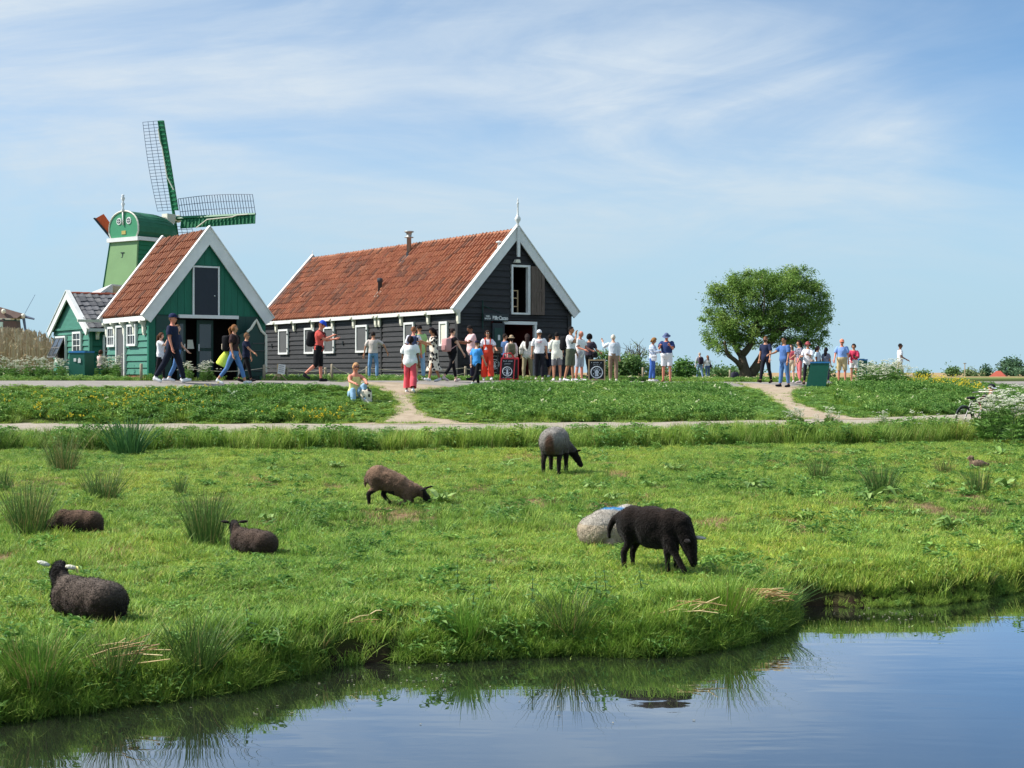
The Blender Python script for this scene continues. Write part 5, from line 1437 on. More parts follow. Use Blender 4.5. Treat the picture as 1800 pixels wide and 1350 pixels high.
def person(label, px, Y, H, face, skin='tan', female=False, bulk=1.0, legs=(0, 0, 0, 0), spread=3, arms=((5, 8, 12, 0), (5, 8, 12, 0)),
           lean=0, look=0, turn=0, top=None, bottom=None, shoes=(235, 235, 235), hair=None, hat=None, shades=False, sit=False, dz=0.0, extra=None,
           belt=None, group="visitors on and beside the dike road", key=None, tx=0.0, beard=None):
    """legs = (left swing, left knee, right swing, right knee); arms = per side (swing, out, elbow, inward)"""
    s = H / 1.75; r = np.random.default_rng(abs(hash(label)) % 9999 if False else sum(map(ord, label)))
    sw = .165 if female else .19; hw = .085
    J = {}
    def R(a): return math.radians(a)
    hz = .93 if not sit else .12
    P = Vector((0, 0, hz))
    sp = Vector((0, -math.sin(R(lean)), math.cos(R(lean)))); fw = Vector((0, -math.cos(R(lean)), -math.sin(R(lean))))
    neck = P + sp * .53; hdir = Vector((0, -math.sin(R(lean + look * .6)), math.cos(R(lean + look * .6))))
    headc = neck + hdir * .165 + fw * .015
    mb = MB()
    # torso rings
    b = bulk
    rings = [(-.10, .10, .085), (-.06, .150, .105), (.02, .165 if not female else .172, .118), (.12, .145 if not female else .135, .105), (.22, .150 if not female else .130, .105), (.36, .172 if not female else .150, .118 if not female else .122), (.45, .165 if not female else .145, .10), (.50, .10, .075), (.54, .058, .058)]
    ys = 16; V0 = []; F0 = []
    for h, rx, ry in rings:
        k = b if h < .4 else 1 + (b - 1) * .5
        bel = .03 * max(0, b - 1) * 4 if .0 < h < .25 else 0
        c = P + sp * h + fw * bel
        for i in range(ys):
            a = 2 * math.pi * i / ys; V0.append(c + Vector((1, 0, 0)) * rx * k * math.cos(a) + fw * ry * k * math.sin(a))
    for j in range(len(rings) - 1):
        for i in range(ys): F0.append((j * ys + i, j * ys + (i + 1) % ys, (j + 1) * ys + (i + 1) % ys, (j + 1) * ys + i))
    F0.append(tuple(range(ys))[::-1]); F0.append(tuple((len(rings) - 1) * ys + i for i in range(ys)))
    mb.add(V0, F0)
    cap_cone(mb, neck - sp * .04, .056, headc - hdir * .05, .052)
    # head: skull, jaw, nose, ears
    hr = Matrix.Rotation(R(turn), 3, 'Z') @ Matrix.Rotation(R(lean + look), 3, 'X')
    def hp(x, y, z): return headc + hr @ Vector((x, y, z))
    mb.ball(headc, (.077, .096, .105), 12, 8, None, hr.to_4x4())
    mb.ball(hp(0, -.028, -.055), (.056, .068, .062), 10, 6, None, hr.to_4x4())
    cap_cone(mb, hp(0, -.085, .005), .012, hp(0, -.108, -.022), .017, 6)
    for sx in (-1, 1): mb.ball(hp(sx * .078, .008, -.012), (.014, .022, .032), 6, 5, None, hr.to_4x4())
    bones = {'torso': (P - sp * .05, neck), 'head': (headc - hdir * .10, headc + hdir * .10)}
    A = .28; B = .25
    for side, nm, (asw, aab, ael, ain) in ((1, 'L', arms[0]), (-1, 'R', arms[1])):
        S = P + sp * .465 + Vector((side * sw * (1 + (b - 1) * .5), 0, 0))
        d = Vector((math.sin(R(aab)) * side, -math.sin(R(asw)) * math.cos(R(aab)), -math.cos(R(asw)) * math.cos(R(aab)))).normalized()
        E = S + d * A
        d2 = Vector((side * (math.sin(R(aab)) * .5 - math.sin(R(ain))), -math.sin(R(asw + ael)), -math.cos(R(asw + ael)))).normalized()
        Wp = E + d2 * B
        cap_cone(mb, S + Vector((-side * .03, 0, -.015)), .052 * b, S.lerp(E, .5), .049 * b); cap_cone(mb, S.lerp(E, .4), .05 * b, E, .041); cap_cone(mb, E, .041, Wp, .027)
        HD = Wp + d2 * .085; cap_cone(mb, Wp, .030, HD, .036)
        bones['ua' + nm] = (S, E); bones['fa' + nm] = (E, Wp); bones['ha' + nm] = (Wp, HD + d2 * .1); J['hand' + nm] = (Wp, d2, HD, d); J['sh' + nm] = S
    lw = []
    for side, nm, q in ((1, 'L', 0), (-1, 'R', 2)):
        lsw, lkn = legs[q], legs[q + 1]
        Hp = P + Vector((side * hw * (1.05 if female else 1), 0, -.04))
        d = Vector((math.sin(R(spread)) * side, -math.sin(R(lsw)), -math.cos(R(lsw)))).normalized(); K = Hp + d * .43
        a2 = lsw - lkn
        d2 = Vector((math.sin(R(spread)) * side * .3, -math.sin(R(a2)), -math.cos(R(a2)))).normalized(); An = K + d2 * .41
        cap_cone(mb, Hp, .085 * (b * .6 + .4), K, .056); cap_cone(mb, K, .055, K.lerp(An, .35), .054); cap_cone(mb, K.lerp(An, .35), .054, An, .036)
        fa = R(min(max(-a2 * .75, -10), 55)) if not sit else 0
        fd = Vector((side * .12, -math.cos(fa), -math.sin(fa))).normalized(); 
        dn = Vector((0, -math.sin(fa) * -1 * 0, -1))
        heel = An + Vector((0, .03, -.045)); toe = An + fd * .165 + Vector((0, 0, -.045 * math.cos(fa)))
        cap_cone(mb, heel, .037, heel.lerp(toe, .6), .040, 8); cap_cone(mb, heel.lerp(toe, .5), .040, toe, .031, 8); cap_cone(mb, An, .036, heel.lerp(toe, .25), .036, 8)
        bones['th' + nm] = (Hp, K); bones['sh' + nm] = (K, An); bones['ft' + nm] = (heel, toe); lw += [heel.z - .037, toe.z - .031]
    low = min(lw) if not sit else 0
    x0 = X_at(px, Y); g = gz(x0, Y) + .02
    if float(in_road(np.array([x0]), np.array([Y]))[0]): g -= .003
    def fin(V, N, F):
        # fingers (joined to the body's own mesh) and face marks
        V = V.copy(); n0 = len(V); mbx = MB(); mbx.v = [tuple(v) for v in V]; mbx.f = [tuple(f) for f in F.tolist()]; mbx.c = [(1, 1, 1)] * n0
        for nm, side in (('L', 1), ('R', -1)):
            Wp, d2, HD, d = J['hand' + nm]; ax = d2.cross(Vector((0, 0, 1)) if abs(d2.z) < .9 else Vector((0, 1, 0))).normalized(); pal = ax.cross(d2).normalized()
            for i in range(4):
                bs = HD + ax * (i - 1.5) * .019 + d2 * .015; L = (.062, .07, .066, .052)[i]
                m1 = bs + (d2 * .9 + pal * .25 * side).normalized() * L * .55; m2 = m1 + (d2 * .7 + pal * .65 * side).normalized() * L * .55
                mbx.tube([bs, m1, m2], [.0095, .009, .007], 5)
            tb = Wp + d2 * .03 + ax * .03 * (1 if i else 1); t1 = tb + (d2 * .6 + ax * .7).normalized() * .04; mbx.tube([tb, t1, t1 + (d2 + ax * .2).normalized() * .035], [.012, .011, .008], 5)
        nskin = len(mbx.f)
        for sx in (-1, 1): mbx.ball(hp(sx * .032, -.088, .012), (.011, .007, .008), 6, 4)
        mbx.ball(hp(0, -.094, -.052), (.022, .007, .006), 6, 4)
        me = new_mesh("person", [tuple(Vector(v) * s) for v in mbx.v], mbx.f, None, True)
        me.materials.append(SKIN[skin]); me.materials.append(eyem)
        mi = np.zeros(len(me.polygons), np.int32); mi[nskin:] = 1; me.polygons.foreach_set('material_index', mi)
        o = link("person", me, None, None, (x0, Y, g + (dz - low * s if not sit else dz)), (R(tx), 0, R(face)))
        tag(o, label, "person", group); PEOPLE[key or label] = (o, dict(P=P, sp=sp, fw=fw, neck=neck, headc=headc, s=s, J=J, b=b))
        # bone of each vertex
        names = list(bones); D = np.stack([seg_dist(V, *bones[n])[0] - {'t': .1, 'h': .08, 'u': .045, 'f': .035, 's': .045}.get(n[0], .05) * (1.0) for n in names], 1)
        rad = {'torso': .13, 'head': .09, 'ua': .045, 'fa': .033, 'ha': .03, 'th': .07, 'sh': .045, 'ft': .037}
        D = np.stack([seg_dist(V, *bones[n])[0] - rad[n if n in rad else n[:2]] for n in names], 1)
        T = np.stack([seg_dist(V, *bones[n])[1] for n in names], 1); bi = D.argmin(1); tt = T[np.arange(len(V)), bi]
        bn = np.array(names)[bi]; Vs = V * s
        leg = np.full(len(V), 9.0); arm = np.full(len(V), 9.0); tor = np.full(len(V), -1.0)
        for nm in 'LR':
            q = bn == 'th' + nm; leg[q] = tt[q]; q = bn == 'sh' + nm; leg[q] = 1 + tt[q]; q = bn == 'ft' + nm; leg[q] = 2.5
            q = bn == 'ua' + nm; arm[q] = tt[q]; q = bn == 'fa' + nm; arm[q] = 1 + tt[q]; q = bn == 'ha' + nm; arm[q] = 2.5
        q = bn == 'torso'; tor[q] = tt[q]
        isT = bn == 'torso'
        if bottom:
            c = bottom['c']; ln = bottom.get('len', 1.9); fl = bottom.get('flare', 0); of = bottom.get('off', .012)
            sel = (isT & (tor < bottom.get('waist', .24))) | (leg < ln)
            off = of + fl * np.clip(np.where(leg < 5, leg, 0) - .2, 0, 2) / 1.8
            sub_mesh(Vs, N, F, sel, off * s, bottom.get('name', "trousers"), cloth(c) if not isinstance(c, str) else MATS[c], o, .011)
        if top:
            c = top['c']; sl = top.get('sl', .75); hem = top.get('hem', .12); nk = top.get('neck', .93); hl = top.get('hl', -1)
            sel = (isT & (tor > hem) & (tor < nk)) | (arm < sl) | (leg < hl)
            if sl <= 0: sel = isT & (tor > hem) & (tor < nk - .04 * 0)
            off = top.get('off', .02) + .012 * np.clip(.35 - tor, 0, 1) * (tor >= 0) + .002 * (arm < 5)
            sub_mesh(Vs, N, F, sel, off * s, top.get('name', "shirt"), cloth(c) if not isinstance(c, str) else MATS[c], o, .012, 5)
        if shoes is not None:
            for nm in 'LR':
                sel = (bn == 'ft' + nm) | ((bn == 'sh' + nm) & (tt > .95))
                sub_mesh(Vs, N, F, sel, .010 * s, "shoe", cloth(shoes), o, .0)
            if shoes[0] < 60:
                pass
        hv = (V - np.array(headc)) @ np.array(hr)
        if hair:
            st = hair.get('st', 'short'); hm = cloth(hair['c']); ih = bn == 'head'
            fr = hv[:, 1] < (-.045 if st != 'bald' else -.0)
            line = .052 if st != 'bald' else .06
            sel = ih & ~(fr & (hv[:, 2] < line)) & (hv[:, 2] > (-.045 if st in ('short',) else -.075)) & ~((np.abs(hv[:, 0]) > .066) & (hv[:, 1] < .03) & (hv[:, 2] < .0) & (st == 'short'))
            if st == 'bald': sel &= (hv[:, 2] < .055)
            ho = sub_mesh(Vs, N, F, sel, {'short': .013, 'bushy': .038, 'bob': .028, 'long': .022, 'tail': .014, 'bald': .006}[st] * s, "hair", hm, o, .006)
            if st in ('long', 'tail', 'bob'):
                L = hair.get('len', .34); mh = MB(); bk = fw * -1
                w = .085 if st != 'tail' else .035
                tp = hp(0, .075 if st != 'tail' else .10, .035); pts = [tp, hp(0, .11 if st != 'tail' else .15, -.03), neck + bk * .10 + sp * .02 * 0, neck + bk * .135 - sp * (L * .5), neck + bk * .12 - sp * L]
                if st == 'bob': pts = [tp, hp(0, .085, -.04), hp(0, .075, -.12)]
                mh.tube([p * s for p in pts], [w * .7 * s, w * s, w * .95 * s, w * .8 * s, w * .3 * s][:len(pts)], 8, None, True, .5 if st != 'tail' else 1)
                mh.obj("hair_length", hm, o, True)
        if beard:
            sel = (bn == 'head') & (hv[:, 1] < -.0) & (hv[:, 2] < -.035) & (hv[:, 2] > -.125)
            sub_mesh(Vs, N, F, sel, .008 * s, "beard", cloth(beard), o, .004)
        if hat:
            kind, c = hat['k'], hat['c']; mh = MB(); hm = cloth(c)
            n_ = 14; prof = [(1.0, .0), (.98, .03), (.88, .065), (.6, .095), (.2, .108), (.01, .11)]
            for j, (q_, z_) in enumerate(prof):
                for i in range(n_): a = 6.2832 * i / n_; mh.v.append(tuple(hp(.092 * q_ * math.cos(a), .110 * q_ * math.sin(a) + .004, .03 + z_) * s)); mh.c.append((1, 1, 1))
            for j in range(len(prof) - 1):
                for i in range(n_): mh.f.append((j * n_ + i, j * n_ + (i + 1) % n_, (j + 1) * n_ + (i + 1) % n_, (j + 1) * n_ + i))
            bm = MB(); ring = []
            if kind == 'cap':
                sg = -1 if not hat.get('back') else 1
                for i in range(9):
                    a = math.pi * (i / 8); ring.append((.085 * math.cos(a), sg * (.085 + .09 * math.sin(a)), .035 - .02 * math.sin(a)))
                bm.prism([hp(*p) * s for p in ring] + [hp(-.07, sg * .07, .04) * s, hp(.07, sg * .07, .04) * s], (hr @ Vector((0, 0, .008))) * s)
            else:
                w = .065
                for i in range(n_):
                    a = 6.2832 * i / n_
                    for q_, z_ in ((.09, .042), (.09 + w, .018)): bm.v.append(tuple(hp(q_ * math.cos(a), q_ * 1.18 * math.sin(a), z_) * s)); bm.c.append((1, 1, 1))
                for i in range(n_): j = (i + 1) % n_; bm.f.append((2 * i, 2 * i + 1, 2 * j + 1, 2 * j))
            ho = mh.obj("hat" if kind != 'cap' else "cap", hm, o, True); bm.obj("brim", cloth(hat.get('bc', c)), ho)
        if shades:
            mh = MB()
            for sx in (-1, 1):
                mh.ball(hp(sx * .034, -.098, .012) * s, (.030 * s, .010 * s, .022 * s), 8, 5, None, hr.to_4x4()); mh.tube([hp(sx * .06, -.09, .018) * s, hp(sx * .085, .0, .015) * s], .005 * s, 4)
            mh.tube([hp(-.02, -.104, .018) * s, hp(.02, -.104, .018) * s], .006 * s, 4); mh.obj("sunglasses", shadesm, o)
        if extra: extra(o, s, dict(P=P, sp=sp, fw=fw, neck=neck, headc=headc, hp=hp, J=J, b=b, V=Vs, N=N, F=F, leg=leg, tor=tor))
    vx = .019 if H * FOC / Y > 70 else .026
    queue_body(mb, vx, 2, fin)
def world_pt(o, p):
    return Matrix.Translation(o.location) @ o.rotation_euler.to_matrix().to_4x4() @ Vector(p)
def rounded_box(mb, c, half, X, Yv, Z, e=.35):
    """soft box: super-ellipsoid with axes X, Y, Z"""
    n, m = 14, 8
    sg = lambda v, p: math.copysign(abs(v) ** p, v)
    V = []
    for i in range(m + 1):
        t = -math.pi / 2 + math.pi * i / m
        for k in range(n):
            a = 2 * math.pi * k / n
            q = (sg(math.cos(t), e) * sg(math.cos(a), e), sg(math.cos(t), e) * sg(math.sin(a), e), sg(math.sin(t), e))
            V.append(Vector(c) + X * q[0] * half[0] + Yv * q[1] * half[1] + Z * q[2] * half[2])
    F = [(i * n + k, i * n + (k + 1) % n, (i + 1) * n + (k + 1) % n, (i + 1) * n + k) for i in range(m) for k in range(n)]
    mb.add(V, F)
def backpack(label, col, strap=None, w=.15, h=.23, d=.085, drop=.26, pocket=None):
    def f(o, s, B):
        P, sp, fw = B['P'], B['sp'], B['fw']; bk = fw * -1; Xv = Vector((1, 0, 0))
        root = bpy.data.objects.new("backpack", None); COL.objects.link(root); root.location = o.location; root.rotation_euler = o.rotation_euler
        tag(root, label, "backpack", "bags carried by the visitors")
        c = P + sp * drop + bk * (.135 * B['b'] + d * .8)
        mb = MB(); rounded_box(mb, c * s, (w * s, d * s, h * s), Xv, bk, sp); mb.obj("main_pouch", cloth(col), root, True)
        mb = MB(); rounded_box(mb, (c + bk * d * .8 - sp * h * .4) * s, (w * .75 * s, d * .4 * s, h * .42 * s), Xv, bk, sp); mb.obj("pocket", cloth(pocket or tuple(int(k * .85) for k in col)), root, True)
        for sx in (-1, 1):
            pts = [c + Xv * sx * w * .55 + sp * h * .85 - bk * d * .6, P + sp * .53 + Xv * sx * .10, P + sp * .44 + fw * .135 * B['b'] + Xv * sx * .11, P + sp * .28 + fw * .12 * B['b'] + Xv * sx * .15, c + Xv * sx * w * .8 - sp * h * .7 - bk * d * .5]
            mb = MB(); mb.tube([p * s for p in pts], .019 * s, 5, None, True); mb.obj("strap", cloth(strap or col), root)
    return f
def shoulder_bag(label, col, side=-1, z=.02, size=(.13, .06, .11), strap=(60, 50, 46), fwd=0.0, cross=True, name="shoulder_bag"):
    def f(o, s, B):
        P, sp, fw = B['P'], B['sp'], B['fw']; Xv = Vector((1, 0, 0))
        root = bpy.data.objects.new(name, None); COL.objects.link(root); root.location = o.location; root.rotation_euler = o.rotation_euler
        tag(root, label, "bag", "bags carried by the visitors")
        c = P + sp * z + Xv * side * .235 + fw * fwd
        mb = MB(); rounded_box(mb, c * s, (size[1] * s, size[0] * s, size[2] * s), Xv, fw, sp, .4); mb.obj("pouch", cloth(col), root, True)
        mb = MB(); rounded_box(mb, (c + sp * size[2] * .45) * s, (size[1] * 1.06 * s, size[0] * 1.04 * s, size[2] * .5 * s), Xv, fw, sp, .4); mb.obj("flap", cloth(tuple(int(k * .9) for k in col)), root, True)
        sh = P + sp * .52 + Xv * (-side * .11 if cross else side * .14)
        for q in (.13, -.13):
            mb = MB(); mb.tube([(c + sp * size[2] + fw * q * .6) * s, (P + sp * .3 + fw * q * 1.05 * B['b'] + Xv * side * .06) * s, sh * s], .012 * s, 5); mb.obj("strap", cloth(strap), root)
    return f
def both(*fs):
    def f(o, s, B):
        for q in fs: q(o, s, B)
    return f
def phone(label, hand='R'):
    def f(o, s, B):
        Wp, d2, HD, d = B['J']['hand' + hand]; mb = MB(); c = (HD + d2 * .06 + Vector((0, 0, .035))) * s
        root = bpy.data.objects.new("phone", None); COL.objects.link(root); root.location = o.location; root.rotation_euler = o.rotation_euler
        tag(root, label, "phone", "phones held by the visitors")
        mb.box((c.x - .036 * s, c.x + .036 * s), (c.y - .005, c.y + .005), (c.z - .07 * s, c.z + .07 * s)); mb.obj("case", shadesm, root)
        mb = MB(); mb.box((c.x - .032 * s, c.x + .032 * s), (c.y + .0055, c.y + .007), (c.z - .062 * s, c.z + .062 * s)); mb.obj("screen", glass, root)
    return f
def skirt(c, z0, z1, w0, w1, name="skirt", fwd=.0):
    """cloth hanging round both legs from hip height z0 (on the spine) down to z1 metres below"""
    def f(o, s, B):
        P, sp, fw = B['P'], B['sp'], B['fw']; mb = MB(); n = 20; rows = 7; V = []; F = []
        m = MATS[c] if isinstance(c, str) else cloth(c); lg = B['V'][(B['leg'] < 2.0)]
        for j in range(rows + 1):
            t = j / rows; zc = (P + sp * z0).z * (1 - t) + z1 * t
            near = lg[np.abs(lg[:, 2] - zc * s) < .09 * s]
            if len(near) > 8:
                cx_, cy_ = near[:, 0].mean() * 0, (near[:, 1].min() + near[:, 1].max()) / 2; rx = max(w0 * s * (1 - t) + w1 * s * t, (near[:, 0].max() - near[:, 0].min()) / 2 + .03); ry = max((near[:, 1].max() - near[:, 1].min()) / 2 + .03, (w0 * (1 - t) + w1 * t) * .8 * s)
            else: cx_, cy_, rx, ry = 0, 0, w0 * s, w0 * .75 * s
            for k in range(n):
                a = 6.2832 * k / n; w = 1 + .05 * t * math.sin(a * 6)
                V.append((cx_ + rx * w * math.cos(a), cy_ + ry * w * math.sin(a), zc * s))
        for j in range(rows):
            for k in range(n): F.append((j * n + k, (j + 1) * n + k, (j + 1) * n + (k + 1) % n, j * n + (k + 1) % n))
        link(name, new_mesh(name, V, F, None, True), m, o)
    return f
# patterned cloths
def pattern_mat(name, c1, c2, scale, kind):
    m = bpy.data.materials.new(name); m.use_nodes = True; N, L = m.node_tree.nodes, m.node_tree.links; b = N['Principled BSDF']; b.inputs['Roughness'].default_value = .85
    g = N.new('ShaderNodeTexCoord')
    if kind == 'spots':
        t = N.new('ShaderNodeTexVoronoi'); t.inputs['Scale'].default_value = scale; L.new(g.outputs['Object'], t.inputs['Vector']); out = t.outputs['Distance']; th = .48
    else:
        t = N.new('ShaderNodeTexWave'); t.bands_direction = 'Z'; t.inputs['Scale'].default_value = scale; L.new(g.outputs['Object'], t.inputs['Vector']); out = t.outputs['Fac']; th = .6
    r = N.new('ShaderNodeValToRGB'); r.color_ramp.interpolation = 'CONSTANT'; r.color_ramp.elements[0].color = (*c1, 1); r.color_ramp.elements[1].position = th; r.color_ramp.elements[1].color = (*c2, 1)
    L.new(out, r.inputs[0]); L.new(r.outputs[0], b.inputs['Base Color']); MATS[name] = m
pattern_mat("spotted_dress", lin(34, 30, 30), lin(226, 214, 196), 9, 'spots')
pattern_mat("striped_knit", lin(236, 238, 242), lin(120, 158, 206), 5.5, 'stripes')
pattern_mat("dotted_vest", lin(44, 46, 66), lin(150, 146, 160), 22, 'spots')
# ---- who stands where
BLK = (26, 26, 30); NVY = (36, 42, 66); JEAN = (88, 128, 178); LJEAN = (150, 184, 214); KHA = (178, 158, 122); WHT = (238, 238, 240); OLV = (110, 112, 92)
WALK_A = (24, 6, -22, 18); WALK_B = (-20, 22, 22, 4); STAND = (2, 2, -2, 2)
RELAX = ((4, 8, 12, 0), (-4, 8, 10, 0))
person("girl in white tee with long brown hair raising a hand to her mouth", 282, 42.6, 1.38, 80, 'pale', True, legs=(8, 4, -8, 8), arms=((10, 10, 20, 0), (62, 2, 95, 10)), top=dict(c=WHT, hl=.12, hem=-1), bottom=dict(c=BLK, len=1.92, off=.008), hair=dict(st='long', c=(92, 62, 44), len=.30), look=10)
person("tall man in navy tee and navy cap striding past the green barn", 303, 41.0, 1.92, 78, 'red', bulk=1.08, legs=(20, 4, -22, 14), arms=((-4, 6, 14, 0), (6, 7, 12, 0)), top=dict(c=NVY, hl=.08, hem=-1), bottom=dict(c=(30, 34, 50), len=1.97, off=.022), hat=dict(k='cap', c=(38, 46, 80)), hair=dict(st='short', c=(90, 70, 56)))
person("person in blue jeans walking half hidden behind the navy tee man", 311, 42.2, 1.62, 85, 'pale', True, legs=(-14, 12, 16, 4), arms=((14, 6, 30, 0), (-8, 6, 10, 0)), top=dict(c=(52, 60, 84)), bottom=dict(c=JEAN), hair=dict(st='short', c=(110, 80, 56)))
def neon(o, s, B):
    P, sp, fw = B['P'], B['sp'], B['fw']; bk = fw * -1
    root = bpy.data.objects.new("rain_jacket", None); COL.objects.link(root); root.location = o.location; root.rotation_euler = o.rotation_euler
    tag(root, "neon yellow jacket hanging from the ponytailed woman's waist", "jacket", "bags carried by the visitors")
    mb = MB(); top_ = P + sp * .10 + bk * .12; a = [(0.0, .03, .05), (.12, .09, .08), (.28, .15, .10), (.44, .18, .10), (.47, .16, .08)]
    pts = [top_ + bk * (.05 + t * .45) - Vector((0, 0, t)) for t, w, d in a]
    for q in range(1): mb.tube([p * s for p in pts], [w * s for t, w, d in a], 10, None, True, .45)
    mb.obj("body", cloth((224, 240, 96)), root, True)
    mb = MB(); mb.tube([(P + sp * .14 + fw * .10 + Vector((.05, 0, 0))) * s, (P + sp * .13 + Vector((-.16, 0, 0))) * s, (top_ + Vector((0, 0, .02))) * s], .028 * s, 6); mb.obj("knotted_sleeve", cloth((224, 240, 96)), root, True)
person("ponytailed woman in dark brown tee and blue jeans walking with backpack", 411, 41.4, 1.72, 80, 'tan', True, legs=WALK_A, arms=((4, 8, 16, 0), (-2, 10, 18, 0)), top=dict(c=(66, 48, 50), hem=.14), bottom=dict(c=(96, 134, 190), len=1.72, off=.008), hair=dict(st='tail', c=(140, 96, 62), len=.12),
       extra=both(backpack("black backpack with cream top on the ponytailed woman", (34, 32, 36), pocket=(222, 206, 184), d=.10), neon))
person("boy in navy tee and dark glasses reaching towards the white-edged door", 433, 42.4, 1.42, 80, 'tan', legs=(-16, 14, 18, 6), arms=((4, 8, 10, 0), (36, 6, 18, 0)), top=dict(c=(32, 38, 62), hem=-1, hl=.1), bottom=dict(c=BLK), shoes=(40, 36, 40), hair=dict(st='short', c=(120, 88, 62)), shades=True)
person("man in salmon red tee and blue cap looking at his phone", 560, 44.6, 1.82, 84, 'red', bulk=1.06, legs=(4, 2, -8, 42), arms=((34, 6, 66, 4), (40, 4, 74, 6)), look=26, lean=4, top=dict(c=(214, 92, 84), hem=-1, hl=.06), bottom=dict(c=BLK, len=1.12, off=.026, name="shorts"), shoes=(34, 34, 38), hat=dict(k='cap', c=(46, 86, 206)), hair=dict(st='short', c=(120, 80, 60)), extra=both(backpack("black backpack on the man in the salmon red tee", (28, 28, 32), d=.11), phone("dark phone held up by the man in the blue cap")))
person("man in cream tee seen from behind with arms swung wide", 656, 50.5, 1.62, 178, 'tan', legs=(3, 2, -3, 4), spread=7, arms=((4, 22, 8, 0), (8, 50, 10, 0)), top=dict(c=(214, 202, 194), hem=.1), bottom=dict(c=(124, 164, 206)), hair=dict(st='short', c=(44, 36, 34)))
person("woman in yellow vest and pale jeans sitting on the dike grass", 623, 40.6, 1.86, 22, 'red', True, sit=True, legs=(124, 112, 106, 84), spread=9, arms=((62, 8, 14, 14), (58, 10, 20, 20)), lean=10, dz=.02, top=dict(c=(232, 222, 150), sl=0, hem=.0, neck=.86), bottom=dict(c=LJEAN, off=.018), hair=dict(st='tail', c=(196, 150, 108), len=.02), shades=True)
person("woman in white tee and wide coral trousers climbing the sandy track", 721, 42.6, 1.62, 176, 'brown', True, bulk=1.15, legs=(10, 10, -8, 16), arms=((4, 12, 10, 0), (-2, 12, 12, 0)), lean=6, top=dict(c=WHT, hem=-1, hl=.05, off=.05), bottom=dict(c=(228, 92, 104), len=1.88, off=.02, flare=.055), hair=dict(st='bob', c=(46, 34, 36)))
person("man in white tee with navy backpack behind the coral-trousered woman", 727, 46.6, 1.72, 172, 'red', legs=(6, 3, -10, 10), arms=RELAX, top=dict(c=(234, 234, 244), hem=-1, hl=.08), bottom=dict(c=KHA, len=1.9), hair=dict(st='short', c=(136, 92, 66)), extra=backpack("navy backpack on the man behind the coral trousers", (66, 78, 112)))
person("dark-haired man in light green tee beside the white-shirted backpacker", 738, 49.6, 1.84, -150, 'olive', legs=STAND, arms=((30, 8, 70, 6), (4, 8, 14, 0)), look=14, top=dict(c=(172, 212, 138), hem=-1, hl=.08), bottom=dict(c=LJEAN), hair=dict(st='short', c=(32, 26, 26)))
person("woman in black and cream patterned dress looking down at her phone", 762, 46.4, 1.70, -62, 'olive', True, legs=(16, 3, -14, 10), arms=((40, 4, 70, 18), (34, 6, 76, 18)), look=24, top=dict(c="spotted_dress", sl=1.0, hem=-1, hl=.3, off=.022), bottom=None, hair=dict(st='long', c=(36, 28, 30), len=.16), extra=both(skirt("spotted_dress", .05, .34, .17, .19, "dress_skirt"), phone("phone held by the woman in the patterned dress")))
person("woman in black vest and leggings with pink backpack striding right", 795, 47.0, 1.72, 128, 'pale', True, legs=(18, 3, -22, 16), arms=((10, 10, 14, 0), (22, 16, 10, 0)), top=dict(c=(30, 28, 32), sl=.3, hem=.05), bottom=dict(c=BLK, len=1.8, off=.006), shoes=(232, 206, 198), hair=dict(st='short', c=(52, 40, 38)), extra=backpack("dusty pink backpack on the woman in black leggings", (204, 156, 156), d=.115, h=.22))
person("man in pale pink tee reading his phone by the barn corner", 829, 49.8, 1.84, -70, 'brown', bulk=1.05, legs=(4, 3, -6, 6), arms=((34, 6, 62, 8), (30, 6, 66, 8)), look=26, top=dict(c=(244, 202, 202), hem=-1, hl=.1, off=.026), bottom=dict(c=(36, 38, 54)), shoes=(40, 40, 46), hair=dict(st='short', c=(34, 28, 28)), extra=phone("phone held by the man in the pale pink tee"))
def straps(o, s, B):
    P, sp, fw = B['P'], B['sp'], B['fw']
    for sx in (-1, 1):
        mb = MB(); mb.tube([(P + sp * .3 + fw * .15 + Vector((sx * .08, 0, 0))) * s, (P + sp * .48 + fw * .12 + Vector((sx * .1, 0, 0))) * s, (P + sp * .55 + Vector((sx * .09, 0, 0))) * s], .018 * s, 5); mb.obj("dungaree_strap", cloth((222, 74, 54)), o)
person("smiling woman in red wide dungarees over a white tee", 857, 49.6, 1.66, 4, 'tan', True, bulk=1.08, legs=(12, 4, -10, 6), arms=((20, 18, 50, 0), (2, 14, 14, 0)), top=dict(c=(240, 236, 244), hem=.3, sl=.8), bottom=dict(c=(222, 74, 54), waist=.66, len=1.86, off=.028, flare=.05, name="dungarees"), shoes=WHT, hair=dict(st='bob', c=(70, 48, 38)), shades=True, extra=straps)
person("boy in bright blue tee and navy cap walking in black trousers", 838, 45.4, 1.40, 140, 'pale', legs=(18, 4, -20, 14), arms=((-10, 10, 16, 0), (16, 8, 14, 0)), look=8, top=dict(c=(72, 152, 226), hem=-1, hl=.08, off=.026), bottom=dict(c=BLK, off=.016), shoes=(222, 222, 226), hat=dict(k='cap', c=(40, 36, 60)), hair=dict(st='short', c=(110, 80, 60)))
person("woman in pale blouse and straw hat with an olive backpack at the doorway", 899, 53.6, 1.58, 182, 'pale', True, legs=STAND, arms=RELAX, top=dict(c=(240, 216, 218), sl=1.8, hem=-1, hl=.1), bottom=dict(c=(226, 142, 146), off=.02), hair=dict(st='bob', c=(36, 28, 28)), hat=dict(k='hat', c=(182, 160, 130)), extra=backpack("olive grey backpack in front of the barn doorway", (110, 108, 90)))
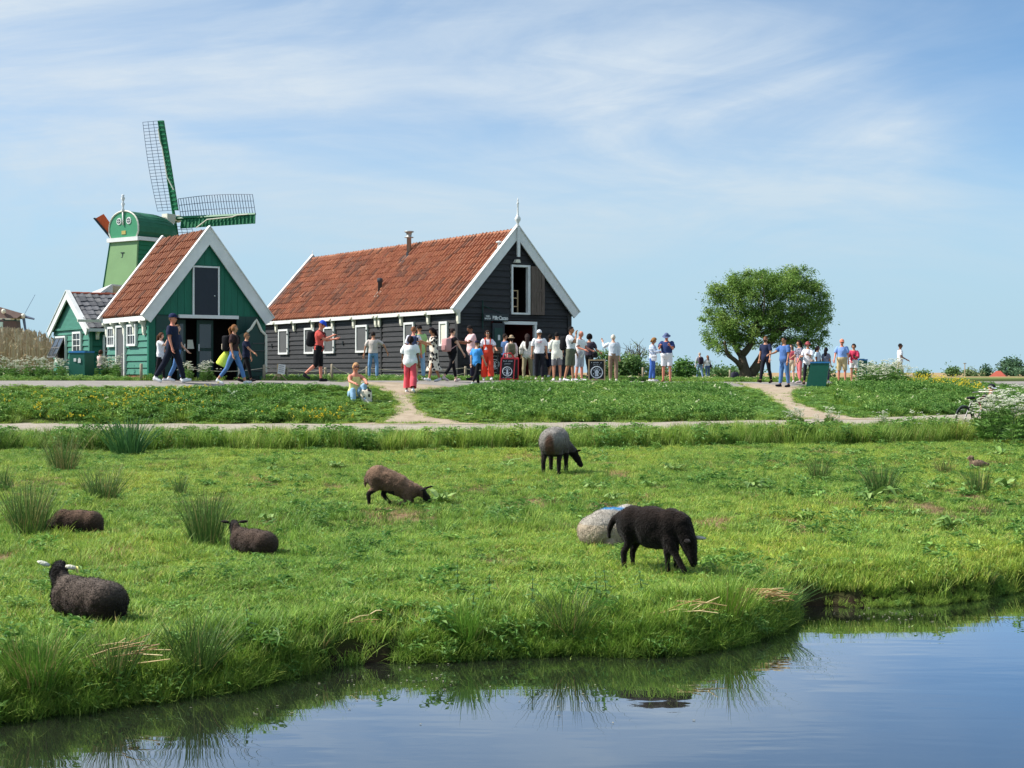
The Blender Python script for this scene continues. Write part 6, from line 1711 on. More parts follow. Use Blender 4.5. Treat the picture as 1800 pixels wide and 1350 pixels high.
person("long-haired woman in white blouse and olive trousers before the doorway", 927, 53.2, 1.64, 176, 'pale', True, legs=(-6, 6, 10, 4), spread=5, arms=((6, 10, 24, 0), (4, 10, 20, 0)), top=dict(c=(236, 234, 228), sl=1.7, hem=-1, hl=.15, off=.028), bottom=dict(c=(158, 146, 116), off=.022), hair=dict(st='long', c=(56, 44, 42), len=.34), extra=shoulder_bag("cream canvas bag on the long-haired woman's back", (232, 226, 212), 1, .16, (.13, .07, .15), (220, 214, 200), -.12, False))
def backprint(o, s, B):
    P, sp, fw = B['P'], B['sp'], B['fw']; bk = fw * -1; rr = np.random.default_rng(4)
    mb = MB()
    for row, n in ((0, 7), (1, 5)):
        for i in range(n):
            c = P + sp * (.405 - .035 * row) + bk * .172 + Vector(((i - (n - 1) / 2) * .030, 0, 0)); h = .011
            mb.box(((c.x - .010) * s, (c.x + .010) * s), (c.y * s, c.y * s + .012), ((c.z - h) * s, (c.z + h * rr.uniform(.4, 1)) * s))
    mb.obj("back_print", cloth((206, 90, 110)), o)
person("man in white cap and white tee with red print on the back", 948, 52.6, 1.76, 180, 'tan', bulk=1.05, legs=(3, 2, -3, 2), arms=((2, 10, 8, 0), (2, 10, 8, 0)), top=dict(c=WHT, hem=.06, off=.026), bottom=dict(c=(40, 40, 48), off=.02), shoes=(226, 216, 204), hat=dict(k='cap', c=(240, 240, 244)), hair=dict(st='short', c=(120, 90, 66)), extra=backprint)
person("young man in white tee and navy shorts in the queue behind the others", 967, 55.2, 1.70, 150, 'olive', legs=(14, 4, -16, 18), arms=((6, 8, 30, 0), (6, 8, 14, 0)), top=dict(c=WHT, hem=-1, hl=.1), bottom=dict(c=(34, 38, 58), len=.95, off=.03, name="shorts"), shoes=(222, 226, 240), hair=dict(st='short', c=(30, 26, 26)))
person("young man in long cream tee and grey shorts seen from behind", 979, 51.4, 1.68, 186, 'tan', legs=(2, 2, -2, 2), arms=((16, 8, 60, 10), (6, 8, 30, 8)), top=dict(c=(238, 240, 226), sl=.98, hem=-1, hl=.36, off=.04), bottom=dict(c=(128, 128, 132), len=.85, off=.034, name="shorts"), hair=dict(st='short', c=(26, 24, 26)))
person("man in white tee and olive shorts drinking with a hand to his face", 1003, 49.8, 1.84, 70, 'olive', bulk=1.08, legs=(4, 2, -8, 6), arms=((6, 8, 16, 0), (52, 2, 128, 22)), top=dict(c=(240, 240, 244), hem=.04, off=.026), bottom=dict(c=(104, 108, 90), len=.98, off=.036, name="shorts"), hair=dict(st='short', c=(24, 22, 24)), extra=backpack("black backpack worn by the drinking man", (30, 30, 34), d=.10))
person("bald man in white polo and light grey shorts looking down", 1019, 50.8, 1.72, 55, 'red', bulk=1.15, legs=(2, 2, -4, 4), arms=((24, 8, 46, 10), (22, 8, 50, 12)), look=22, top=dict(c=(240, 240, 240), hem=-1, hl=.06, off=.026), bottom=dict(c=(186, 190, 200), len=.95, off=.03, name="shorts"), hair=dict(st='bald', c=(150, 130, 116)))
person("dark-haired person in charcoal tee walking away behind the white-shirted men", 1036, 54.4, 1.72, 150, 'tan', legs=(18, 4, -20, 14), arms=((10, 8, 40, 0), (24, 10, 46, 0)), top=dict(c=(66, 60, 72), hem=.08), bottom=dict(c=(34, 34, 38)), shoes=(60, 56, 56), hair=dict(st='bushy', c=(28, 24, 26)), extra=shoulder_bag("small black bag of the person in the charcoal tee", (34, 32, 36), -1, .02))
person("white-haired man in pale shirt and brown trousers raising his hand", 1078, 52.8, 1.66, 174, 'pale', legs=(3, 2, -3, 2), arms=((58, 34, 86, 0), (0, 6, 8, 0)), top=dict(c=(214, 222, 232), sl=1.7, hem=.1), bottom=dict(c=(150, 126, 106), off=.022), shoes=(226, 222, 206), hair=dict(st='short', c=(222, 210, 192)))
person("woman in white and blue striped top and blue trousers looking at a phone", 1147, 55.0, 1.62, 76, 'tan', True, bulk=1.12, legs=(3, 2, -4, 4), arms=((30, 6, 58, 6), (34, 6, 56, 6)), look=26, top=dict(c="striped_knit", sl=1.7, hem=-1, hl=.05), bottom=dict(c=(76, 116, 196), off=.016), hair=dict(st='bob', c=(150, 110, 68)), extra=both(shoulder_bag("white handbag of the woman in the striped top", (232, 232, 236), -1, -.02, (.11, .05, .12), (50, 56, 90), .1), phone("phone between the couple in stripes and navy polo")))
person("man in navy polo, bucket hat and white shorts studying his phone", 1172, 54.6, 1.78, -14, 'red', bulk=1.18, legs=(2, 2, -2, 2), spread=5, arms=((36, 8, 80, 20), (38, 8, 78, 20)), look=24, top=dict(c=(52, 70, 120), hem=-1, hl=.1, off=.028), bottom=dict(c=(238, 236, 240), len=.8, off=.036, name="shorts"), shoes=(150, 110, 84), hat=dict(k='hat', c=(92, 104, 140)), hair=dict(st='short', c=(120, 100, 86)))
person("far man in grey shirt with dark backpack walking off beside a woman", 1230, 96, 1.75, 196, 'pale', legs=(14, 3, -14, 8), arms=RELAX, top=dict(c=(170, 172, 180), sl=1.6), bottom=dict(c=(120, 148, 182)), hair=dict(st='short', c=(176, 160, 146)), extra=backpack("dark backpack on the far walking man", (56, 46, 60)))
person("far woman in white top walking off with a black shoulder bag", 1244, 96, 1.56, 186, 'pale', True, legs=(-10, 8, 12, 3), arms=((8, 10, 40, 0), (6, 10, 14, 0)), top=dict(c=WHT, sl=1.2), bottom=dict(c=(88, 110, 150)), hair=dict(st='long', c=(130, 92, 66), len=.12), extra=shoulder_bag("black bag on the far walking woman", (36, 34, 40), -1, .02))
person("bearded man in navy tee and black trousers walking under the willow", 1346, 56.2, 1.76, -42, 'tan', legs=(-10, 8, 14, 3), arms=((8, 10, 14, 0), (-2, 10, 12, 0)), top=dict(c=(42, 50, 78), hem=-1, hl=.08), bottom=dict(c=(34, 34, 42), off=.016), shoes=(60, 46, 40), hair=dict(st='short', c=(110, 76, 50)), shades=True, beard=(70, 46, 36))
person("man in mid blue tee and jeans gesturing to the bearded man", 1379, 54.4, 1.82, -58, 'olive', bulk=1.1, legs=(-4, 4, 8, 2), arms=((6, 10, 14, 0), (44, 10, 30, 0)), top=dict(c=(82, 116, 176), hem=-1, hl=.08, off=.026), bottom=dict(c=(92, 130, 182), off=.02), shoes=(30, 32, 40), hair=dict(st='short', c=(26, 24, 26)), shades=True)
person("woman in red and white top partly hidden behind the blue tee man", 1391, 58.6, 1.50, -30, 'pale', True, legs=(4, 2, -4, 4), arms=RELAX, top=dict(c=(208, 96, 110), hem=.1), bottom=dict(c=(214, 200, 172), len=.9, off=.02, name="shorts"), hair=dict(st='long', c=(60, 44, 40), len=.16))
person("woman in dotted dark vest and pink trousers turned towards the willow", 1405, 57.8, 1.64, -70, 'tan', True, legs=(4, 3, -5, 5), arms=((10, 8, 20, 0), (16, 10, 40, 0)), top=dict(c="dotted_vest", sl=.9, hem=-1, hl=.1), bottom=dict(c=(226, 132, 134), len=1.75, off=.014), shoes=(214, 196, 204), hair=dict(st='long', c=(52, 38, 36), len=.1))
person("woman in white shirt and dusky red hat beside the tilted bin", 1420, 56.6, 1.60, -28, 'tan', True, legs=(-8, 6, 10, 4), arms=((24, 10, 76, 22), (20, 10, 70, 22)), top=dict(c=(240, 236, 240), sl=1.6, hem=-1, hl=.1, off=.028), bottom=dict(c=(36, 34, 44), len=1.85), shoes=(110, 90, 80), hair=dict(st='bob', c=(40, 32, 32)), hat=dict(k='hat', c=(176, 92, 98)), extra=shoulder_bag("tan shoulder bag of the woman in the red hat", (206, 170, 150), 1, -.02, (.14, .05, .09), (70, 50, 60), .08))
person("dark-haired woman in sunglasses whose head shows above the tilted bin", 1437, 61.5, 1.50, 50, 'brown', True, top=dict(c=(190, 210, 226)), bottom=dict(c=(70, 80, 100)), hair=dict(st='long', c=(28, 24, 28), len=.2), shades=True)
person("black-haired woman whose head shows behind the tilted bin's rim", 1452, 61.5, 1.44, 150, 'olive', True, top=dict(c=(120, 130, 150)), bottom=dict(c=(60, 66, 90)), hair=dict(st='long', c=(24, 22, 28), len=.2))
person("man in salmon cap, sky blue polo and khaki shorts on the right", 1480, 60.4, 1.76, -16, 'red', bulk=1.12, legs=(3, 2, -3, 2), spread=5, arms=((2, 8, 12, 0), (12, 12, 24, 0)), top=dict(c=(140, 172, 232), hem=.1, off=.028), bottom=dict(c=(204, 184, 140), len=.95, off=.036, name="shorts"), shoes=(120, 96, 76), hat=dict(k='cap', c=(232, 148, 122)), hair=dict(st='short', c=(170, 150, 130)), shades=True)
person("woman in pink-red jacket and white shorts holding a phone", 1501, 60.8, 1.60, -24, 'tan', True, legs=(2, 2, -3, 2), arms=((20, 8, 70, 20), (34, 6, 74, 16)), look=10, top=dict(c=(206, 66, 96), sl=1.7, hem=.02, off=.028), bottom=dict(c=(236, 234, 238), len=.55, off=.03, name="shorts"), shoes=(190, 150, 130), hair=dict(st='bob', c=(40, 30, 32)), extra=phone("phone of the woman in the pink-red jacket", 'L'))
person("man in white tee walking right behind the tall cow parsley", 1582, 68, 1.78, 84, 'brown', legs=(16, 4, -18, 10), arms=((18, 8, 44, 0), (10, 8, 50, 0)), top=dict(c=WHT, hem=-1, hl=.06), bottom=dict(c=KHA), hair=dict(st='short', c=(34, 28, 28)), shades=True)
person("rider in dark red top and black helmet resting beyond the far right blossoms", 1738, 40.5, 1.72, 24, 'tan', sit=True, legs=(96, 84, 90, 76), spread=12, arms=((30, 50, 10, 0), (26, 56, 14, 0)), lean=8, dz=.10, top=dict(c=(62, 30, 36), sl=1.6), bottom=dict(c=(44, 44, 50)), shoes=(40, 40, 44), hat=dict(k='cap', c=(38, 40, 46), bc=(200, 206, 214)), shades=True)
person("child in pale pink crouching among the blossoms by the cottage", 177, 47.8, 1.15, 160, 'pale', True, sit=True, legs=(110, 100, 104, 96), arms=((40, 10, 30, 0), (40, 10, 30, 0)), dz=.35, top=dict(c=(236, 206, 200), sl=1.0, off=.03), bottom=dict(c=(120, 110, 120)), hair=dict(st='bob', c=(70, 46, 36)))
person("person in blue shirt just inside the dark barn doorway", 887, 54.6, 1.68, 120, 'tan', legs=STAND, arms=RELAX, top=dict(c=(84, 112, 156), hem=.05), bottom=dict(c=(46, 52, 74)), hair=dict(st='short', c=(50, 40, 36)))
run_bodies()

# ------------------------------------------------------------------ sheep
woolm = mat("sheep_wool", (1, 1, 1), 0.95, 0.3, 26, 0.6, 60, attr='col', spec=0.1, sheen=.08)
hornm = mat("ear_tag_yellow", lin(236, 230, 150), .5)
inear = mat("pale_ear", lin(206, 196, 180), .8)
def sheep(label, px, py, heading, balls, limbs, colfn, voxel=.014, wool=5000, wool_len=.016, ears=(), tags=(), eyes=(), scale=1.0, dz=0.0, lump=.012):
    """balls: (centre, radii); limbs: (p0, r0, p1, r1) in metres, forward +x"""
    Y = (CAMZ - .36) * FOC / (py - HOR)
    for _ in range(8): Y = (CAMZ - gz(X_at(px, Y), Y)) * FOC / (py - HOR)
    x0 = X_at(px, Y); g = gz(x0, Y)
    mb = MB()
    for q in balls:
        c, r = q[:2]; M = Euler(q[2]).to_matrix().to_4x4() if len(q) > 2 else None
        mb.ball(Vector(c) * scale, tuple(k * scale for k in r), 16, 10, None, M)
    for p0, r0, p1, r1 in limbs: cap_cone(mb, Vector(p0) * scale, r0 * scale, Vector(p1) * scale, r1 * scale, 10)
    def fin(V, N, F):
        r = np.random.default_rng(sum(map(ord, label)))
        w = (fbm(V[:, 0] * 22 + 30, V[:, 2] * 22 + V[:, 1] * 17 + 30, 7, 3) - .5) * lump * scale
        V = V + N * w[:, None]
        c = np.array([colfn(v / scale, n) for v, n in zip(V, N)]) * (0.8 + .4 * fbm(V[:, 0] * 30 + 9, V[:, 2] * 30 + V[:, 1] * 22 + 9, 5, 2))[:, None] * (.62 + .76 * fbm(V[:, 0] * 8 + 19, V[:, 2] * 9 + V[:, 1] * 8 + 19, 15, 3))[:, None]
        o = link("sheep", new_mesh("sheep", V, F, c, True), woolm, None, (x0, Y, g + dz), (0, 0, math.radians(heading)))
        tag(o, label, "sheep", "sheep and lambs in the pasture")
        if wool:
            # wool tufts standing off the fleece
            i = r.integers(0, len(V), wool); P = V[i] + r.normal(0, .004, (wool, 3)); d = N[i] * .7 + r.normal(0, .6, (wool, 3)); d[:, 2] -= .35; d /= np.linalg.norm(d, axis=1)[:, None]
            e = np.cross(d, r.normal(0, 1, (wool, 3))); e /= np.linalg.norm(e, axis=1)[:, None]; L = .75 * wool_len * r.uniform(.6, 1.5, wool)[:, None]; ww = .0028
            VV = np.stack([P - e * ww, P + e * ww, P + d * L], 1).reshape(-1, 3); cc = np.repeat(c[i] * r.uniform(.65, 1.45, wool)[:, None], 3, 0)
            link("fleece", new_mesh("fleece", VV, np.arange(wool * 3).reshape(-1, 3), cc), woolm, o)
        for p0, p1, w_, c_ in ears:
            mb2 = MB(); a, b = Vector(p0) * scale, Vector(p1) * scale; d = (b - a); s_ = d.cross(Vector((0, 0, 1))).normalized()
            mb2.tube([a, a.lerp(b, .35), a.lerp(b, .75), b], [w_ * .6 * scale, w_ * scale, w_ * .85 * scale, w_ * .2 * scale], 8, c_, True, .6); mb2.obj("ear", woolm, o, True)
        for p, d in tags:
            mb2 = MB(); p = Vector(p) * scale; d = Vector(d); s_ = d.cross(Vector((0, 0, 1)));  s_ = s_.normalized() if s_.length > .01 else Vector((1, 0, 0))
            mb2.prism([p - s_ * .016, p + s_ * .016, p + s_ * .014 + Vector((0, 0, -.045)), p - s_ * .014 + Vector((0, 0, -.045))], d * .004); mb2.obj("ear_tag", hornm, o)
        for p in eyes: mb2 = MB(); mb2.ball(Vector(p) * scale, .011 * scale, 8, 5); mb2.obj("eye", eyem, o)
    queue_body(mb, voxel, 11, fin)
def mixc(a, b, t): t = min(1, max(0, t)); return tuple(x + (y - x) * t for x, y in zip(a, b))
BLACKW = lin(25, 20, 18); DBR = lin(64, 50, 44); MBR = lin(112, 88, 72); GRZ = lin(120, 108, 98); LGR = lin(152, 146, 140); CRM = lin(206, 194, 176); SOOT = lin(36, 30, 28)
def standing(L=.62, H=.56, fat=1.0, head='down', lean=0):
    """parts of a standing lamb or ewe, length L, back height H"""
    b = H * .72
    balls = [((-.30 * L, 0, b), (.26 * L, .19 * L * fat, .20 * L * fat)), ((0, 0, b - .01), (.34 * L, .20 * L * fat, .215 * L * fat)), ((.30 * L, 0, b - .005), (.22 * L, .165 * L * fat, .20 * L * fat))]
    limbs = []
    for sy in (-1, 1):
        y = sy * .11 * L * fat
        # hind leg: thigh, hock pointing back, upright shank
        limbs += [((-.34 * L, y, b - .02), .085 * L * 1.2, (-.30 * L, y, b * .60), .065 * L), ((-.30 * L, y, b * .60), .062 * L, (-.385 * L, y, b * .40), .052 * L), ((-.385 * L, y, b * .40), .050 * L, (-.38 * L, y, .045), .040 * L), ((-.38 * L, y, .04), .040 * L, (-.36 * L, y, .022), .042 * L)]
        limbs += [((.30 * L, y, b - .05), .080 * L, (.31 * L, y, b * .46), .058 * L), ((.31 * L, y, b * .46), .054 * L, (.315 * L, y, .05), .040 * L), ((.315 * L, y, .045), .040 * L, (.335 * L, y, .022), .042 * L)]
    return balls, limbs
# black lamb grazing, head low to the right
b, l = standing(.60, .56, 1.38)
b += [((-.02, 0, .42), (.26, .15, .145)), ((-.19, 0, .39), (.14, .14, .165)), ((.05, 0, .34), (.24, .15, .15))]
l += [((.26, 0, .42), .12, (.345, -.01, .29), .085), ((.345, -.01, .29), .085, (.385, -.02, .17), .055), ((.385, -.02, .17), .052, (.40, -.02, .09), .036)]
l += [((-.30, -.0, .47), .045, (-.37, .0, .43), .036), ((-.37, 0, .43), .034, (-.415, 0, .35), .028), ((-.415, 0, .35), .027, (-.42, 0, .27), .018)]
l += [((.19, -.09, .30), .06, (.25, -.10, .20), .04), ((.25, -.10, .2), .036, (.36, -.11, .03), .026)]
sheep("black lamb grazing with its tail hanging, nearest the canal's right bank", 1146, 1003, -30, b, l, lambda v, n: mixc(BLACKW, lin(52, 38, 31), (n[2] - .2) * .7), wool=7000, wool_len=.009, voxel=.012,  # wool colour lightens where it faces up, a painted top highlight
      ears=[((.36, -.08, .30), (.42, -.17, .29), .028, BLACKW), ((.37, .05, .31), (.47, .10, .30), .030, lin(200, 196, 186))])
# pale ewe lying behind it
sheep("grey-cream ewe with a blue mark lying behind the black lamb", 1079, 957, 52, [((-.05, 0, .19), (.40, .25, .215)), ((-.30, 0, .17), (.20, .235, .185)), ((-.22, .12, .16), (.2, .16, .17)), ((-.22, -.13, .15), (.2, .16, .16)), ((.26, 0, .21), (.22, .20, .21)), ((.0, .05, .31), (.2, .12, .09))],
      [((.36, 0, .26), .12, (.50, .06, .20), .085), ((.50, .06, .20), .08, (.58, .10, .12), .05), ((-.36, -.20, .05), .06, (-.1, -.26, .04), .035)],
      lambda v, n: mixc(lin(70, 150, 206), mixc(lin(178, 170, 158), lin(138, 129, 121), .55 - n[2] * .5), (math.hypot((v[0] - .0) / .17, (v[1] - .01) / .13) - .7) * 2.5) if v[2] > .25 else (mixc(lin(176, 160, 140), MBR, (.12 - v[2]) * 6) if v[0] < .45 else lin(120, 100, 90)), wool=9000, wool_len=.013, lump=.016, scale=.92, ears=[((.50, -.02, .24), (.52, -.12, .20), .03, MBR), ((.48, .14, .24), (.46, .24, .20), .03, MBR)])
# far grey ewe, rump to the camera
b, l = standing(.88, .80, 1.42)
l += [((.40, .0, .58), .13, (.50, -.22, .36), .09), ((.50, -.22, .36), .085, (.50, -.36, .13), .05), ((-.38, 0, .68), .06, (-.42, 0, .46), .035)]
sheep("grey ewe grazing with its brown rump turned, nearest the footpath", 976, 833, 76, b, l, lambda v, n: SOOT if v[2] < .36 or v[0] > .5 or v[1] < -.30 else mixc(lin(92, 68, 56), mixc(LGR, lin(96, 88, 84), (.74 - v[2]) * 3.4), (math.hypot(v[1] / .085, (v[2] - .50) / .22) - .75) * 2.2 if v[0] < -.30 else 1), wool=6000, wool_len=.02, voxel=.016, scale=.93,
      ears=[((.46, -.28, .38), (.40, -.38, .40), .035, SOOT), ((.54, -.24, .40), (.62, -.22, .43), .035, LGR)])
# brown lamb kneeling on its forelegs
sheep("brown lamb kneeling to nibble a dock leaf in mid pasture", 692, 889, -6, [((-.20, 0, .375), (.16, .135, .15)), ((.17, 0, .21), (.14, .12, .13))],
      [((-.22, 0, .37), .148, (-.02, 0, .305), .152), ((-.06, 0, .32), .15, (.10, 0, .25), .142), ((.06, 0, .26), .14, (.22, 0, .20), .115), ((-.24, -.08, .36), .085, (-.22, -.08, .24), .058), ((-.22, -.08, .24), .05, (-.31, -.085, .16), .032), ((-.31, -.085, .16), .030, (-.30, -.085, .025), .026), ((-.18, .08, .36), .085, (-.10, .08, .22), .055), ((-.10, .08, .22), .048, (-.16, .085, .14), .030), ((-.16, .085, .14), .028, (-.06, .085, .03), .025),
       ((.18, -.07, .16), .062, (.20, -.08, .05), .045), ((.20, -.08, .045), .038, (.08, -.09, .03), .028), ((.18, .07, .16), .062, (.21, .08, .05), .045), ((.21, .08, .045), .038, (.10, .09, .03), .028),
       ((.26, 0, .22), .085, (.36, 0, .18), .062), ((.36, 0, .18), .062, (.44, 0, .10), .042), ((.43, 0, .11), .04, (.47, 0, .07), .03), ((-.33, 0, .42), .03, (-.37, 0, .34), .026), ((-.37, 0, .34), .025, (-.365, 0, .25), .016)],
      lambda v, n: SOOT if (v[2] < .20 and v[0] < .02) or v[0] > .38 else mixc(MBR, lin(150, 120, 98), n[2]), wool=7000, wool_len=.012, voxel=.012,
      ears=[((.36, -.06, .21), (.46, -.14, .24), .024, SOOT), ((.37, .06, .22), (.49, .13, .25), .024, SOOT)])
# dark lamb lying beside the rush tussock
lying = [((-.05, 0, .15), (.27, .165, .155)), ((-.20, 0, .145), (.15, .165, .145)), ((.14, 0, .16), (.15, .14, .15))]
def lyl(hx=.0, hy=0.0, hz=0.0, face=1):
    return [((.20, 0, .20), .085, (.27, 0, .31), .062), ((.27, 0, .31), .064, (.29 + .09 * hx, .09 * hy, .315 + hz), .052), ((.29 + .07 * hx, .07 * hy, .32 + hz), .05, (.29 + .17 * hx, .17 * hy, .27 + hz), .033),
            ((-.18, -.14, .05), .06, (.0, -.17, .035), .03), ((.12, -.09, .04), .045, (.26, -.11, .03), .025)]
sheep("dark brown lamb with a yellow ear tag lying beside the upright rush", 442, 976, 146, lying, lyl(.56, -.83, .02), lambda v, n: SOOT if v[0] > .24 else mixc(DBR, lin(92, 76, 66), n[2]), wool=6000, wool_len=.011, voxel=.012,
      ears=[((.24, -.05, .36), (.15, -.105, .37), .03, SOOT), ((.31, .04, .36), (.39, .09, .37), .03, SOOT)], tags=[((.165, -.10, .365), (-.5, -.8, 0))], scale=.84)
# nearest dark lamb lying, head up
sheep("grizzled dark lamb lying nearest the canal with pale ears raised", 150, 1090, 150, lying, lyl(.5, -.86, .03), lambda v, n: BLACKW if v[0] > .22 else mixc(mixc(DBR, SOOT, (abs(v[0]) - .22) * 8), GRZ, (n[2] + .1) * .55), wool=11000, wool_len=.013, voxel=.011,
      ears=[((.32, .035, .37), (.395, .08, .40), .030, lin(222, 222, 204)), ((.24, -.045, .36), (.17, -.085, .345), .030, lin(226, 222, 200))], tags=[((.17, -.085, .36), (-.3, -.9, 0))], scale=1.0)
# back of one lying behind the left rush
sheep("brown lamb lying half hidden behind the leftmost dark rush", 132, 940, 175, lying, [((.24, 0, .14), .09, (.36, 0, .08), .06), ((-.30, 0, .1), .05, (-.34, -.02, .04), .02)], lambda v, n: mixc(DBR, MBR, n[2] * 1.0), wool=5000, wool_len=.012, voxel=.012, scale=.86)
run_bodies()
def duck():
    px_, py_ = 1719, 829; Y = 25.6; x = X_at(px_, Y); g = gz(x, Y)
    mb = MB(); mb.ball((0, 0, .09), (.15, .09, .09)); mb.ball((-.13, 0, .10), (.07, .05, .035)); cap_cone(mb, (.09, 0, .13), .05, (.12, 0, .19), .04); mb.ball((.115, 0, .205), (.055, .043, .045)); cap_cone(mb, (.15, 0, .20), .02, (.185, 0, .192), .013, 6)
    def fin(V, N, F):
        c = np.where((fbm(V[:, 0] * 60 + 9, V[:, 2] * 60 + V[:, 1] * 50 + 9, 3, 2) > .52)[:, None], np.array(lin(150, 128, 104)), np.array(lin(92, 74, 62)))
        o = link("duck", new_mesh("duck", V, F, c, True), woolm, None, (x, Y, g), (0, 0, math.radians(160))); tag(o, "mottled brown duck resting in the grass at far right", "duck")
        for s in (-1, 1): mb2 = MB(); mb2.ball((-.02, s * .075, .10), (.11, .025, .055), 10, 6, lin(110, 92, 78)); mb2.obj("wing", woolm, o, True)
    queue_body(mb, .012, 2, fin); run_bodies()
duck()

# ------------------------------------------------------------------ plants
def on_pasture(px, py):
    Y = (CAMZ - .36) * FOC / (py - HOR)
    for _ in range(10): Y = .5 * Y + .5 * (CAMZ - gz(X_at(px, Y), Y)) * FOC / (py - HOR)
    return X_at(px, Y), Y
rushm = mat("rush_blade", (1, 1, 1), .5, attr='col', spec=.25, trans=.2)
def on_bank(px, off=.12):
    Y = 10.0
    for _ in range(30): Y = .5 * Y + .5 * (float(bank_y(np.array([X_at(px, Y)]))[0]) + off)
    return X_at(px, Y), Y
def rush(px, py, wpx, hpx, n, label, seed, dry=.12, cols=None, lean=(0, 0), wide=.006, name="rush_tussock", cat="rush", bank=None):
    x, Y = on_pasture(px, py) if bank is None else on_bank(px, bank); k = Y / FOC; r = np.random.default_rng(seed); W = wpx * k / 2 * 1.15; H = hpx * k * (1.25 if bank is None else 1.0); g = gz(x, Y); n = int(n * (1.4 if bank is None else 1.0))
    cols = cols or [lin(82, 112, 56), lin(96, 126, 64), lin(68, 96, 48), lin(112, 138, 76)]; V = []; F = []; C = []
    for i in range(n):
        a = r.uniform(0, 6.283); q = math.sqrt(r.uniform()); b = np.array([math.cos(a) * q * W * .38, math.sin(a) * q * W * .38, -.03])
        h = H * r.uniform(.35, 1.08); out = np.array([math.cos(a) * q + r.normal(0, .35) + lean[0], math.sin(a) * q + r.normal(0, .35) + lean[1], 0]); sp = W / H * r.uniform(.3, .9)
        c = np.array(cols[r.integers(len(cols))]) * r.uniform(.75, 1.25)
        if r.uniform() < dry: c = np.array(lin(176, 158, 106)) * r.uniform(.7, 1.1)
        w = wide * r.uniform(.7, 1.3); sd = np.array([-math.sin(a), math.cos(a), 0]) * w * .5; sd = np.array([w * .5, 0, 0]) if r.uniform() < .6 else sd; dr = r.uniform(0, .3); n0 = len(V); S = 4
        for j in range(S + 1):
            t = j / S; p = b + np.array([0, 0, h * (t - dr * .4 * t ** 3)]) + out * h * sp * (t * .55 + t * t * (.45 + dr))
            if j == S: V.append(p); C.append(c)
            else: V += [p - sd * (1 - t * .7), p + sd * (1 - t * .7)]; C += [c, c]
        for j in range(S - 1): F.append((n0 + 2 * j, n0 + 2 * j + 1, n0 + 2 * j + 3, n0 + 2 * j + 2))
        F.append((n0 + 2 * S - 2, n0 + 2 * S - 1, n0 + 2 * S))
    return tag(link(name, new_mesh(name, np.array(V), F, np.array(C)), rushm, None, (x, Y, g)), label, cat, "tufts of rush and sedge in the pasture")
rush(362, 958, 110, 95, 330, "tall upright rush tussock beside the tagged lying lamb", 1)
rush(50, 942, 120, 92, 360, "dark rush tussock hiding the half seen brown lamb", 2, .2)
rush(180, 880, 110, 56, 300, "rounded rush tussock above the brown lamb's back", 3)
rush(112, 828, 100, 66, 280, "olive rush tussock at upper left before the verge grass", 4, .3)
rush(316, 868, 44, 36, 90, "small thin rush tuft left of the pasture centre", 5, .1)
rush(5, 862, 60, 44, 120, "rush tuft cut by the left edge of the picture", 6, .2)
rush(225, 800, 110, 62, 190, "dark blue-green iris clump in the verge grass at left", 7, 0, [lin(74, 116, 66), lin(88, 130, 76), lin(64, 104, 60)], wide=.022, name="iris_clump", cat="iris")
rush(1550, 868, 100, 54, 240, "grey-green rush tussock in the right pasture", 8, .15)
rush(1440, 840, 70, 40, 130, "low rush tuft left of the grey-green tussock", 9, .15)
rush(1722, 868, 70, 50, 150, "rush tuft below the resting duck", 10, .15)
rush(1660, 832, 60, 30, 120, "brownish rush tuft left of the resting duck", 11, .45)
rush(345, 1188, 170, 110, 420, "long rush tussock overhanging the canal below the lying lamb", 12, .06, lean=(.1, -.3), bank=0.1)
rush(60, 1215, 200, 120, 420, "thick grass tussock on the bank at lower left", 13, .15, [lin(104, 142, 58), lin(120, 156, 66), lin(90, 128, 52)], lean=(0, -.4), bank=0.15)
rush(200, 1200, 150, 95, 260, "loose sedge on the bank right of the lower left tussock", 14, .2, lean=(.2, -.4), bank=0.12)
rush(820, 1150, 90, 95, 170, "bright sedge tuft at the water's edge in mid bank", 15, .03, [lin(110, 152, 58), lin(128, 166, 66)], lean=(0, -.2), wide=.009, bank=0.05)
rush(1000, 1145, 180, 90, 260, "straggling grass tuft overhanging mid bank", 16, .2, lean=(0, -.4), bank=0.12)
rush(1165, 1012, 90, 36, 60, "long pale grass blades round the black lamb's feet", 17, .3)
rush(1280, 1130, 150, 90, 300, "lush yellow-green grass tuft on the jutting bank", 18, .1, [lin(128, 162, 60), lin(144, 172, 70), lin(112, 150, 54)], lean=(.1, -.3), bank=0.2)
rush(1370, 1100, 120, 60, 200, "blue-green drooping grass at the tip of the bank", 19, .15, [lin(104, 142, 74), lin(116, 152, 84)], lean=(.6, -.2), bank=0.12)
rush(1300, 1020, 170, 34, 160, "drooping pale grass right of the black lamb", 20, .15, [lin(112, 150, 76), lin(126, 160, 88)], lean=(.7, 0))
rush(1735, 1062, 90, 40, 70, "sparse blades on the far right bank edge", 21, .3, lean=(0, -.5), bank=0.08)
rush(560, 1165, 120, 50, 120, "short sedge over the muddy bank below the turf", 22, .2, lean=(0, -.5), bank=0.1)

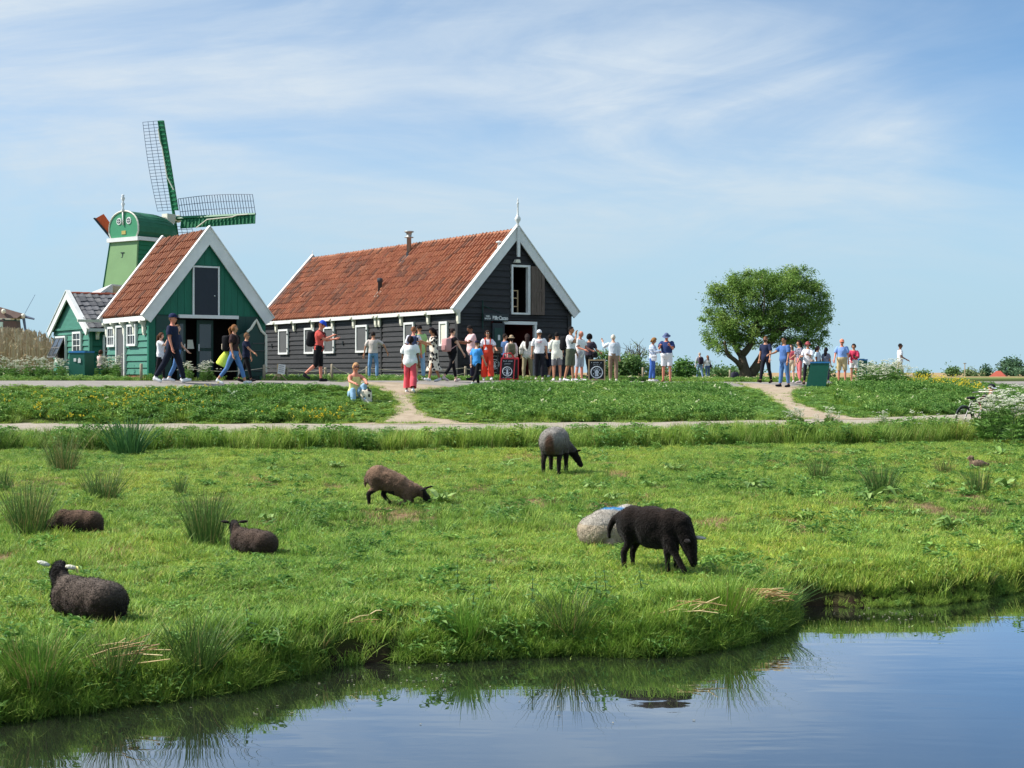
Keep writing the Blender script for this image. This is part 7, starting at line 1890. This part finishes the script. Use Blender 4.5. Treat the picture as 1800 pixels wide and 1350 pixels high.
leafp = mat("dock_leaf", (1, 1, 1), .5, attr='col', spec=.3, trans=.2)
def dock(px, py, size_px, n, label, seed, up=.4, stem=0):
    x, Y = on_pasture(px, py); r = np.random.default_rng(seed); S = size_px * Y / FOC / 2; g = gz(x, Y)
    root = empty("dock_plant", (x, Y, g)); tag(root, label, "dock plant", "broad-leaved docks in the pasture")
    for i in range(n):
        a = 6.283 * i / n + r.normal(0, .3); L = S * r.uniform(.55, 1.1); W = L * r.uniform(.26, .36); el = r.uniform(.1, .9) * up; f = Vector((math.cos(a), math.sin(a), 0)); s_ = Vector((-math.sin(a), math.cos(a), 0))
        c = tuple(np.array([lin(112, 146, 70), lin(128, 160, 82), lin(98, 132, 62), lin(142, 168, 96)][r.integers(4)]) * r.uniform(.8, 1.2)); mb = MB(); V = []; m = 5
        for j in range(m + 1):
            t = j / m; w = W * math.sin(math.pi * min(1, t * .86 + .10)) ** .8; p = f * L * t + Vector((0, 0, L * (el * t * 1.8 - 1.5 * el * t * t) + .03 + .02 * math.sin(t * 9 + i)))
            V += [p - s_ * w * .5 + Vector((0, 0, .16 * w)), p, p + s_ * w * .5 + Vector((0, 0, .16 * w))]
        mb.add(V, [q for j in range(m) for q in ((3 * j, 3 * j + 1, 3 * j + 4, 3 * j + 3), (3 * j + 1, 3 * j + 2, 3 * j + 5, 3 * j + 4))], c); mb.obj("leaf", leafp, root)
    if stem:
        mb = MB(); mb.tube([(0, 0, 0), (.01, 0, stem * .6), (.02, .01, stem)], [.008, .006, .003], 5, lin(96, 120, 62)); mb.obj("stem", leafp, root)
for i, (a, b_, c, n, lab) in enumerate([(1320, 862, 90, 13, "largest dark dock rosette right of the grey ewe"), (1530, 884, 120, 9, "sprawling broad dock below the grey-green tussock"), (1672, 930, 80, 9, "pale dock plant low in the right pasture"), (1450, 846, 40, 7, "small dock at the low rush tuft's foot"), (1500, 800, 46, 6, "small dock near the verge at right"),
                                        (1760, 802, 70, 7, "dock beyond the resting duck at right"), (1770, 858, 70, 8, "broad dock at the right edge under the duck"), (1040, 862, 60, 7, "dock below the grazing grey ewe"), (1078, 880, 56, 7, "dark-leaved dock right above the cream ewe"), (1180, 828, 60, 7, "low dock right of the grey ewe's head"),
                                        (890, 822, 70, 8, "dock left of the grey ewe's legs"), (775, 884, 86, 8, "big pale dock before the kneeling lamb's mouth"), (590, 822, 60, 8, "dock above the kneeling lamb at left"), (480, 830, 40, 6, "small dock in the upper left pasture"), (1610, 908, 60, 7, "dock between two pale docks at right"), (1640, 862, 60, 7, "dock left of the duck's rush tuft"),
                                        (872, 995, 30, 4, "lone small dock in the lower mid pasture"), (1140, 856, 46, 6, "dock above the black lamb's back"), (1420, 905, 40, 5, "small half bare dock in mid right pasture"), (1150, 1068, 34, 3, "round pale leaf plant on the mid bank"), (470, 918, 60, 6, "dark weed right of the tagged lamb's head")]):
    dock(a, b_, c, n, lab, 40 + i, .75 if c < 80 else .9)
def nettle(px, py, hpx, label, seed):
    x, Y = on_pasture(px, py); r = np.random.default_rng(seed); H = hpx * Y / FOC; g = gz(x, Y); root = empty("nettle", (x, Y, g)); tag(root, label, "nettle", "nettles along the canal bank")
    mb = MB(); top = Vector((r.normal(0, .03), 0, H)); mb.tube([(0, 0, -.02), top * .5, top], [.005, .004, .002], 5, lin(84, 110, 56)); mb.obj("stem", leafp, root)
    for j in range(6):
        z = H * (.25 + .75 * j / 6)
        for k in range(2):
            a = j * 1.57 + k * 3.14 + r.normal(0, .2); f = Vector((math.cos(a), math.sin(a), -.25)); s_ = Vector((-math.sin(a), math.cos(a), 0)); L = .085 * (1.25 - j / 7); p = Vector((top.x * z / H, 0, z))
            mb = MB(); mb.add([p, p + f * L * .4 + s_ * L * .28, p + f * L, p + f * L * .4 - s_ * L * .28], [(0, 1, 2), (0, 2, 3)], tuple(np.array(lin(80, 118, 58)) * r.uniform(.75, 1.2))); mb.obj("leaf", leafp, root)
for i, (a, b_, h, lab) in enumerate([(805, 1050, 66, "tall nettle standing in the lower mid pasture"), (860, 1060, 56, "nettle just right of the tall mid pasture nettle"), (1068, 1062, 68, "thin dark nettle before the cream ewe"), (1130, 1052, 56, "nettle left of the black lamb's hind feet"), (935, 1110, 70, "nettle on the mid bank above the sedge"), (440, 1180, 60, "nettle over the water right of the long rush"), (1050, 1105, 60, "nettle on the bank between straggling grass tufts"), (830, 1095, 60, "nettle behind the bright bank sedge")]): nettle(a, b_, h, lab, 70 + i)

# flat straw, dead reed stems at the water's edge
def straw(px, py, wpx, n, label, seed, ang=.25, L=.32):
    x, Y = on_bank(px, .22); r = np.random.default_rng(seed); W = wpx * Y / FOC / 2; mb = MB()
    for i in range(n):
        a = r.normal(ang, .28); l = L * r.uniform(.4, 1.2); p = Vector((r.uniform(-W, W), r.normal(0, .07), r.uniform(.02, .14))); d = Vector((math.cos(a), r.normal(0, .2), math.sin(a) * .6)); c = tuple(np.array([lin(206, 178, 122), lin(186, 152, 100), lin(222, 200, 150), lin(168, 132, 88)][r.integers(4)]))
        mb.tube([p - d * l / 2, p + Vector((0, 0, .012)), p + d * l / 2], [.004, .0045, .003], 4, c)
    tag(mb.obj("dead_reeds", rushm, None, False, (x, Y, gz(x, Y))), label, "reeds", kind="stuff")
straw(1335, 1080, 70, 34, "heap of dry straw-coloured reed stems on the bank tip", 3, .1, .36)
straw(215, 1215, 80, 12, "scattered dead reed stems on the lower left bank", 4, .3, .4)
straw(1200, 1115, 90, 9, "dead reed stems on the jutting bank", 5, .3, .34)
straw(640, 1165, 60, 6, "few dead stems hanging at the muddy bank", 6, .1, .22)
def floating(px, py, n, seed):
    Y = CAMZ * FOC / (py - HOR); x = X_at(px, Y); r = np.random.default_rng(seed); mb = MB()
    for i in range(n):
        p = Vector((r.normal(0, .35), r.normal(0, .22), .004)); a = r.uniform(0, 3.14); l = r.uniform(.004, .012)
        mb.box((-l, l), (-.003, .003), (0, .002), tuple(np.array(lin(190, 184, 160)) * r.uniform(.6, 1.1)), Matrix.Translation(p) @ Matrix.Rotation(a, 4, 'Z'))
    tag(mb.obj("debris", rushm, None, False, (x, Y, 0)), "bits of pale debris afloat near the bank", "debris", kind="stuff")
floating(1560, 1085, 34, 1); floating(690, 1195, 30, 2); floating(1000, 1230, 16, 3); floating(520, 1245, 10, 4)

# cow parsley: stems with flat white umbels
umbm = mat("umbel_white", (1, 1, 1), .8, attr='col', trans=.2)
def parsley_meshes(H, n_st, seed, dens=14):
    r = np.random.default_rng(seed); st = MB(); um = MB()
    for i in range(n_st):
        a = r.uniform(0, 6.28); q = r.uniform(.05, .34) * H; h = H * r.uniform(.6, 1.05); t = Vector((math.cos(a) * q, math.sin(a) * q, h)); m = Vector((t.x * .35, t.y * .35, h * .55))
        st.tube([(t.x * .1, t.y * .1, -.03), m, t], [.007, .005, .003], 4, lin(112, 142, 72))
        for j in range(3):
            e = t + Vector((r.normal(0, .07), r.normal(0, .07), r.normal(0, .03))); st.tube([m.lerp(t, .7), e], [.003, .002], 3, lin(118, 148, 78)); R = r.uniform(.025, .055)
            for k in range(dens):
                b = r.uniform(0, 6.28); d = R * math.sqrt(r.uniform()); um.ball(e + Vector((math.cos(b) * d, math.sin(b) * d, .012 - d * .25 + r.normal(0, .004))), (.011, .011, .006), 4, 3, tuple(np.array(lin(238, 238, 220)) * r.uniform(.85, 1.05)))
        for j in range(5):
            p = m * r.uniform(.2, 1.2); d = Vector((r.normal(0, 1), r.normal(0, 1), .3)).normalized(); s_ = d.cross(Vector((0, 0, 1))).normalized(); L = r.uniform(.12, .26)
            for e in (-1, -.3, .4, 1): f = (d + s_ * e * .6).normalized(); st.add([p + d * L * .25, p + f * L * .7 + Vector((0, 0, .02)), p + f * L, p + f * L * .6 - Vector((0, 0, .02))], [(0, 1, 2, 3)], tuple(np.array(lin(104, 142, 66)) * r.uniform(.7, 1.2)))
    a, b = st.mesh("stems"), um.mesh("umbels"); a.materials.append(leafp); b.materials.append(umbm); return a, b
PARS = [parsley_meshes(.85, 7, 200 + i) for i in range(3)] + [parsley_meshes(1.15, 9, 210 + i, 18) for i in range(2)]
def parsley(px, Y, kind, s, label, group, r, dz=0):
    x = X_at(px, Y); root = empty("cow_parsley", (x, Y, gz(x, Y) + dz), r.uniform(0, 6.28)); root.scale = (s, s, s); tag(root, label, "cow parsley", group); a, b = PARS[kind]
    link("stems", a, None, root); link("umbels", b, None, root)
r_ = np.random.default_rng(17)
for i in range(34):
    px_ = r_.uniform(-5, 128) if i < 24 else r_.uniform(166, 214); Y_ = r_.uniform(44.2, 49) if i < 24 else r_.uniform(45.2, 47.4)
    parsley(px_, Y_, i % 3, r_.uniform(.55, .95), "white cow parsley before the reeds and cottage by the left bin", "cow parsley by the cottage", r_)
for i in range(10): parsley(r_.uniform(326, 378), 42.9 + r_.uniform(0, .6), i % 3, r_.uniform(.5, .72), "white cow parsley at the green barn's doorstep", "cow parsley at the barn door", r_)
for i in range(36): parsley(r_.uniform(1508, 1592), r_.uniform(52, 57), i % 5, r_.uniform(.7, 1.2), "white cow parsley on the bank top right of the pink jacket", "cow parsley on the bank top", r_)
for i in range(17): parsley(r_.uniform(1722, 1830), r_.uniform(33.2, 36.5), 3 + i % 2 if i < 34 else i % 3, r_.uniform(.9, 1.3), "tall white cow parsley massed at the right edge", "cow parsley at the right edge", r_)
for i in range(22): parsley(r_.uniform(1385, 1720), path_near(np.array([9.0]))[0] - .6 + r_.uniform(-.8, .2) + (i % 3) * .2, i % 3, r_.uniform(.42, .62), "small white-flowered plant along the footpath's right half", "white flowers by the path", r_)
# yellow rape flowers on the left slope and the right skyline
def yellow(name, spots, label, seed, size=.03):
    r = np.random.default_rng(seed); mb = MB()
    for x, Y, h in spots:
        g = gz(x, Y); p = Vector((x, Y, g + h)); mb.tube([(x, Y, g), p], [.004, .003], 3, lin(104, 140, 58), False)
        for k in range(4): mb.ball(p + Vector(r.normal(0, size * .8, 3)), size * r.uniform(.4, .8), 5, 3, tuple(np.array([lin(236, 214, 52), lin(244, 226, 84), lin(226, 200, 48)][r.integers(3)])))
    tag(mb.obj(name, umbm), label, "flowers", kind="stuff")
def slope_spot(px, py):
    Ys = np.linspace(36.5, 48, 60); z = ground(X_at(px, Ys), Ys); pyy = HOR + (CAMZ - z) / Ys * FOC; i = int(np.argmin(np.abs(pyy - py))); return X_at(px, Ys[i]), Ys[i]
sp_ = []
for cx_, cy_, sx_, sy_, n_ in [(180, 722, 40, 9, 46), (270, 715, 40, 10, 90), (330, 702, 26, 10, 40), (68, 730, 8, 8, 14), (15, 718, 10, 6, 8), (100, 705, 30, 6, 12), (550, 742, 40, 4, 46), (590, 738, 20, 4, 14), (120, 745, 40, 4, 10)]:
    for k in range(n_):
        a, b_ = r_.normal(cx_, sx_), r_.normal(cy_, sy_); b_ = min(max(b_, 690), 746); x, Y = slope_spot(a, b_)
        if not (in_ramp(np.array([x]), np.array([Y]))[0]): sp_.append((x, Y, r_.uniform(.16, .34)))
yellow("yellow_flowers", sp_, "yellow rape and buttercup flowers dotted over the left dike slope", 5, .020)
sp_ = [(X_at(r_.normal(1635, 36), Y_), Y_, r_.uniform(.35, .7)) for Y_ in r_.uniform(54, 60, 170)] + [(X_at(r_.normal(1705, 20), Y_), Y_, r_.uniform(.3, .6)) for Y_ in r_.uniform(50, 56, 50)]
yellow("yellow_flowers", sp_, "yellow flowers on the bank crest below the right skyline", 6, .026)

# ------------------------------------------------------------------ street furniture
binm = mat("bin_green", lin(22, 92, 76), .45, .1, 4, spec=.4); binblue = mat("bin_blue", lin(52, 120, 180), .45)
def bin_(px, Y, w, d, h, tilt, rz, label, marks):
    x = X_at(px, Y); root = empty("litter_bin", (x, Y, gz(x, Y) + .01), math.radians(rz)); tag(root, label, "bin", "green litter bins along the road")
    sh = tilt
    mb = MB(); mb.add([(-w, -d, 0), (w, -d, 0), (w, d, 0), (-w, d, 0), (-w * .94 + sh, -d * .96, h), (w * .94 + sh, -d * .96, h), (w * .94 + sh, d * .96, h), (-w * .94 + sh, d * .96, h)], [(0, 1, 5, 4), (1, 2, 6, 5), (2, 3, 7, 6), (3, 0, 4, 7), (4, 5, 6, 7), (3, 2, 1, 0)]); mb.obj("body", binm, root)
    mb = MB(); mb.box((-w * 1.0 + sh, w * 1.0 + sh), (-d * 1.03, d * 1.03), (h + .003, h + .055)); mb.obj("lid", binblue, root)
    mb = MB(); mb.box((-w * .5 + sh, w * .5 + sh), (-d * .5, d * .5), (h + .056, h + .075)); mb.obj("opening_rim", binm, root)
    for mx, mz, mw, mh in marks:
        mb = MB(); mb.box((mx - mw, mx + mw), (-d - .012, -d - .006), (mz - mh, mz + mh)); mb.obj("sticker", whitep, root)
bin_(143.5, 46.2, .29, .26, .84, 0, -18, "dark green litter bin with blue lid before the cottage", [(-.06, .62, .045, .05), (.10, .59, .05, .06), (.10, .66, .03, .02)])
bin_(1434, 55.2, .36, .28, .93, .16, -14, "tilted green litter bin with blue rim beside the red-hatted woman", [])
bin_(1514, 62.5, .2, .2, .95, 0, 10, "dark bin half hidden behind the woman in the pink jacket", [])
def post(px, Y, h, rad, label, group="rope fence posts along the road"):
    x = X_at(px, Y); g = gz(x, Y); mb = MB(); mb.tube([(0, 0, -.1), (.005, 0, h * .97), (.005, 0, h)], [rad, rad, rad * .7], 8); o = mb.obj("fence_post", postm, None, True, (x, Y, g)); tag(o, label, "fence post", group); return Vector((x, Y, g))
FP = {}
for px_, Y_, h_, lab in [(248, 44.0, .52, "short pale post before the green barn's side wall"), (332, 44.0, .5, "post among the blossoms at the green barn door"), (464, 46.0, .50, "rope post at the gap between the two barns"), (504, 49.0, .44, "rope post right of the tripod notice"), (572, 50.0, .44, "rope post behind the red tee man's legs"), (583.5, 47.6, .54, "thick rope post just right of the red tee man"),
                         (645, 51.0, .46, "rope post by the cream tee man's foot"), (818, 53.2, .50, "rope post behind the black trousered boy"), (864, 53.4, .52, "rope post left of the red framed board"), (1130, 58.5, .55, "old post below the bare twiggy shrub"), (1283, 64, .5, "post before the willow's trunk")]:
    FP[px_] = (post(px_, Y_, h_, .045, lab), h_)
def rope(a, b, za, zb, sag, label):
    p, q = FP[a][0] + Vector((0, 0, FP[a][1] * za)), FP[b][0] + Vector((0, 0, FP[b][1] * zb)); pts = [p.lerp(q, t / 10) - Vector((0, 0, sag * 4 * (t / 10) * (1 - t / 10))) for t in range(11)]
    mb = MB(); mb.tube([v - p for v in pts], .013, 5); tag(mb.obj("rope", ropem, None, True, p), label, "rope", "ropes of the low roadside fence")
rope(464, 504, .9, .9, .06, "rope from the barn gap post past the tripod notice"); rope(504, 572, .9, .9, .12, "sagging rope behind the red tee man"); rope(583.5, 645, .9, .9, .22, "sagging rope towards the cream tee man"); rope(645, 818, .9, .9, .12, "long rope along the black wall"); rope(645, 818, .45, .5, .18, "lower long rope along the black wall"); rope(818, 864, .85, .85, .08, "short rope left of the doorway"); rope(332, 464, .75, .8, .1, "rope across the green barn's front")
def tripod_notice():
    Y = 45.6; x = X_at(490, Y); g = gz(x, Y); root = empty("notice_stand", (x, Y, g)); tag(root, "small white notice on a pale wooden tripod before the black barn", "notice")
    k = Y / FOC
    box("post", root, wood, (-.05, .05), (-.03, .03), (0, 30 * k))
    for dx in (-.22, .24): mb = MB(); mb.tube([(0, -.02, .26), (dx, -.05 if dx < 0 else .1, 0)], .022, 5); mb.obj("brace", wood, root)
    mb = MB(); mb.box((-.06, .16), (-.06, -.035), (.22, .52), None, Matrix.Rotation(.12, 4, 'Y')); p = mb.obj("plate", whitep, root)
    mb = MB()
    for i in range(4): mb.box((-.03, .12), (-.066, -.061), (.46 - i * .06, .475 - i * .06), None, Matrix.Rotation(.12, 4, 'Y'))
    mb.obj("lettering", shut, root)
tripod_notice()
chalk = mat("chalkboard", lin(40, 42, 46), .7, .15, 6); redp = mat("red_frame_paint", lin(206, 58, 66), .5); chalkw = mat("chalk_white", lin(214, 222, 230), .8)
def emblem(parent, cx_, cz_, R, y, kind=0):
    """white ring with a figure inside, as on the cafe boards"""
    mb = MB(); mb.tube([(cx_ + R * math.cos(6.283 * k / 28), y, cz_ + R * math.sin(6.283 * k / 28)) for k in range(29)], R * .10, 5, None, False); mb.obj("emblem_ring", chalkw, parent)
    mb = MB(); mb.ball((cx_, y, cz_ + R * .22), (R * .2, .006, R * .24), 10, 6); mb.prism([(cx_ - R * .16, y, cz_ + R * .1), (cx_ + R * .16, y, cz_ + R * .1), (cx_ + R * .34, y, cz_ - R * .7), (cx_ - R * .34, y, cz_ - R * .7)][::-1], (0, -.005, 0))
    if kind: mb.ball((cx_, y, cz_ + R * .05), (R * .38, .006, R * .34), 10, 6)
    for a in (40, 140, 205, 335, 75, 105): mb.ball((cx_ + R * .62 * math.cos(math.radians(a)), y, cz_ + R * .62 * math.sin(math.radians(a))), (R * .14, .005, R * .10), 7, 5)
    mb.obj("emblem_figure", chalkw, parent)
def strokes(parent, cx_, cz_, w, h, y, n, seed):
    r = np.random.default_rng(seed); mb = MB(); step = 2 * w / n
    for i in range(n):
        if r.uniform() < .15: continue
        a = cx_ - w + i * step; hh = h * r.uniform(.6, 1); mb.box((a, a + step * .28), (y - .004, y), (cz_ - h, cz_ - h + 2 * hh)); mb.box((a, a + step * .62), (y - .004, y), (cz_ - h + hh * r.uniform(.2, 1.5), cz_ - h + hh * r.uniform(1.5, 1.9)))
    mb.obj("lettering", chalkw, parent)
def red_board():
    Y = 51.2; x = X_at(892, Y); g = gz(x, Y); k = Y / FOC; root = empty("sandwich_board", (x, Y, g), math.radians(8)); tag(root, "red framed folding chalkboard standing before the barn doorway", "sign board")
    w, h = .25, .82
    fr = empty("front_leaf", (0, 0, 0)); fr.parent = root; fr.rotation_euler = (math.radians(-12), 0, 0); fr.location = (-.05, -.16, 0)
    sk = .10
    def sk_box(nm, m, x0, x1, z0, z1, y0=-.02, y1=.02): mb = MB(); mb.prism([(x0 + sk * z0, y0, z0), (x1 + sk * z0, y0, z0), (x1 + sk * z1, y0, z1), (x0 + sk * z1, y0, z1)], (0, y1 - y0, 0)); return mb.obj(nm, m, fr)
    sk_box("frame_bar", redp, -w, -w + .035, 0, h); sk_box("frame_bar", redp, w - .035, w, 0, h); sk_box("frame_bar", redp, -w + .035, w - .035, h - .05, h); sk_box("frame_bar", redp, -w + .035, w - .035, .04, .08); sk_box("panel", chalk, -w + .034, w - .034, .08, h - .05, -.008, .012)
    emblem(fr, .03, .33, .16, -.016); strokes(fr, .075, .70, .17, .022, -.010, 10, 1); strokes(fr, .065, .60, .12, .018, -.010, 8, 2); strokes(fr, .01, .115, .17, .014, -.010, 12, 3)
    bk = empty("back_leaf", (0, 0, 0)); bk.parent = root; bk.rotation_euler = (math.radians(14), 0, math.radians(-6)); bk.location = (.05, .22, 0)
    for x0, x1, z0, z1 in ((-w, -w + .035, 0, h), (w - .035, w, 0, h), (-w + .036, w - .036, h - .05, h), (-w + .036, w - .036, .05, .09)): box("frame_bar", bk, redp, (x0 + .12, x1 + .12), (-.02, .02), (z0, z1))
    box("panel", bk, chalk, (-w + .155, w + .085), (-.01, .01), (.09, h - .05))
    mb = MB(); mb.tube([(-.2 + .05, -.0, h * .98), (-.12, .0, h + .12), (.12, .0, h + .14), (.24, .02, h * .98)], .022, 6); mb.obj("handle", redp, root)
red_board()
def wood_board():
    Y = 51.6; x = X_at(1049, Y); g = gz(x, Y); k = Y / FOC; root = empty("chalkboard_sign", (x, Y, g), math.radians(-4)); tag(root, "pale wood framed chalkboard with round white emblem beside the road", "sign board")
    w, h = 15 * k, 40 * k
    for x0, x1, z0, z1 in ((-w, -w + .045, 0, h), (w - .045, w, 0, h), (-w + .046, w - .046, h - .05, h), (-w + .046, w - .046, .06, .11)): box("frame_bar", root, wood, (x0, x1), (-.025, .025), (z0, z1))
    box("panel", root, chalk, (-w + .044, w - .044), (-.01, .012), (.108, h - .049)); emblem(root, 0, .34, .20, -.018, 1); strokes(root, 0, .68, .19, .022, -.012, 11, 5); strokes(root, 0, .605, .12, .016, -.012, 8, 6)
    for dx in (-w + .03, w - .03): mb = MB(); mb.tube([(dx, .02, h * .95), (dx, .36, 0)], .02, 5); mb.obj("rear_leg", wood, root)
wood_board()
def dark_board():
    Y = 53.6; x = X_at(869, Y); g = gz(x, Y); k = Y / FOC; root = empty("menu_board", (x, Y, g), math.radians(20)); tag(root, "tall dark menu board with oval white emblem left of the doorway", "sign board")
    w, h = .24, 52 * k
    box("panel", root, chalk, (-w, w), (-.02, .02), (.06, h)); 
    for dx in (-w, w - .03): box("frame_bar", root, blackd, (dx, dx + .03), (-.03, -.021), (.0, h))
    emblem(root, 0, .58, .17, -.03); strokes(root, 0, .88, .17, .022, -.024, 10, 8); strokes(root, .0, .28, .15, .014, -.024, 10, 9)
dark_board()
def crate():
    Y = 53.4; x = X_at(875, Y); g = gz(x, Y); root = empty("wooden_crate", (x, Y, g + .98), math.radians(15)); tag(root, "small wooden box held at the doorway's left by the menu board", "box")
    for z in (0, .08, .16): box("slat", root, oldwood, (-.16, .16), (-.10, -.085), (z, z + .065)); 
    for z in (0, .08, .16): box("slat", root, oldwood, (-.16, .16), (.085, .10), (z, z + .065))
    for sx in (-.16, .145): box("end_board", root, oldwood, (sx, sx + .015), (-.084, .084), (0, .22))
    box("base", root, oldwood, (-.144, .144), (-.084, .084), (0, .012)); box("shelf_post", root, blackd, (-.02, .02), (-.02, .02), (-.98, -.003))
crate()
def bucket():
    Y = 66; x = X_at(1283, Y); g = gz(x, Y); root = empty("rucksack", (x + .22, Y, g)); tag(root, "dark rucksack left on the grass before the willow trunk", "bag")
    mb = MB(); rounded_box(mb, (0, 0, .2), (.17, .14, .21), Vector((1, 0, 0)), Vector((0, 1, 0)), Vector((0, 0, 1)), .55); mb.obj("pouch", cloth((58, 56, 72)), root, True)
    mb = MB(); mb.tube([(-.06, -.1, .38), (-.05, -.14, .44), (.05, -.14, .44), (.06, -.1, .38)], .014, 5); mb.obj("handle", cloth((36, 34, 44)), root)
bucket()
def day_bag():
    x, Y = X_at(644, 40.3), 40.3; g = gz(x, Y); root = empty("day_pack", (x, Y, g), math.radians(-10)); tag(root, "black and white daypack on the grass before the seated woman", "bag")
    mb = MB(); rounded_box(mb, (0, 0, .19), (.15, .11, .20), Vector((1, 0, 0)), Vector((0, 1, 0)), Vector((0, 0, 1)), .5); mb.obj("pouch", MATS["spotted_dress"], root, True)
    mb = MB(); rounded_box(mb, (0, -.02, .05), (.155, .115, .055), Vector((1, 0, 0)), Vector((0, 1, 0)), Vector((0, 0, 1)), .4); mb.obj("base", cloth((206, 200, 192)), root, True)
    mb = MB(); mb.tube([(-.06, 0, .37), (-.05, 0, .44), (.05, 0, .44), (.06, 0, .37)], .015, 5); mb.obj("handle", cloth(BLK), root)
day_bag()
def bicycle():
    Y = 36.2; x = X_at(1717, Y); g = gz(x, Y); root = empty("bicycle", (x, Y, g + .02), math.radians(38)); tag(root, "bicycle parked on the footpath behind the tall grass at right", "bicycle")
    tyre = mat("tyre_black", lin(34, 34, 36), .8); fm = mat("bike_frame", lin(52, 56, 62), .35, spec=.5)
    for dx in (-.52, .52):
        w = empty("wheel", (dx, 0, .34)); w.parent = root
        mb = MB(); mb.tube([(.33 * math.cos(6.283 * k / 28), 0, .33 * math.sin(6.283 * k / 28)) for k in range(29)], .02, 6, None, False); mb.obj("tyre", tyre, w)
        mb = MB()
        for k in range(12): mb.tube([(0, 0, 0), (.32 * math.cos(k * .5236), 0, .32 * math.sin(k * .5236))], .003, 3)
        mb.obj("spokes", steel, w)
        mb = MB(); mb.tube([(dx + .37 * math.cos(a), 0, .34 + .37 * math.sin(a)) for a in np.linspace(.3, 2.6, 10)], .02, 5, None, True); mb.obj("mudguard", fm, root)
    mb = MB(); A, B_, C_, D_ = (-.52, 0, .34), (-.08, 0, .30), (-.22, 0, .82), (.38, 0, .80)
    for p, q in ((A, B_), (A, C_), (B_, C_), (B_, D_), (C_, D_), (D_, (.52, 0, .34)), (D_, (.36, 0, 1.0))): mb.tube([p, q], .018, 6)
    mb.obj("frame", fm, root)
    mb = MB(); rounded_box(mb, (-.24, 0, .90), (.13, .08, .035), Vector((1, 0, 0)), Vector((0, 1, 0)), Vector((0, 0, 1)), .7); mb.obj("saddle", tyre, root, True)
    mb = MB(); mb.tube([(.24, -.28, 1.02), (.36, -.2, 1.04), (.37, .2, 1.04), (.24, .28, 1.02)], .014, 6); mb.obj("handlebar", steel, root)
    mb = MB(); mb.tube([(-.08, -.09, .30), (-.08, -.09, .14)], .012, 5); mb.box((-.13, -.03), (-.16, -.09), (.12, .14)); mb.obj("pedal", tyre, root)
bicycle()
